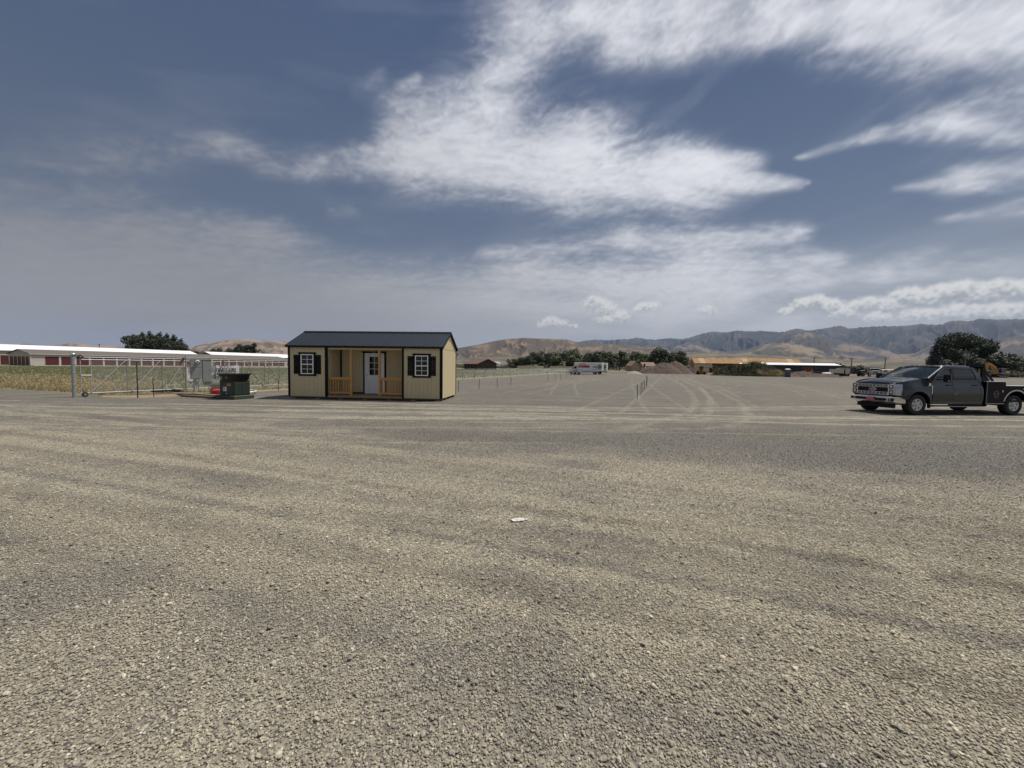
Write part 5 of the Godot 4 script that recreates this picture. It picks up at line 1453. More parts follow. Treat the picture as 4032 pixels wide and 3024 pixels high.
	bx(gr, "grille_field", Vector3(0.06, 0.50, 1.30), Vector3(0.955, 0.985, 0), dark)
	for y in [1.145, 0.835]:
		for k in [-1, 1]: bx(gr, "grille_bar", Vector3(0.05, 0.026, 1.28), Vector3(0.997, y + k * 0.052, 0), chrome, Vector3.ZERO, 0.008)
		for k in 9: bx(gr, "grille_post", Vector3(0.044, 0.078, 0.022), Vector3(0.995, y, -0.60 + k * 0.15), chrome)
		bx(gr, "grille_slot", Vector3(0.03, 0.014, 1.2), Vector3(0.992, y, 0), chrome)
	for s in [-1, 1]: bx(gr, "grille_bar", Vector3(0.05, 0.44, 0.03), Vector3(0.995, 0.99, s * 0.625), chrome, Vector3.ZERO, 0.008)
	var ov := Shape.new()
	ov.lathe([Vector2(0.0, 0.0), Vector2(1.0, 0.0), Vector2(1.0, 0.6), Vector2(0.86, 1.0), Vector2(0.0, 1.0)], 24, Vector3.ZERO, Basis(Vector3(0, 0, 0.165), Vector3(0.03, 0, 0), Vector3(0, 0.070, 0)))
	var badge := put("badge", ov.done(), chrome, gr, Vector3(1.0, 0.985, 0))
	var ov2 := Shape.new()
	ov2.lathe([Vector2(0.0, 0.0), Vector2(1.0, 0.0), Vector2(1.0, 1.0), Vector2(0.0, 1.0)], 24, Vector3.ZERO, Basis(Vector3(0, 0, 0.138), Vector3(0.006, 0, 0), Vector3(0, 0.052, 0)))
	put("badge_field", ov2.done(), mat(0.012, 0.03, 0.11, 0.25), badge, Vector3(0.029, 0, 0))
	lettering(badge, "lettering", "Ford", 0.065, Vector3(0.036, 0.0, 0), chrome, Vector3(0, PI / 2, 0), true, 1.2, 0.2)
	# bumper: chrome, bowed, with dark openings
	var br := []
	for k in 17:
		var u := -1.0 + 2.0 * k / 16.0
		var x := 1.06 - 0.12 * u * u - 0.30 * pow(absf(u), 9.0)
		var z := u * 0.97
		var dip := 0.035 * smooth01(0.35, 0.6, absf(u))
		br.append([Vector3(x - 0.05, 0.735, z * 0.97), Vector3(x - 0.005, 0.72, z), Vector3(x, 0.68, z), Vector3(x - 0.012, 0.56, z), Vector3(x - 0.03, 0.46 - dip, z * 0.99), Vector3(x - 0.09, 0.44 - dip, z * 0.97), Vector3(x - 0.14, 0.58, z * 0.95)])
	var bm := Shape.new()
	bm.loft(br)
	var bump := put("bumper", bm.done(), chrome, t)
	bx(bump, "bumper_opening", Vector3(0.03, 0.11, 0.40), Vector3(1.055, 0.585, -0.36), dark, Vector3(0, 0.06, 0), 0.01)
	bx(bump, "bumper_opening", Vector3(0.03, 0.11, 0.40), Vector3(1.055, 0.585, 0.36), dark, Vector3(0, -0.06, 0), 0.01)
	for s in [-1, 1]:
		bx(bump, "bumper_opening", Vector3(0.03, 0.11, 0.26), Vector3(1.02, 0.585, s * 0.745), dark, Vector3(0, -s * -0.17, 0), 0.01)
		bx(bump, "fog_lamp", Vector3(0.02, 0.06, 0.08), Vector3(1.035, 0.585, s * 0.72), M.lens, Vector3(0, s * 0.17, 0), 0.008)
	bx(t, "number_plate", Vector3(0.012, 0.155, 0.31), Vector3(1.105, 0.585, 0.0), mat(0.50, 0.13, 0.16, 0.4), Vector3.ZERO, 0.004)
	bx(t, "air_dam", Vector3(0.10, 0.22, 1.5), Vector3(0.82, 0.35, 0), dark, Vector3(0, 0, 0.12), 0.02)
	# black service bed: headache rack, tall side boxes, low sides, tail
	for s in [-1.0, 1.0]:
		var sd := func(x, y): return 1.03
		body_panel(t, "tool_box", [Vector2(-2.96, 0.46), Vector2(-2.96, 1.365), Vector2(-3.86, 1.365), Vector2(-3.88, 1.20), Vector2(-3.88, 0.62), Vector2(-3.82, 0.46)], s, bed, 0.5, sd)
		body_panel(t, "bed_side", [Vector2(-3.885, 0.62), Vector2(-3.885, 1.20), Vector2(-5.95, 1.20), Vector2(-5.95, 0.55), Vector2(-5.05, 0.55)] + arc(Vector2(-4.40, 0.42), 0.60, 12.0, 160.0, 12), s, bed, 0.5, sd)
		body_panel(t, "wheel_arch_trim", arc(Vector2(-4.40, 0.42), 0.63, 15.0, 165.0, 12) + arc(Vector2(-4.40, 0.42), 0.585, 165.0, 15.0, 12), s, alum, 0.04, func(x, y): return 1.045)
		bx(t, "box_lid", Vector3(0.92, 0.022, 0.52), Vector3(-3.41, 1.378, s * 0.79), alum, Vector3.ZERO, 0.006)
		bx(t, "side_lid", Vector3(2.08, 0.022, 0.40), Vector3(-4.92, 1.212, s * 0.85), alum, Vector3.ZERO, 0.006)
		bx(t, "sill_strip", Vector3(0.86, 0.018, 0.012), Vector3(-3.40, 0.475, s * 1.037), alum)
		bx(t, "box_edge", Vector3(0.03, 0.88, 0.012), Vector3(-2.985, 0.91, s * 1.036), M.galv_dull)
		var lt := bx(t, "box_latch", Vector3(0.06, 0.09, 0.02), Vector3(-3.72, 0.98, s * 1.04), chrome, Vector3.ZERO, 0.008)
		bx(lt, "latch_lever", Vector3(0.03, 0.05, 0.02), Vector3(0.02, -0.01, s * 0.015), alum)
		bx(t, "bed_light", Vector3(0.10, 0.04, 0.02), Vector3(-4.72, 1.08, s * 1.04), M.lens, Vector3.ZERO, 0.008)
		# round emblem with a red cross bar and teeth
		var em := Node3D.new(); em.name = "emblem"; t.add_child(em, true)
		em.position = Vector3(-3.44, 0.88, s * 1.034)
		var er := Shape.new()
		er.lathe([Vector2(0.098, -0.003), Vector2(0.118, -0.003), Vector2(0.118, 0.003), Vector2(0.098, 0.003)], 24, Vector3.ZERO, Basis(Vector3.RIGHT, Vector3.BACK, Vector3.DOWN))
		put("ring", er.done(), mat(0.16, 0.15, 0.15, 0.5), em)
		bx(em, "cross_bar", Vector3(0.28, 0.045, 0.006), Vector3.ZERO, mat(0.20, 0.02, 0.02, 0.5))
		for k in 12: bx(em, "tooth", Vector3(0.02, 0.03, 0.006), Vector3(cos(TAU * k / 12) * 0.13, sin(TAU * k / 12) * 0.13, 0), mat(0.12, 0.03, 0.03, 0.5), Vector3(0, 0, TAU * k / 12 - PI / 2))
		bx(em, "print", Vector3(0.18, 0.022, 0.005), Vector3(0, -0.17, 0), mat(0.10, 0.10, 0.10, 0.6))
		# rack upright and its sloping brace
		bx(t, "rack_post", Vector3(0.07, 0.62, 0.06), Vector3(-2.95, 1.66, s * 0.86), bed)
		var rb := Shape.new()
		rb.bar(Vector3(-2.97, 1.93, s * 0.86), Vector3(-3.50, 1.39, s * 0.86), 0.06, 0.06)
		put("rack_brace", rb.done(), bed, t)
		plate(t, "rack_gusset", [Vector2(-2.93, 1.38), Vector2(-3.36, 1.38), Vector2(-2.99, 1.82), Vector2(-2.93, 1.94)], s * 0.86 - 0.012, s * 0.86 + 0.012, bed)
		bx(t, "tail_light", Vector3(0.03, 0.16, 0.09), Vector3(-5.965, 0.95, s * 0.9), mat(0.25, 0.01, 0.01, 0.3), Vector3.ZERO, 0.01)
	bx(t, "rack_bar", Vector3(0.07, 0.06, 1.78), Vector3(-2.95, 1.95, 0), bed)
	for k in 9: bx(t, "rack_slat", Vector3(0.03, 0.50, 0.03), Vector3(-2.95, 1.67, -0.72 + k * 0.18), bed)
	bx(t, "bed_floor", Vector3(2.95, 0.05, 1.3), Vector3(-4.45, 0.98, 0), bed)
	bx(t, "tailgate", Vector3(0.05, 0.60, 1.95), Vector3(-5.95, 0.85, 0), bed)
	rod(t, "fuel_tank", Vector3(-2.9, 0.44, -0.55), Vector3(-3.6, 0.44, -0.55), 0.14, dark, 10)
	rod(t, "exhaust", Vector3(-3.4, 0.42, 0.5), Vector3(-5.9, 0.42, 0.7), 0.045, M.galv_dull, 8)

func make_vehicle_materials():
	M.lens = mat(0.42, 0.44, 0.46, 0.12, 0.5)
	M.lamp_bowl = mat(0.12, 0.12, 0.125, 0.2, 0.5)
	M.brown_rust = mat(0.14, 0.08, 0.05, 0.8)
	M.seat = mat(0.035, 0.034, 0.033, 0.8)
	M.wheel_alloy = mat(0.50, 0.50, 0.51, 0.3, 0.85)

# ------------------------------------------------------------------ buildings and machines beyond the lot
func gable_body(parent: Node, called: String, length: float, depth: float, eave: float, ridge: float, m: Material, x0 := 0.0):   # walls and gables; x along the ridge, front at z = 0
	var sh := Shape.new()
	sh.prism(PackedVector2Array([Vector2(0, -0.1), Vector2(-depth, -0.1), Vector2(-depth, eave), Vector2(-depth / 2, ridge), Vector2(0, eave)]), x0, x0 + length, Basis(Vector3.BACK, Vector3.UP, Vector3.RIGHT))
	return put(called, sh.done(), m, parent)

func gable_roof(parent: Node, length: float, depth: float, eave: float, ridge: float, over: float, thick: float, m: Material, trim: Material, x0 := 0.0):
	var k := (ridge - eave) / (depth / 2)
	for s in [0, 1]:
		var a := Vector2(over, eave - over * k + 0.02) if s == 0 else Vector2(-depth - over, eave - over * k + 0.02)
		var b := Vector2(-depth / 2, ridge + 0.02)
		var sh := Shape.new()
		sh.prism(PackedVector2Array([a, b, b + Vector2(0, thick), a + Vector2(0, thick)]), x0 - over, x0 + length + over, Basis(Vector3.BACK, Vector3.UP, Vector3.RIGHT))
		var r := put("roof", sh.done(), m, parent)
		if trim: bx(r, "fascia", Vector3(length + over * 2, 0.22, 0.06), Vector3(x0 + length / 2, a.y - 0.03, a.x + (0.03 if s == 0 else -0.03)), trim)

func make_storage():
	var wall := grain(mat(0.40, 0.37, 0.33, 0.85), 51, 0.03, Color(0.36, 0.33, 0.295), Color(0.44, 0.41, 0.37), Vector3.ONE * 0.3)
	var red := mat(0.085, 0.011, 0.014, 0.6)
	var red2 := mat(0.075, 0.010, 0.013, 0.6)
	var shingle := grain(mat(0.12, 0.105, 0.095, 0.9), 52, 0.05, Color(0.095, 0.083, 0.075), Color(0.16, 0.142, 0.128), Vector3.ONE * 0.5)
	var whiteroof := mat(0.86, 0.87, 0.88, 0.30, 0.0)
	var trim := mat(0.46, 0.44, 0.41, 0.7)
	var kerb := mat(0.50, 0.48, 0.44, 0.85)
	var c0 := Vector3(-131, 0, -105)
	var a := thing("storage_building", "long storage building with dark red roll-up doors and brown shingle roof", "storage building", c0, yaw_to(AX))
	gable_body(a, "wall", 78, 12.4, 3.25, 4.4, wall)
	gable_roof(a, 78, 12.4, 3.25, 4.4, 0.35, 0.12, shingle, trim)
	for i in 24:
		var x := 2.7 + i * 3.1 + 1.28
		var d := bx(a, "roll_up_door", Vector3(2.56, 2.42, 0.08), Vector3(x, 1.28, 0.0), red if i % 3 else red2)
		for k in 5: bx(d, "door_slat", Vector3(2.5, 0.10, 0.03), Vector3(0, -0.95 + k * 0.47, 0.05), red2 if i % 3 else red)
	for i in 23: bx(a, "pilaster", Vector3(0.34, 3.0, 0.10), Vector3(2.7 + i * 3.1 + 2.83, 1.5, 0.05), trim)
	bx(a, "corner_trim", Vector3(0.18, 3.2, 0.18), Vector3(0.02, 1.6, 0.02), trim)
	bx(a, "apron", Vector3(78, 0.14, 1.4), Vector3(39, 0.04, 0.9), kerb)
	for i in 5: bx(a, "end_door", Vector3(0.08, 2.42, 1.62), Vector3(0.0, 1.28, -1.75 - i * 2.2), red2)
	var spots := [[Vector3(-153.4, 0, -117.9), -24.0, 76.0, "storage building with a bright white metal roof behind the red doors", true], [Vector3(-134.0, 0, -174.0), 0.0, 76.0, "second white roofed storage building, to the right behind the gate", false]]
	for q in spots:
		var b := thing("storage_building", q[3], "storage building", q[0], yaw_to(AX), "white roofed storage buildings")
		gable_body(b, "wall", q[2], 12.4, 4.35, 6.15, wall if q[4] else shingle, q[1])
		gable_roof(b, q[2], 12.4, 4.35, 6.15, 0.4, 0.12, whiteroof, null, q[1])
		for i in int(q[2] / 3.1): bx(b, "roll_up_door", Vector3(2.56, 2.8, 0.08), Vector3(q[1] + 1.8 + i * 3.1, 1.45, 0.0), red2)
	var ch := thing("church", "church with a thin white steeple rising over the white roof", "church", Vector3(-217, 0, -300), 0.2)
	gable_body(ch, "wall", 10, 8, 4.0, 6.8, M.white, -4)
	gable_roof(ch, 10, 8, 4.0, 6.8, 0.4, 0.15, shingle, null, -4)
	bx(ch, "tower", Vector3(1.7, 9.4, 1.7), Vector3(0.0, 4.65, -4), M.white)
	var sp := Shape.new()
	sp.lathe([Vector2(1.0, 9.3), Vector2(0.75, 9.9), Vector2(0.08, 13.2), Vector2(0, 13.2)], 8)
	put("spire", sp.done(), M.white, ch, Vector3(0, 0, -4))

func window_on(parent: Node, s: Vector3, p: Vector3, frame: Material, turn := Vector3.ZERO):
	var w := bx(parent, "window", s, p, frame, turn)
	var flat_x := s.x < s.z
	bx(w, "pane", Vector3(s.x + 0.02, s.y * 0.78, s.z * 0.8) if flat_x else Vector3(s.x * 0.8, s.y * 0.78, s.z + 0.02), Vector3.ZERO, M.dark_glass)

func make_far_houses():
	var rust := grain(mat(0.2, 0.09, 0.06, 0.7), 61, 0.05, Color(0.10, 0.06, 0.05), Color(0.19, 0.115, 0.095), Vector3.ONE * 0.5)
	var barn := mat(0.05, 0.035, 0.028, 0.9)
	var b := thing("pole_barn", "old dark pole barn with a rusty red metal roof right of the cabin", "barn", Vector3(-18.6, 0, -150), deg_to_rad(-52.0))
	gable_body(b, "wall", 9.5, 8.5, 2.4, 4.15, barn, 0)
	gable_roof(b, 9.5, 8.5, 2.4, 4.15, 0.6, 0.1, rust, null, 0)
	bx(b, "opening", Vector3(0.1, 2.1, 4.2), Vector3(-0.02, 1.05, -4.2), M.black)
	for k in 5: bx(b, "post", Vector3(0.2, 2.4, 0.2), Vector3(0.2 + k * 2.25, 1.2, 0.12), mat(0.12, 0.09, 0.07, 0.9))
	for k in 2:
		var h := thing("farmhouse", ["small white farmhouse left of two on the far field", "small white farmhouse right of two on the far field"][k], "house", Vector3(-36 + k * 15, 0, -510), 0.2 + k * 0.5, "white farmhouses on the far field")
		gable_body(h, "wall", 7, 6, 4.4, 7.0, M.white)
		gable_roof(h, 7, 6, 4.4, 7.0, 0.4, 0.2, mat(0.30, 0.29, 0.28, 0.8), null)
		window_on(h, Vector3(1.0, 1.4, 0.1), Vector3(3.5, 3.0, 0.02), M.white)
	var clay := grain(mat(0.33, 0.24, 0.19, 0.85), 62, 0.04, Color(0.29, 0.21, 0.165), Color(0.37, 0.275, 0.22), Vector3.ONE * 0.3)
	var shing := grain(mat(0.2, 0.14, 0.11, 0.9), 63, 0.05, Color(0.165, 0.115, 0.09), Color(0.25, 0.18, 0.145), Vector3.ONE * 0.5)
	var h2 := thing("brick_house", "pinkish house with a brown gabled roof by the tree row", "house", Vector3(62.5, 0, -188), deg_to_rad(8.0))
	gable_body(h2, "wall", 6.2, 5.5, 2.6, 4.3, clay, 1.5)
	gable_roof(h2, 6.2, 5.5, 2.6, 4.3, 0.4, 0.15, shing, null, 1.5)
	var wing := Node3D.new(); wing.name = "front_wing"; h2.add_child(wing, true)
	wing.position = Vector3(-2.4, 0, 2.2); wing.rotation.y = PI / 2
	gable_body(wing, "wall", 6, 4.2, 2.7, 4.75, clay, -2)
	gable_roof(wing, 6, 4.2, 2.7, 4.75, 0.35, 0.15, shing, null, -2)
	window_on(h2, Vector3(0.9, 1.1, 0.1), Vector3(-0.2, 3.0, 4.25), M.black)
	window_on(h2, Vector3(1.6, 1.2, 0.1), Vector3(4.5, 1.5, 0.03), M.white)
	bx(h2, "door", Vector3(1.0, 2.1, 0.1), Vector3(2.6, 1.05, 0.03), M.white)
	bx(h2, "porch_roof", Vector3(4.2, 0.15, 1.6), Vector3(-0.1, 2.3, 5.0), shing)
	for x in [-1.9, 1.7]: bx(h2, "porch_post", Vector3(0.15, 2.3, 0.15), Vector3(x, 1.15, 5.6), M.white)
	# beige vinyl panel fences
	var vin := mat(0.50, 0.44, 0.31, 0.6)
	var vin2 := mat(0.46, 0.40, 0.28, 0.6)
	for q in [[2.7, 16.5, -196.0, "beige panel fence in the far field, left of the gap"], [19.4, 36.0, -199.0, "beige panel fence in the far field, behind the moving truck"]]:
		var fn := thing("panel_fence", q[3], "fence", Vector3(q[0], 0, q[2]), 0.0, "beige panel fences in the far field")
		var n := int((q[1] - q[0]) / 1.2)
		for i in n: bx(fn, "panel", Vector3(1.10, 1.75, 0.08), Vector3(0.6 + i * 1.2, 0.95, 0), vin if i < n - 3 or q[0] > 10 else mat(0.60, 0.54, 0.40, 0.6))
		for i in n + 1: bx(fn, "post", Vector3(0.13, 1.95, 0.13), Vector3(i * 1.2, 0.95, 0), vin2)

func make_box_truck(label: String, at: Vector3) -> Node3D:
	var white := mat(0.66, 0.67, 0.67, 0.4)
	var t := thing("box_truck", label, "box truck", at, yaw_to(-AXR), "rental box trucks")
	# x forward; box 6.6 m long with an overcab nose
	bx(t, "cargo_box", Vector3(5.9, 2.05, 2.3), Vector3(-1.55, 1.85, 0), white, Vector3.ZERO, 0.05)
	bx(t, "overcab", Vector3(0.95, 0.85, 2.2), Vector3(1.87, 2.45, 0), white, Vector3.ZERO, 0.08)
	bx(t, "cab", Vector3(1.25, 1.25, 1.95), Vector3(2.05, 1.38, 0), white, Vector3.ZERO, 0.08)
	var hood := Shape.new()
	hood.prism(PackedVector2Array([Vector2(2.65, 0.55), Vector2(3.72, 0.55), Vector2(3.74, 1.0), Vector2(3.5, 1.18), Vector2(2.65, 1.36)]), -0.92, 0.92)
	put("hood", hood.done(), white, t)
	var ws := Shape.new()
	ws.prism(PackedVector2Array([Vector2(2.66, 1.37), Vector2(2.95, 1.37), Vector2(2.45, 2.0), Vector2(2.36, 2.0)]), -0.90, 0.90)
	put("windshield", ws.done(), M.dark_glass, t)
	for s in [-1, 1]:
		plate(t, "side_window", [Vector2(1.72, 1.38), Vector2(2.6, 1.38), Vector2(2.30, 1.92), Vector2(1.75, 1.92)], s * 0.975, s * 0.99, M.dark_glass)
		bx(t, "headlight", Vector3(0.08, 0.18, 0.25), Vector3(3.72, 0.88, s * 0.72), M.lens)
		bx(t, "red_stripe", Vector3(2.75, 0.55, 0.012), Vector3(-0.08, 1.92, s * 1.157), mat(0.36, 0.015, 0.022, 0.45))
		bx(t, "stripe_print", Vector3(0.95, 0.14, 0.006), Vector3(0.80, 1.95, s * 1.166), mat(0.55, 0.30, 0.30, 0.5))
		lettering(t, "lettering", "U-HAUL", 0.30, Vector3(0.25, 2.50, s * 1.162), M.black, Vector3(0, 0 if s > 0 else PI, 0), true, 1.25)
		var g := Node3D.new(); g.name = "side_picture"; t.add_child(g, true)
		g.position = Vector3(-3.1, 1.85, s * 1.156)
		plate(g, "green_shape", arc(Vector2(-0.75, 0.05), 0.52, 0, 350, 14), 0.0, s * 0.010, mat(0.13, 0.18, 0.14, 0.5))
		plate(g, "dark_shape", [Vector2(1.2, 0.05), Vector2(0.9, 0.45), Vector2(0.2, 0.4), Vector2(-0.4, 0.5), Vector2(-1.0, 0.75), Vector2(1.2, 0.78), Vector2(0.1, 0.62), Vector2(0.6, 0.25)], 0.0, s * 0.012, mat(0.06, 0.06, 0.06, 0.5))
		plate(g, "grey_shape", [Vector2(1.1, -0.05), Vector2(0.5, 0.2), Vector2(-0.1, 0.1), Vector2(-0.2, -0.35), Vector2(0.4, -0.2)], 0.0, s * 0.014, mat(0.22, 0.22, 0.22, 0.5))
		plate(g, "pale_shape", [Vector2(1.2, -0.6), Vector2(-1.2, -0.75), Vector2(-1.2, -0.5), Vector2(0.4, -0.4)], 0.0, s * 0.010, mat(0.42, 0.45, 0.46, 0.5))
		bx(t, "skirt", Vector3(4.2, 0.26, 0.05), Vector3(-1.5, 0.70, s * 1.12), M.galv)
		plate(t, "cab_print", [Vector2(1.55, 0.85), Vector2(2.5, 0.85), Vector2(2.4, 1.1), Vector2(1.6, 1.15)], s * 0.978, s * 0.985, mat(0.40, 0.10, 0.12, 0.5))
		for x in [3.0, -2.6]:
			var w := Node3D.new(); w.name = "wheel"; t.add_child(w, true)
			w.position = Vector3(x, 0.39, s * 0.88)
			var sh := Shape.new()
			sh.lathe([Vector2(0.0, -0.12), Vector2(0.36, -0.12), Vector2(0.39, -0.08), Vector2(0.39, 0.08), Vector2(0.36, 0.12), Vector2(0.22, 0.12), Vector2(0.22, 0.04), Vector2(0, 0.04)], 18, Vector3.ZERO, Basis(Vector3.RIGHT, Vector3(0, 0, s), Vector3(0, -s, 0)))
			put("tyre", sh.done(), M.rubber, w)
			var rm := Shape.new()
			rm.lathe([Vector2(0.215, 0.05), Vector2(0.20, 0.10), Vector2(0.08, 0.06), Vector2(0.07, 0.14), Vector2(0, 0.14)], 12, Vector3.ZERO, Basis(Vector3.RIGHT, Vector3(0, 0, s), Vector3(0, -s, 0)))
			put("rim", rm.done(), M.galv, w)
	bx(t, "chassis", Vector3(7.4, 0.25, 0.9), Vector3(-0.7, 0.62, 0), M.black)
	bx(t, "rear_door", Vector3(0.04, 1.85, 2.0), Vector3(-4.515, 1.85, 0), mat(0.72, 0.72, 0.71, 0.4))
	for k in 6: bx(t, "rear_print", Vector3(0.012, 0.12, 0.9), Vector3(-4.54, 2.5 - k * 0.28, 0.1), mat(0.10, 0.10, 0.10, 0.6))
	for s in [-1, 1]: bx(t, "tail_light", Vector3(0.05, 0.3, 0.12), Vector3(-4.52, 0.9, s * 1.0), mat(0.3, 0.02, 0.02, 0.4))
	bx(t, "rear_bumper", Vector3(0.3, 0.12, 2.1), Vector3(-4.6, 0.62, 0), M.galv)
	bx(t, "front_bumper", Vector3(0.12, 0.2, 1.95), Vector3(3.82, 0.58, 0), M.black, Vector3.ZERO, 0.03)
	t.scale = Vector3.ONE * 0.95
	return t

func make_rentals():
	make_box_truck("white rental box truck with a red stripe parked beyond the fence", Vector3(17.0, 0, -91.0))
	make_box_truck("second white box truck, mostly hidden behind the red striped one", Vector3(19.0, 0, -95.0))
	var t := thing("car_trailer", "low grey twin axle car hauler trailer in front of the box truck", "trailer", Vector3(14.0, 0, -85.2), yaw_to(-AXR))
	bx(t, "deck", Vector3(4.0, 0.10, 1.9), Vector3(-0.8, 0.52, 0), M.galv_dull)
	plate(t, "tongue", [Vector2(1.2, -0.75), Vector2(2.9, -0.06), Vector2(2.9, 0.06), Vector2(1.2, 0.75)], 0.44, 0.56, M.brown_rust, Basis(Vector3.RIGHT, Vector3.BACK, Vector3.DOWN), Vector3(0, 1.0, 0))
	for s in [-1, 1]:
		plate(t, "fender", [Vector2(-1.2, 0.50), Vector2(-1.0, 0.80), Vector2(0.75, 0.80), Vector2(0.95, 0.50), Vector2(0.75, 0.62), Vector2(-1.0, 0.62)], s * 0.95, s * 1.25, M.galv)
		for x in [0.32, -0.55]:
			var sh := Shape.new()
			sh.lathe([Vector2(0, -0.1), Vector2(0.33, -0.1), Vector2(0.33, 0.1), Vector2(0.2, 0.1), Vector2(0.2, 0.06), Vector2(0, 0.06)], 16, Vector3.ZERO, Basis(Vector3.RIGHT, Vector3(0, 0, s), Vector3(0, -s, 0)))
			var w := put("wheel", sh.done(), M.rubber, t, Vector3(x, 0.33, s * 1.1))
			var rm := Shape.new()
			rm.lathe([Vector2(0.20, 0.062), Vector2(0.17, 0.09), Vector2(0, 0.09)], 12, Vector3.ZERO, Basis(Vector3.RIGHT, Vector3(0, 0, s), Vector3(0, -s, 0)))
			put("rim", rm.done(), M.white, w)
	for k in 2: bx(t, "ramp", Vector3(1.4, 0.06, 0.45), Vector3(-3.3, 0.30, -0.6 + k * 1.2), M.galv_dull, Vector3(0, 0, 0.33))

func mound(called: String, label: String, cat: String, at: Vector3, rx: float, rz: float, h: float, seed_: int, m: Material, humps: Array, lump := 0.18) -> Node3D:
	var n := FastNoiseLite.new()
	n.seed = seed_; n.frequency = 1.0; n.fractal_octaves = 4
	var place := func(u: float, v: float) -> Vector3:
		var a := u * TAU
		var r := 1.0 - v
		var p := Vector2(cos(a), sin(a)) * r
		var y := 0.0
		for q in humps:
			var d: float = (p - Vector2(q[0], q[1])).length() / q[3]
			y = maxf(y, q[2] * maxf(0.0, 1.0 - pow(d, 1.25)))
		y += lump * n.get_noise_2d(p.x * 4.0 * rx / 6.0, p.y * 4.0 * rz / 6.0) * smooth01(0.0, 0.25, y) + 0.04 * n.get_noise_2d(p.x * 12.0, p.y * 12.0)
		return Vector3(p.x * rx, maxf(y * h, -0.1) - (0.12 if v == 0.0 else 0.0), p.y * rz)
	var tone := func(_u, _v, p: Vector3) -> Color:
		var k := 1.0 + 0.45 * n.get_noise_2d(p.x * 0.9, p.z * 0.9 + p.y)
		return Color(k, k, k)
	var t := thing(called, label, cat, at)
	put("heap", grid_mesh(56, 22, place, tone), m, t)
	# stones that rolled to its foot
	for i in 10:
		var a := rng.randf() * TAU
		var s := rng.randf_range(0.10, 0.28)
		var st := put("clod", stone_mesh(80 + i % 3), m, t, Vector3(cos(a) * rx * rng.randf_range(0.9, 1.02), s * 0.25, sin(a) * rz * rng.randf_range(0.9, 1.02)))
		st.scale = Vector3.ONE * s
	return t

func heap_mat(c0: Color, c1: Color, seed_: int) -> StandardMaterial3D:
	var m := grain(mat(1, 1, 1, 0.95), seed_, 0.05, c0, c1, Vector3.ONE * 0.35, 6.0)
	m.vertex_color_use_as_albedo = true
	return m

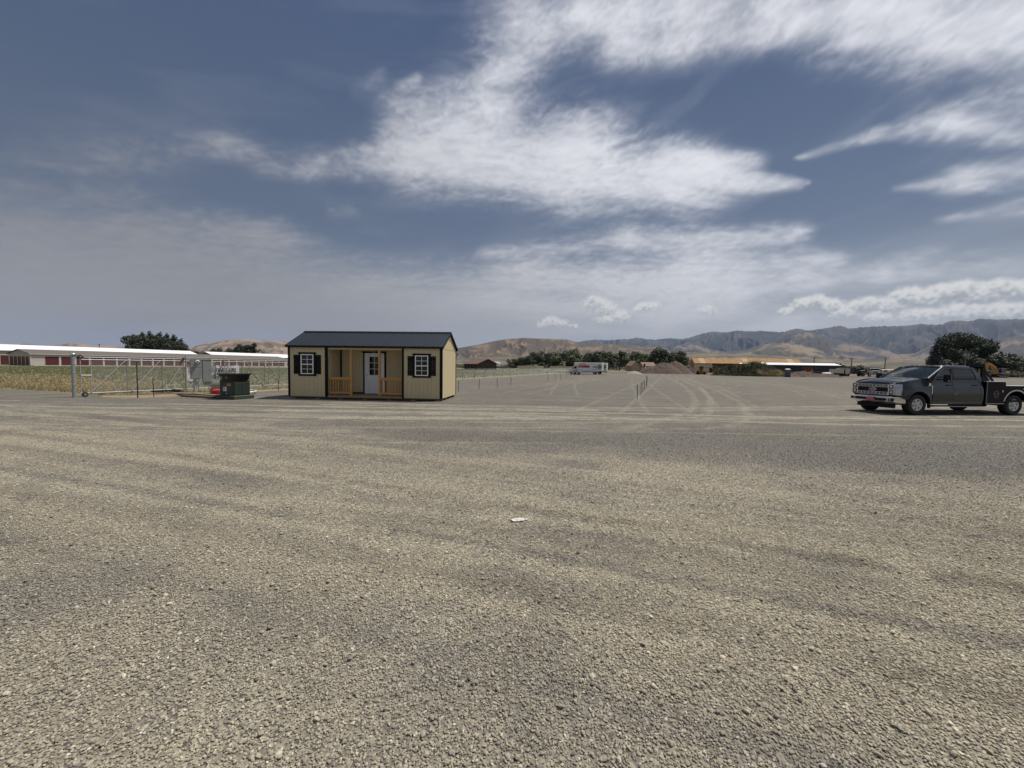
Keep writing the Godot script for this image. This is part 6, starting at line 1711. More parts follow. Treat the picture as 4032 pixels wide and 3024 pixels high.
func make_site():
	var soil := heap_mat(Color(0.062, 0.045, 0.036), Color(0.115, 0.086, 0.068), 71)
	var dark := heap_mat(Color(0.045, 0.036, 0.030), Color(0.085, 0.07, 0.058), 72)
	var weedy := heap_mat(Color(0.05, 0.05, 0.034), Color(0.12, 0.10, 0.07), 73)
	var grav := heap_mat(Color(0.22, 0.20, 0.17), Color(0.34, 0.31, 0.26), 74)
	mound("dirt_pile", "broad brown dirt pile with a low left shoulder beside the house", "dirt pile", Vector3(45.8, 0, -119), 7.6, 5.0, 3.45, 301, soil, [[0.1, 0.0, 1.0, 0.92], [-0.45, 0.1, 0.62, 0.6]], 0.12)
	mound("dirt_pile", "steeper brown dirt pile with a peaked top left of the yellow bulldozer", "dirt pile", Vector3(51.6, 0, -121), 6.0, 5.0, 4.0, 302, soil, [[-0.1, 0.0, 1.0, 0.95]], 0.10)
	mound("dirt_pile", "dark brown dirt pile directly behind the yellow bulldozer", "dirt pile", Vector3(58.0, 0, -126), 5.2, 4.0, 2.6, 303, dark, [[-0.1, 0, 0.9, 0.9], [0.4, 0, 0.7, 0.6]], 0.3)
	mound("gravel_pile", "small pale gravel pile at the far end of the lot", "gravel pile", Vector3(32.6, 0, -103), 2.4, 2.0, 0.85, 304, grav, [[0, 0, 1.0, 1.0]], 0.05)
	var wp := mound("weedy_pile", "long grey green earth pile grown over with weeds and straw", "earth pile", Vector3(60.6, 0, -99.5), 9.4, 5.2, 3.3, 305, weedy, [[0.10, 0, 1.0, 0.85], [0.30, 0, 0.98, 0.6], [-0.45, 0.05, 0.66, 0.6], [0.72, 0.1, 0.35, 0.4]], 0.22)
	mound("spoil_bank", "low bank of brown spoil right of the grey portable toilet", "earth pile", Vector3(77, 0, -100), 8.5, 3.0, 1.35, 306, soil, [[-0.2, 0, 1.0, 0.8], [0.5, 0, 0.6, 0.6]], 0.3)
	var wm := mat(1, 1, 1, 0.9)
	wm.vertex_color_use_as_albedo = true
	var where := []
	var tints := PackedColorArray()
	for i in 900:
		var p := Vector2(rng.randf_range(-0.97, 0.97), rng.randf_range(0.0, 0.97))
		if p.length() > 0.97: continue
		var y := 0.0
		for q in [[0.10, 0, 1.0, 0.85], [0.30, 0, 0.98, 0.6], [-0.45, 0.05, 0.66, 0.6], [0.72, 0.1, 0.35, 0.4]]: y = maxf(y, q[2] * maxf(0.0, 1.0 - pow((p - Vector2(q[0], q[1])).length() / q[3], 1.25)))
		where.append(Transform3D(Basis(Vector3.UP, rng.randf() * TAU).scaled(Vector3.ONE * rng.randf_range(0.7, 2.0)), Vector3(p.x * 9.4, y * 3.3 - 0.12, p.y * 5.2)))
		tints.append(Color(0.36, 0.29, 0.17) if (y < 0.35 and p.x > 0.0 and rng.randf() < 0.75) or rng.randf() < 0.08 else Color(0.075, 0.09, 0.04) * rng.randf_range(0.7, 1.4))
	spread(wp, "weeds", tuft_mesh(6, 12, 0.5, 0.35, 0.04, true), wm, where, tints)
	wp.get_node("weeds").set_meta("kind", "stuff")
	# the framed building with its bare board roof
	var osb := [grain(mat(0.4, 0.2, 0.08, 0.85), 75, 0.08, Color(0.26, 0.145, 0.055), Color(0.38, 0.225, 0.10), Vector3.ONE * 0.6), grain(mat(0.4, 0.2, 0.08, 0.85), 76, 0.08, Color(0.23, 0.125, 0.05), Color(0.34, 0.20, 0.085), Vector3.ONE * 0.6), grain(mat(0.4, 0.2, 0.08, 0.85), 77, 0.08, Color(0.36, 0.235, 0.12), Color(0.47, 0.33, 0.185), Vector3.ONE * 0.6)]
	var stud := mat(0.42, 0.28, 0.13, 0.8)
	var wrap := mat(0.58, 0.50, 0.45, 0.6)
	var t := thing("framed_building", "long building under construction with orange board roof and bare stud walls", "building", Vector3(76.5, 0, -163), yaw_to(Vector3(0.985, 0, 0.17)))
	var n := 17
	for i in n:
		for j in 4:
			var w := 2.36 if i % 2 == 0 or j != 1 else 2.36
			var k := 2 if (i * 5 + 2) % 7 == 0 else (i * 3 + j * 5) % 2
			var o := bx(t, "roof_board", Vector3(w, 0.03, 1.17), Vector3(1.2 + i * 2.42, 4.22 + j * 0.555 + (0.012 if (i + j) % 2 else 0.0), 0.35 - j * 1.02), osb[k], Vector3(0.498, 0, 0))
			if i % 4 == 1 and j == 3: bx(o, "batten", Vector3(0.12, 0.05, 1.1), Vector3(1.1, 0.04, 0), osb[2])
	for j in 4: bx(t, "roof_board", Vector3(41, 0.03, 1.17), Vector3(20.6, 4.22 + j * 0.555, -7.0 + j * 1.02), osb[1], Vector3(-0.498, 0, 0))
	for i in 35: bx(t, "stud", Vector3(0.09, 3.9, 0.14), Vector3(0.2 + i * 1.2, 1.95, 0), stud)
	for y in [0.08, 2.0, 3.92]: bx(t, "wall_plate", Vector3(41, 0.10, 0.16), Vector3(20.6, y, 0.02), stud)
	for i in 6: bx(t, "house_wrap", Vector3(1.05, 1.7, 0.03), Vector3(0.8 + i * 1.2, 3.0, -0.08), wrap)
	for i in 5: bx(t, "house_wrap", Vector3(1.05, 1.75, 0.03), Vector3(0.8 + i * 1.2, 1.05, -0.08), wrap)
	window_on(t, Vector3(1.7, 1.3, 0.1), Vector3(8.3, 2.3, 0.06), stud)
	bx(t, "rear_wall", Vector3(41, 3.9, 0.1), Vector3(20.6, 1.95, -6.8), osb[1])
	for x in [0.1, 41.1]: plate(t, "gable_end", [Vector2(0.2, 0), Vector2(0.2, 4.0), Vector2(-3.3, 5.95), Vector2(-6.8, 4.0), Vector2(-6.8, 0)], x - 0.05, x + 0.05, osb[1], Basis(Vector3.BACK, Vector3.UP, Vector3.RIGHT))
	for i in 5: bx(t, "roof_underlay", Vector3(2.2, 0.05, 0.5), Vector3(18.5 + i * 2.4, 4.05, 0.92), M.white, Vector3(0.498, 0, 0))
	# the dark open shed with a white roof
	var d := thing("long_shed", "long dark open shed with a flat white metal roof", "shed", Vector3(92.0, 0, -140), yaw_to(Vector3(0.995, 0, 0.1)))
	bx(d, "rear_wall", Vector3(24.5, 3.4, 0.1), Vector3(12.2, 1.7, -6), mat(0.03, 0.031, 0.034, 0.8))
	bx(d, "front_wall", Vector3(24.5, 3.2, 0.1), Vector3(12.2, 1.7, 0), mat(0.028, 0.029, 0.032, 0.8))
	for x in [0.0, 24.4]: bx(d, "end_wall", Vector3(0.1, 3.3, 6), Vector3(x, 1.7, -3), mat(0.03, 0.031, 0.034, 0.8))
	for i in 9: bx(d, "post", Vector3(0.16, 3.2, 0.12), Vector3(0.1 + i * 3.04, 1.7, 0.08), mat(0.05, 0.05, 0.055, 0.7))
	plate(d, "roof", [Vector2(0.5, 3.36), Vector2(-3.2, 4.15), Vector2(-6.5, 3.4), Vector2(-6.5, 3.5), Vector2(-3.2, 4.25), Vector2(0.5, 3.46)], -0.5, 25.0, mat(0.80, 0.81, 0.82, 0.4), Basis(Vector3.BACK, Vector3.UP, Vector3.RIGHT))
	bx(d, "low_rail", Vector3(20, 0.12, 0.08), Vector3(15, 1.05, 4.0), M.galv_dull)
	for i in 6: bx(d, "rail_post", Vector3(0.12, 1.1, 0.12), Vector3(5.5 + i * 3.8, 0.55, 4.0), M.galv_dull)
	# portable toilet
	var p := thing("portable_toilet", "dark grey portable toilet with a white domed roof at the lot's edge", "portable toilet", Vector3(66.0, 0, -92.5), deg_to_rad(-30.0))
	bx(p, "cabin", Vector3(1.10, 1.62, 1.10), Vector3(0, 0.93, 0), mat(0.07, 0.085, 0.095, 0.5), Vector3.ZERO, 0.04)
	bx(p, "base", Vector3(1.18, 0.14, 1.18), Vector3(0, 0.06, 0), M.black)
	var rf := Shape.new()
	rf.lathe([Vector2(0.80, 1.73), Vector2(0.78, 1.82), Vector2(0.5, 1.96), Vector2(0, 2.0)], 4, Vector3.ZERO, Basis(Vector3.UP, PI / 4), false)
	put("roof", rf.done(), mat(0.62, 0.62, 0.60, 0.5), p)
	var dr := bx(p, "door", Vector3(0.80, 1.45, 0.03), Vector3(0, 0.93, 0.56), mat(0.06, 0.072, 0.08, 0.5))
	bx(dr, "sign", Vector3(0.2, 0.12, 0.01), Vector3(0.0, 0.5, 0.02), M.white)

func track_set(parent: Node, s: float, len: float, h: float, w: float, off: float, m: Material):
	var poly := arc(Vector2(len / 2 - h / 2, h / 2), h / 2, -90, 90, 6) + arc(Vector2(-len / 2 + h / 2, h / 2), h / 2, 90, 270, 6)
	var o := plate(parent, "track", poly, s * (off - w / 2), s * (off + w / 2), m)
	for i in 5:
		var sh := Shape.new()
		sh.lathe([Vector2(h * 0.32, 0), Vector2(h * 0.32, 0.04), Vector2(0, 0.05)], 10, Vector3.ZERO, Basis(Vector3.RIGHT, Vector3(0, 0, s), Vector3(0, -s, 0)))
		put("road_wheel", sh.done(), M.galv_dull, o, Vector3(-len / 2 + h / 2 + (len - h) * i / 4.0, h / 2, s * (off + w / 2)))

func make_machines():
	var yellow := mat(0.42, 0.26, 0.035, 0.5)
	var orange := mat(0.30, 0.12, 0.03, 0.6)
	var amber := mat(0.50, 0.22, 0.03, 0.5)
	var blk: Material = M.black
	# bulldozer, seen from behind; x forward (away)
	var b := thing("bulldozer", "yellow bulldozer seen from behind between the dirt piles", "bulldozer", Vector3(55.6, 0, -113.5), yaw_to(Vector3(0.45, 0, -0.9)))
	for s in [-1.0, 1.0]: track_set(b, s, 3.2, 0.95, 0.5, 0.85, blk)
	bx(b, "engine_body", Vector3(2.9, 0.75, 1.05), Vector3(0.2, 1.15, 0), yellow, Vector3.ZERO, 0.06)
	var cab := bx(b, "cab", Vector3(1.2, 0.16, 1.25), Vector3(-0.5, 2.42, 0), yellow, Vector3.ZERO, 0.04)
	for x in [-1, 1]:
		for z in [-1, 1]: bx(cab, "cab_post", Vector3(0.09, 0.95, 0.09), Vector3(x * 0.53, -0.52, z * 0.56), yellow)
	bx(cab, "cab_glass", Vector3(1.0, 0.85, 1.05), Vector3(0, -0.50, 0), M.dark_glass)
	bx(b, "rear_plate", Vector3(0.10, 0.65, 1.1), Vector3(-1.35, 1.25, 0), yellow, Vector3.ZERO, 0.03)
	bx(b, "rear_grille", Vector3(0.05, 0.36, 0.6), Vector3(-1.42, 1.28, 0), blk)
	bx(b, "drawbar", Vector3(0.3, 0.15, 0.3), Vector3(-1.5, 0.7, 0), yellow)
	plate(b, "blade", [Vector2(1.95, 0.05), Vector2(2.15, 0.05), Vector2(2.05, 0.55), Vector2(2.2, 1.1), Vector2(2.05, 1.1), Vector2(1.9, 0.55)], -1.45, 1.45, yellow)
	for s in [-1, 1]: rod(b, "push_arm", Vector3(0, 0.45, s * 1.15), Vector3(2.0, 0.45, s * 1.15), 0.09, yellow, 6)
	rod(b, "exhaust", Vector3(0.8, 1.5, 0.3), Vector3(0.8, 2.2, 0.3), 0.05, blk, 6)
	# orange cage machine by the long shed
	var k := thing("skid_loader", "rusty orange skid loader with an open cage before the long shed", "loader", Vector3(92.6, 0, -121), yaw_to(Vector3(-0.96, 0, 0.28)))
	bx(k, "body", Vector3(2.4, 0.7, 1.5), Vector3(0, 0.95, 0), orange, Vector3.ZERO, 0.05)
	for x in [-0.7, 0.7]:
		for z in [-0.7, 0.7]: bx(k, "cage_post", Vector3(0.10, 1.1, 0.10), Vector3(x, 1.8, z), orange)
	bx(k, "cage_roof", Vector3(1.7, 0.10, 1.6), Vector3(0, 2.38, 0), orange)
	for z in [-0.7, 0.7]: bx(k, "cage_bar", Vector3(1.4, 0.07, 0.07), Vector3(0, 1.85, z), orange)
	bx(k, "seat", Vector3(0.5, 0.6, 0.5), Vector3(-0.3, 1.55, 0), blk)
	for s in [-1.0, 1.0]:
		var la := Shape.new()
		la.bar(Vector3(-1.1, 1.7, s * 0.85), Vector3(1.7, 0.75, s * 0.85), 0.16, 0.12)
		put("lift_arm", la.done(), orange, k)
		for x in [-0.75, 0.75]:
			var sh := Shape.new()
			sh.lathe([Vector2(0, -0.14), Vector2(0.38, -0.14), Vector2(0.42, -0.08), Vector2(0.42, 0.08), Vector2(0.38, 0.14), Vector2(0, 0.14)], 14, Vector3.ZERO, Basis(Vector3.RIGHT, Vector3(0, 0, s), Vector3(0, -s, 0)))
			put("wheel", sh.done(), M.rubber, k, Vector3(x, 0.42, s * 0.92))
	plate(k, "bucket", [Vector2(1.6, 0.35), Vector2(2.5, 0.3), Vector2(1.9, 0.45), Vector2(1.75, 1.0), Vector2(1.6, 1.0)], -0.95, 0.95, orange)
	# white tank on skids
	var w := thing("white_tank", "long white cylindrical tank lying left of the dump trailer", "tank", Vector3(95.0, 0, -116), yaw_to(Vector3(0.99, 0, 0.1)))
	var sh2 := Shape.new()
	sh2.lathe([Vector2(0, -1.75), Vector2(0.25, -1.70), Vector2(0.42, -1.5), Vector2(0.42, 1.5), Vector2(0.25, 1.70), Vector2(0, 1.75)], 16, Vector3.ZERO, Basis(Vector3.UP, Vector3.RIGHT, Vector3.BACK), true)
	put("shell", sh2.done(), M.white, w, Vector3(0, 0.62, 0))
	for x in [-1.0, 1.0]: bx(w, "saddle", Vector3(0.2, 0.3, 0.8), Vector3(x, 0.12, 0), M.galv_dull)
	bx(w, "valve_dome", Vector3(0.35, 0.2, 0.35), Vector3(0, 1.1, 0), M.white, Vector3.ZERO, 0.04)
	# excavator; x forward (left), boom up and stick hanging
	var e := thing("excavator", "orange yellow excavator with its boom raised beside the bushes", "excavator", Vector3(165.5, 0, -131.5), yaw_to(Vector3(-0.985, 0, 0.17)))
	for s in [-1.0, 1.0]: track_set(e, s, 4.2, 0.95, 0.6, 1.1, blk)
	bx(e, "turntable", Vector3(1.6, 0.3, 1.6), Vector3(-0.3, 1.05, 0), blk)
	bx(e, "counterweight", Vector3(1.9, 0.85, 2.5), Vector3(-2.1, 1.65, 0), amber, Vector3.ZERO, 0.15)
	bx(e, "deck", Vector3(3.2, 0.35, 2.5), Vector3(-0.6, 1.35, 0), M.galv_dull, Vector3.ZERO, 0.05)
	var ec := Node3D.new(); ec.name = "cab"; e.add_child(ec, true)
	ec.position = Vector3(-0.25, 1.5, -0.75)
	bx(ec, "cab_roof", Vector3(1.7, 0.12, 1.0), Vector3(0, 1.55, 0), M.cabinet, Vector3.ZERO, 0.04)
	bx(ec, "cab_glass", Vector3(1.5, 1.3, 0.86), Vector3(0.03, 0.85, 0), M.dark_glass)
	for x in [-0.8, 0.05, 0.8]:
		for z in [-0.45, 0.45]: bx(ec, "cab_post", Vector3(0.12, 1.5, 0.08), Vector3(x, 0.77, z), M.cabinet)
	bx(ec, "cab_base", Vector3(1.7, 0.25, 1.0), Vector3(0, 0.12, 0), M.cabinet)
	plate(e, "boom", [Vector2(0.9, 1.3), Vector2(1.5, 1.2), Vector2(1.45, 2.2), Vector2(2.0, 3.15), Vector2(3.2, 3.85), Vector2(4.9, 4.35), Vector2(4.9, 4.75), Vector2(2.9, 4.45), Vector2(1.4, 3.65), Vector2(0.75, 2.4)], -0.25, 0.25, amber)
	rod(e, "boom_cylinder", Vector3(1.4, 1.6, 0.35), Vector3(2.2, 3.4, 0.35), 0.09, M.galv, 8)
	rod(e, "stick_cylinder", Vector3(2.9, 4.55, 0), Vector3(4.9, 4.95, 0), 0.09, amber, 8)
	plate(e, "stick", [Vector2(4.6, 4.9), Vector2(5.2, 5.0), Vector2(5.35, 4.3), Vector2(5.25, 1.6), Vector2(4.95, 1.6), Vector2(4.75, 4.1)], -0.2, 0.2, amber)
	plate(e, "bucket", [Vector2(5.3, 1.7), Vector2(4.8, 1.5), Vector2(4.3, 1.3), Vector2(4.1, 0.8), Vector2(4.5, 0.45), Vector2(5.1, 0.6), Vector2(5.3, 1.1)], -0.55, 0.55, M.galv_dull)
	# dump trailer, dump trucks, caravan
	var cream := mat(0.50, 0.46, 0.38, 0.7)
	var d1 := thing("dump_trailer", "cream coloured dump trailer with a stepped box left of the trucks", "trailer", Vector3(98.3, 0, -116.0), yaw_to(Vector3(0.97, 0, 0.24)))
	plate(d1, "box", [Vector2(-2.1, 0.95), Vector2(-2.1, 2.1), Vector2(-0.4, 2.1), Vector2(-0.35, 2.35), Vector2(2.1, 2.35), Vector2(2.1, 0.85), Vector2(1.2, 0.75), Vector2(-0.4, 0.9)], -1.2, 1.2, cream)
	bx(d1, "dark_gap", Vector3(0.28, 1.3, 2.46), Vector3(0.75, 1.45, 0), blk)
	bx(d1, "frame", Vector3(4.4, 0.2, 0.9), Vector3(0, 0.72, 0), blk)
	for s in [-1, 1]:
		for x in [-1.6, -0.8, 1.4]: wheel_plain(d1, Vector3(x, 0.48, s * 1.0), 0.48, s)
	dump_truck("dump_truck", "dark grey dump truck between the cream trailer and the silver truck", Vector3(102.4, 0, -116.2), yaw_to(Vector3(0.96, 0, 0.28)), mat(0.055, 0.06, 0.062, 0.6), mat(0.03, 0.03, 0.032, 0.5), 3.0)
	dump_truck("dump_truck", "silver dump truck facing the lot with a bright headlight", Vector3(106.0, 0, -113.0), yaw_to(Vector3(-0.62, 0, 0.78)), mat(0.40, 0.41, 0.39, 0.55), mat(0.55, 0.55, 0.54, 0.4), 4.4)
	var rv := thing("caravan", "long white travel trailer parked behind the grey pickup", "trailer", Vector3(131.0, 0, -136), yaw_to(Vector3(0.98, 0, 0.2)))
	bx(rv, "body", Vector3(6.2, 1.6, 2.3), Vector3(0, 1.5, 0), mat(0.60, 0.58, 0.53, 0.5), Vector3.ZERO, 0.2)
	for x in [-2.0, -0.3, 1.9]: window_on(rv, Vector3(1.0, 0.5, 0.04), Vector3(x, 1.75, 1.16), blk)
	bx(rv, "door", Vector3(0.65, 1.4, 0.04), Vector3(0.85, 1.42, 1.16), M.white)
	bx(rv, "stripe", Vector3(6.0, 0.18, 0.02), Vector3(0, 1.25, 1.16), mat(0.30, 0.22, 0.15, 0.5))
	for x in [-0.5, 0.4]: wheel_plain(rv, Vector3(x, 0.35, 1.0), 0.35, 1.0)
	rod(rv, "hitch", Vector3(3.1, 0.6, 0), Vector3(4.2, 0.55, 0), 0.07, blk, 6)
	var ft := thing("flat_trailer", "flat white equipment trailer in front of the travel trailer", "trailer", Vector3(123.5, 0, -128), yaw_to(Vector3(0.98, 0, 0.2)))
	bx(ft, "deck", Vector3(5.6, 0.18, 2.2), Vector3(0, 0.95, 0), mat(0.52, 0.49, 0.42, 0.6))
	bx(ft, "headboard", Vector3(0.1, 0.7, 2.2), Vector3(-2.8, 1.3, 0), mat(0.52, 0.49, 0.42, 0.6))
	for s in [-1, 1]:
		for x in [-0.6, 0.4]: wheel_plain(ft, Vector3(x, 0.42, s * 0.9), 0.42, s)
	rod(ft, "hitch", Vector3(2.8, 0.8, 0), Vector3(4.0, 0.6, 0), 0.08, blk, 6)

func wheel_plain(parent: Node, at: Vector3, r: float, s: float):
	var sh := Shape.new()
	sh.lathe([Vector2(0, -0.12), Vector2(r * 0.93, -0.12), Vector2(r, -0.07), Vector2(r, 0.07), Vector2(r * 0.93, 0.12), Vector2(r * 0.55, 0.12), Vector2(r * 0.55, 0.05), Vector2(0, 0.05)], 16, Vector3.ZERO, Basis(Vector3.RIGHT, Vector3(0, 0, s), Vector3(0, -s, 0)))
	var w := put("wheel", sh.done(), M.rubber, parent, at)
	var rm := Shape.new()
	rm.lathe([Vector2(r * 0.53, 0.055), Vector2(r * 0.48, 0.10), Vector2(r * 0.2, 0.07), Vector2(0, 0.12)], 12, Vector3.ZERO, Basis(Vector3.RIGHT, Vector3(0, 0, s), Vector3(0, -s, 0)))
	put("rim", rm.done(), M.galv_dull, w)

func dump_truck(called: String, label: String, at: Vector3, turn: float, box: Material, cab: Material, len: float):
	var t := thing(called, label, "dump truck", at, turn, "dump trucks parked beyond the lot")
	plate(t, "dump_box", [Vector2(-len, 1.15), Vector2(-len - 0.3, 2.65), Vector2(0.2, 2.75), Vector2(0.45, 2.95), Vector2(0.45, 2.85), Vector2(-0.1, 2.5), Vector2(-0.1, 1.15)], -1.2, 1.2, box)
	for k in 4: bx(t, "box_rib", Vector3(0.10, 1.4, 2.5), Vector3(-0.4 - k * (len - 0.6) / 3.0, 1.9, 0), box)
	bx(t, "cab", Vector3(1.3, 1.45, 2.2), Vector3(0.75, 1.85, 0), cab, Vector3.ZERO, 0.08)
	bx(t, "windshield", Vector3(0.04, 0.62, 1.9), Vector3(1.41, 2.12, 0), M.dark_glass, Vector3(0, 0, 0.12))
	for s in [-1, 1]:
		bx(t, "side_window", Vector3(0.8, 0.55, 0.03), Vector3(0.85, 2.12, s * 1.11), M.dark_glass)
		var hl := bx(t, "headlight", Vector3(0.08, 0.25, 0.3), Vector3(2.85, 1.15, s * 0.95), M.lens)
		bx(hl, "bulb", Vector3(0.03, 0.14, 0.16), Vector3(0.05, 0, 0), mat(0.85, 0.85, 0.85, 0.1, 0.8))
		bx(t, "mirror", Vector3(0.1, 0.4, 0.15), Vector3(1.35, 2.1, s * 1.3), M.black)
		bx(t, "mud_guard", Vector3(1.1, 0.1, 0.4), Vector3(2.1, 1.05, s * 1.0), cab, Vector3.ZERO, 0.03)
		for x in [2.1, -len + 1.4, -len + 0.5]: wheel_plain(t, Vector3(x, 0.50, s * 1.0), 0.50, s)
	bx(t, "hood", Vector3(1.45, 0.95, 1.5), Vector3(2.1, 1.35, 0), cab, Vector3.ZERO, 0.12)
	bx(t, "grille", Vector3(0.06, 0.85, 1.1), Vector3(2.86, 1.32, 0), M.galv_dull)
	bx(t, "front_bumper", Vector3(0.2, 0.35, 2.3), Vector3(2.9, 0.68, 0), M.galv, Vector3.ZERO, 0.04)
	bx(t, "frame", Vector3(len + 2.6, 0.22, 0.9), Vector3(-len / 2 + 1.3, 0.85, 0), M.black)
	rod(t, "exhaust_stack", Vector3(0.0, 1.3, -1.05), Vector3(0.0, 3.1, -1.05), 0.07, M.galv, 8)

# ------------------------------------------------------------------ trees, bushes, poles
var crowns := {}

func crown_mesh(kind: String, seed_: int) -> ArrayMesh:       # a crown for a tree one metre tall: leaf clumps spread through lobes
	var key := "%s %d" % [kind, seed_]
	if crowns.has(key): return crowns[key]
	var r := RandomNumberGenerator.new()
	r.seed = seed_ * 77 + 5
	var lobes := []
	var n := 2400
	var leaf := 0.030
	match kind:
		"round":
			for i in 20:
				var d := Vector3(r.randf_range(-1, 1), r.randf_range(-1, 1), r.randf_range(-1, 1))
				d = d.normalized() * pow(r.randf(), 0.4)
				lobes.append([Vector3(d.x * 0.34, 0.58 + d.y * 0.30, d.z * 0.34), Vector3.ONE * r.randf_range(0.09, 0.16)])
		"broad":
			n = 15000
			leaf = 0.022
			for i in 44:
				var d := Vector3(r.randf_range(-1, 1), r.randf_range(-0.7, 1), r.randf_range(-1, 1)).normalized() * pow(r.randf(), 0.35)
				lobes.append([Vector3(d.x * 0.46, 0.60 + d.y * 0.32, d.z * 0.42), Vector3(1, 0.8, 1) * r.randf_range(0.10, 0.17)])
		"poplar":
			for i in 16:
				var y := 0.12 + 0.80 * i / 15.0
				var w := 0.105 * sin(PI * clampf(0.18 + 0.80 * i / 15.0, 0, 1)) + 0.02
				var a := r.randf() * TAU
				lobes.append([Vector3(cos(a) * w * 0.6, y, sin(a) * w * 0.6), Vector3(w, 0.09, w)])
			n = 1900
			leaf = 0.020
		"willow":
			for i in 24:
				var a := r.randf() * TAU
				var q := sqrt(r.randf())
				var y := 0.86 - q * q * 0.32 - r.randf() * 0.36
				lobes.append([Vector3(cos(a) * q * 0.44, y, sin(a) * q * 0.42), Vector3(0.12, r.randf_range(0.10, 0.18), 0.12)])
			n = 2600
		"conifer":
			n = 2400
			leaf = 0.026
			for i in 14:
				var y := 0.08 + 0.86 * i / 13.0
				var w := (1.0 - y) * 0.26 + 0.015
				var m := maxi(1, int(8 * (1.0 - y)) + 2)
				for k in m:
					var a := TAU * k / m + i * 0.7 + r.randf_range(-0.3, 0.3)
					lobes.append([Vector3(cos(a) * w * 0.62, y - w * 0.12, sin(a) * w * 0.62), Vector3(w * 0.5, 0.026, w * 0.5)])
		"bush":
			for i in 16:
				var a := r.randf() * TAU
				var q := sqrt(r.randf())
				lobes.append([Vector3(cos(a) * q * 0.62, 0.22 + (1.0 - q) * 0.42 * r.randf_range(0.6, 1.2), sin(a) * q * 0.5), Vector3(0.24, 0.22, 0.24)])
			n = 1700
			leaf = 0.05
	var total := 0.0
	for l in lobes: total += l[1].x * l[1].y + 0.002
	var sh := Shape.new()
	sh.flat()
	for l in lobes:
		var tone := r.randf_range(0.75, 1.2)
		for i in int(n * (l[1].x * l[1].y + 0.002) / total):
			var d := Vector3(r.randfn(), r.randfn(), r.randfn()).normalized()
			var p: Vector3 = l[0] + d * l[1] * r.randf_range(0.55, 1.12)
			p.y = maxf(p.y, 0.03)
			var nrm := (d * 0.8 + Vector3(r.randfn(), r.randfn(), r.randfn()) * 0.55).normalized()
			var a := nrm.cross(Vector3(r.randfn(), r.randfn(), r.randfn())).normalized()
			var b := nrm.cross(a)
			var s := leaf * r.randf_range(0.55, 1.2)
			sh.color(Color.WHITE * tone * r.randf_range(0.65, 1.3))
			sh.tri_out(p + a * s, p - a * s * 0.6 + b * s * 0.8, p - a * s * 0.7 - b * s * 0.7, p - nrm)
			sh.tri_out(p + a * s * 0.9 + b * s * 0.6, p - a * s * 0.6 + b * s * 0.8, p + a * s, p - nrm)
	crowns[key] = sh.done()
	return crowns[key]

func trunk_mesh(kind: String, seed_: int) -> ArrayMesh:
	var key := "trunk %s %d" % [kind, seed_]
	if crowns.has(key): return crowns[key]
	var r := RandomNumberGenerator.new()
	r.seed = seed_
	var sh := Shape.new()
	var top := 0.9 if kind in ["conifer", "poplar"] else 0.6
	if kind == "bush": top = 0.35
	sh.tube([Vector3(0, -0.02, 0), Vector3(0.005, top * 0.4, 0.0), Vector3(-0.008, top * 0.75, 0.006), Vector3(0, top, 0)], [0.030, 0.022, 0.014, 0.005], 7)
	if kind != "conifer":
		for i in 7:
			var a := TAU * i / 7.0 + r.randf()
			var y := top * r.randf_range(0.35, 0.85)
			var reach := 0.07 if kind == "poplar" else 0.26
			sh.tube([Vector3(0, y, 0), Vector3(cos(a) * reach * 0.5, y + 0.10, sin(a) * reach * 0.5), Vector3(cos(a) * reach, y + 0.20, sin(a) * reach)], [0.010, 0.007, 0.003], 5)
	crowns[key] = sh.done()
	return crowns[key]

func tree(called: String, label: String, group: String, kind: String, at: Vector3, h: float, wide: float, tone: String, v: int):
	var t := thing(called, label, "bush" if kind == "bush" else "tree", at, rng.randf() * TAU, group)
	var c := put("crown", crown_mesh(kind, v), M[tone], t)
	c.scale = Vector3(h * wide, h, h * wide)
	var k := put("trunk", trunk_mesh(kind, v), M.bark, t)
	k.scale = Vector3(h, h, h)

func leaf_mat(r: float, g: float, b: float) -> StandardMaterial3D:
	var m := mat(r, g, b, 0.75)
	m.vertex_color_use_as_albedo = true
	m.backlight_enabled = true
	m.backlight = Color(0.25, 0.28, 0.15)
	return m

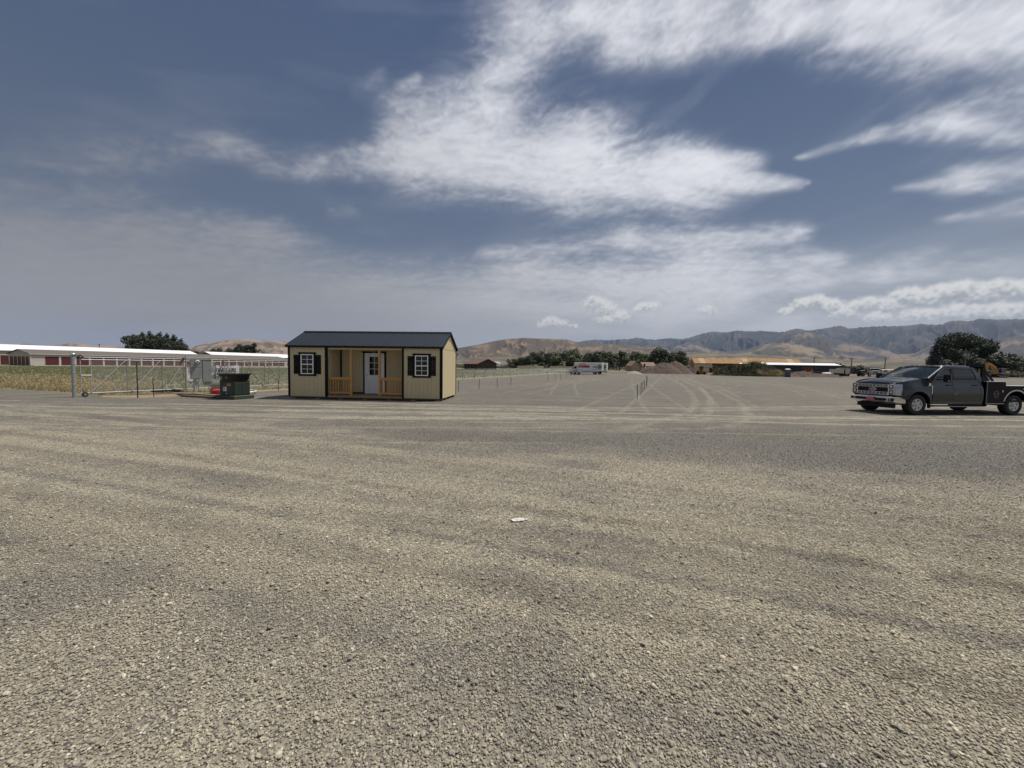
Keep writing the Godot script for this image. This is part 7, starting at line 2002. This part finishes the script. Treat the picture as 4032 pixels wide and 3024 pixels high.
func make_trees():
	M.bark = mat(0.06, 0.045, 0.035, 0.95)
	M.leaf_dark = leaf_mat(0.038, 0.052, 0.026)
	M.leaf_mid = leaf_mat(0.062, 0.080, 0.038)
	M.leaf_pale = leaf_mat(0.105, 0.122, 0.06)
	M.leaf_needle = leaf_mat(0.020, 0.028, 0.022)
	M.leaf_sage = leaf_mat(0.115, 0.12, 0.085)
	# poplars on the left: [x, z, height, width]
	var pop := [[-208.9, -214, 17], [-206.2, -215.5, 17.6], [-202.8, -217, 18.3], [-200, -214, 17.8], [-196.5, -215.5, 17.9], [-193.8, -217, 17.2], [-191.2, -214, 17], [-189, -215.5, 16.7], [-186.1, -217, 14.5], [-184.1, -214, 12.8], [-182.2, -215.5, 10.5]]
	for i in pop.size():
		var q: Array = pop[i]
		tree("poplar_tree", "%s poplar from the left in the tall grove over the storage roofs" % ORD[i], "poplars over the storage roofs", "poplar" if i % 3 else "round", Vector3(q[0], 0, q[1]), q[2], 1.55 if i % 3 else 0.85, "leaf_dark", i % 4)
	var far := [[-299, -228, 10.5, "round", 1.0, "dark round tree at the photo's left edge above the white roof"], [-290, -228, 9.6, "round", 1.1, "second dark tree from the left edge above the white roof"], [-264, -226, 9.2, "bush", 0.9, "low dark tree above the white roof left of the gate post"], [-258, -228, 8.0, "bush", 0.9, "small dark bush just left of the gate post on the skyline"],
		[-241, -229, 7.0, "bush", 1.0, "grey brown shrub on the skyline between the pole and the poplars"],
		[-191, -228, 9.0, "round", 1.1, "round dark tree right of the poplar grove"], [-186, -228, 9.0, "round", 1.2, "round dark tree in the gap between the two white roofs"], [-181, -229, 7.6, "bush", 0.9, "pale green bush left of the steeple"],
		[-176, -230, 11.0, "round", 0.8, "mid green tree well left of the steeple"], [-169.5, -231, 10.6, "round", 0.9, "mid green tree close on the left of the steeple"], [-161.5, -232, 13.0, "broad", 0.7, "large dark tree right of the steeple"], [-154, -230, 13.6, "poplar", 2.2, "tallest dark tree left of the cabin roof"], [-148.5, -232, 8.2, "round", 1.0, "green tree next to the cabin's left eave"], [-160, -226, 7.0, "bush", 1.0, "low dark bush below the large tree near the steeple"]]
	for i in far.size():
		var q: Array = far[i]
		tree("skyline_tree", q[5], "trees behind the storage buildings", q[3], Vector3(q[0], 0, q[1]), q[2], q[4], "leaf_mid" if i in [7, 8, 9, 12] else "leaf_dark", i % 4)
	# willow row behind the box truck
	var row := [[0.5, 5.2, 1.3], [5.5, 6.2, 1.4], [11, 7.6, 1.3], [17, 9.3, 1.15], [22.5, 8.6, 1.2], [29, 9.4, 1.2], [35.5, 9.8, 1.15], [41.5, 9.0, 1.2], [47.5, 9.4, 1.2], [53.5, 9.6, 1.15], [59, 8.8, 1.2], [64.5, 9.8, 1.1], [69.5, 8.4, 1.1]]
	for i in row.size():
		var q: Array = row[i]
		tree("willow_tree", "%s willow from the left in the row behind the box truck" % ORD[i], "row of willows behind the box truck", "willow", Vector3(q[0], 0, -216 + (i % 3) * 4), q[1] * 1.25, q[2] * 1.25, "leaf_mid" if i < 5 else "leaf_pale" if i % 2 else "leaf_mid", i % 4)
	tree("dark_conifer", "dark pointed conifer standing up out of the willow row", "", "conifer", Vector3(33.5, 0, -224), 11.4, 1.0, "leaf_needle", 2)
	var cl := [[72.5, 9.2, 1.2], [77, 11.2, 1.1], [81.5, 10.4, 1.15], [86, 10.4, 1.0], [89.5, 8.6, 0.9]]
	for i in cl.size():
		var q: Array = cl[i]
		tree("broadleaf_tree", "%s tree from the left in the clump behind the dirt piles" % ORD[i], "clump of trees behind the dirt piles", "willow" if i % 2 == 0 else "round", Vector3(q[0], 0, -206 + (i % 2) * 5), q[1] * 1.12, q[2] * 1.2, "leaf_mid" if i != 1 else "leaf_dark", i % 4)
	tree("small_bush", "small dark bush above the orange board roof", "", "bush", Vector3(172.0, 0, -262), 10.2, 0.6, "leaf_dark", 1)
	for q in [[151, -180, 7.2, 0.9, "large dark bush behind the white tank and trailer"], [158, -182, 6.4, 0.9, "dark bush above the dark dump truck"], [164, -182, 6.0, 1.0, "left one of two dark bushes behind the silver dump truck"], [170.5, -180, 5.2, 1.1, "right one of two dark bushes behind the silver dump truck"]]:
		tree("yard_bush", q[4], "dark bushes behind the trucks", "bush", Vector3(q[0], 0, q[1]), q[2], q[3], "leaf_dark", int(q[0]) % 4)
	# the big tree over the pickup, its skirts, the conifers
	tree("shade_tree", "huge dark domed tree rising over the pickup's roof", "", "broad", Vector3(199, 0, -171), 19.6, 0.95, "leaf_dark", 7)
	for q in [[186, -164, 11.8, 1.45, "lower dark tree left under the huge domed tree"], [199, -160, 10.8, 1.5, "lower mid green tree in front of the huge domed tree"], [211, -164, 11.4, 1.4, "lower dark tree right under the huge domed tree"], [220, -166, 9.2, 1.1, "dark tree between the huge tree and the right conifer"]]:
		tree("under_tree", q[4], "lower trees around the huge domed tree", "willow", Vector3(q[0], 0, q[1]), q[2], q[3], "leaf_mid" if q[0] < 200 and q[0] > 190 else "leaf_dark", int(q[0]) % 4)
	tree("spruce_tree", "pointed spruce left of the huge domed tree above the pickup", "spruces beside the huge tree", "conifer", Vector3(172.9, 0, -158), 13.2, 1.2, "leaf_needle", 0)
	tree("spruce_tree", "pointed spruce right of the huge tree above the excavator", "spruces beside the huge tree", "conifer", Vector3(202.0, 0, -160), 10.8, 1.2, "leaf_needle", 1)
	for q in [[193.5, -153, 4.6, 1.4, "leaf_mid", "dark green bush left of the excavator's cab"], [201, -158, 5.4, 1.3, "leaf_mid", "tall dark green bush behind the excavator's counterweight"], [196.5, -150, 3.0, 1.4, "leaf_sage", "grey green sage bush right of the excavator"], [207, -158, 5.6, 1.3, "leaf_mid", "green bush near the photo's right edge"], [183.5, -140, 2.4, 1.5, "leaf_sage", "low pale sage bush at the photo's right edge"]]:
		tree("edge_bush", q[5], "bushes by the excavator", "bush", Vector3(q[0], 0, q[1]), q[2], q[3], q[4], int(q[0]) % 4)
	# scattered sage on the benchland
	var o := Node3D.new(); o.name = numbered("far_scrub"); add_child(o)
	tag(o, "scattered dark scrub on the far benchland", "", "", "stuff")
	var where := []
	var tints := PackedColorArray()
	for i in 1500:
		var az := deg_to_rad(rng.randf_range(-20, 58))
		var d := rng.randf_range(240, 640)
		if Vector2(sin(az) * d, -cos(az) * d).y > -225: continue
		where.append(Transform3D(Basis(Vector3.UP, rng.randf() * TAU).scaled(Vector3(2.0, 1.0, 2.0) * rng.randf_range(0.8, 2.4)), Vector3(sin(az) * d, maxf(-0.1, (d - 520) * 0.02), -cos(az) * d)))
		tints.append(Color.WHITE * rng.randf_range(0.5, 1.3))
	spread(o, "scrub", crown_mesh("bush", 9), M.leaf_sage, where, tints)
	# poles
	utility_pole("wooden utility pole with crossarm and transformer cans before the huge tree", Vector3(129.4, 0, -110.5), 8.3, true)
	utility_pole("thin far utility pole above the storage roof on the left", Vector3(-267, 0, -250), 12.2, false)
	utility_pole("thin far utility pole behind the travel trailer", Vector3(190, 0, -197), 8.6, false)
	utility_pole("thin far utility pole left of the silver dump truck", Vector3(172, 0, -196), 8.0, false)
	utility_pole("thin far utility pole above the long dark shed", Vector3(160, 0, -205), 8.4, false)

func utility_pole(label: String, at: Vector3, h: float, cans: bool):
	var t := thing("utility_pole", label, "utility pole", at, 0.1, "utility poles")
	var wood := mat(0.15, 0.12, 0.09, 0.9)
	rod(t, "shaft", Vector3(0, -0.1, 0), Vector3(0, h, 0), 0.16 if cans else 0.2, wood, 8)
	bx(t, "crossarm", Vector3(2.6, 0.16, 0.14), Vector3(0, h - 0.9 if cans else h - 0.3, 0.15), wood)
	for x in [-1.15, -0.4, 0.4, 1.15]: bx(t, "insulator", Vector3(0.09, 0.2, 0.09), Vector3(x, h - 0.7 if cans else h - 0.1, 0.15), M.cabinet)
	if cans:
		for x in [-0.5, 0.55]:
			var sh := Shape.new()
			sh.lathe([Vector2(0.24, -0.42), Vector2(0.27, -0.38), Vector2(0.27, 0.36), Vector2(0.22, 0.42), Vector2(0.0, 0.44), Vector2(0, 0.46)], 12)
			put("transformer_can", sh.done(), M.cabinet, t, Vector3(x, h - 1.75, 0.2))

func _ready():
	rng.seed = 20240607
	make_camera_and_light()
	make_ground()
	make_hills()
	make_materials()
	make_yard_materials()
	make_shed()
	make_gate()
	make_banner()
	make_utility()
	make_yard()
	make_litter()
	make_rear_fence()
	make_stakes()
	make_vehicle_materials()
	make_pickup()
	make_storage()
	make_far_houses()
	make_rentals()
	make_site()
	make_machines()
	make_trees()
	make_stones()
	make_grass()
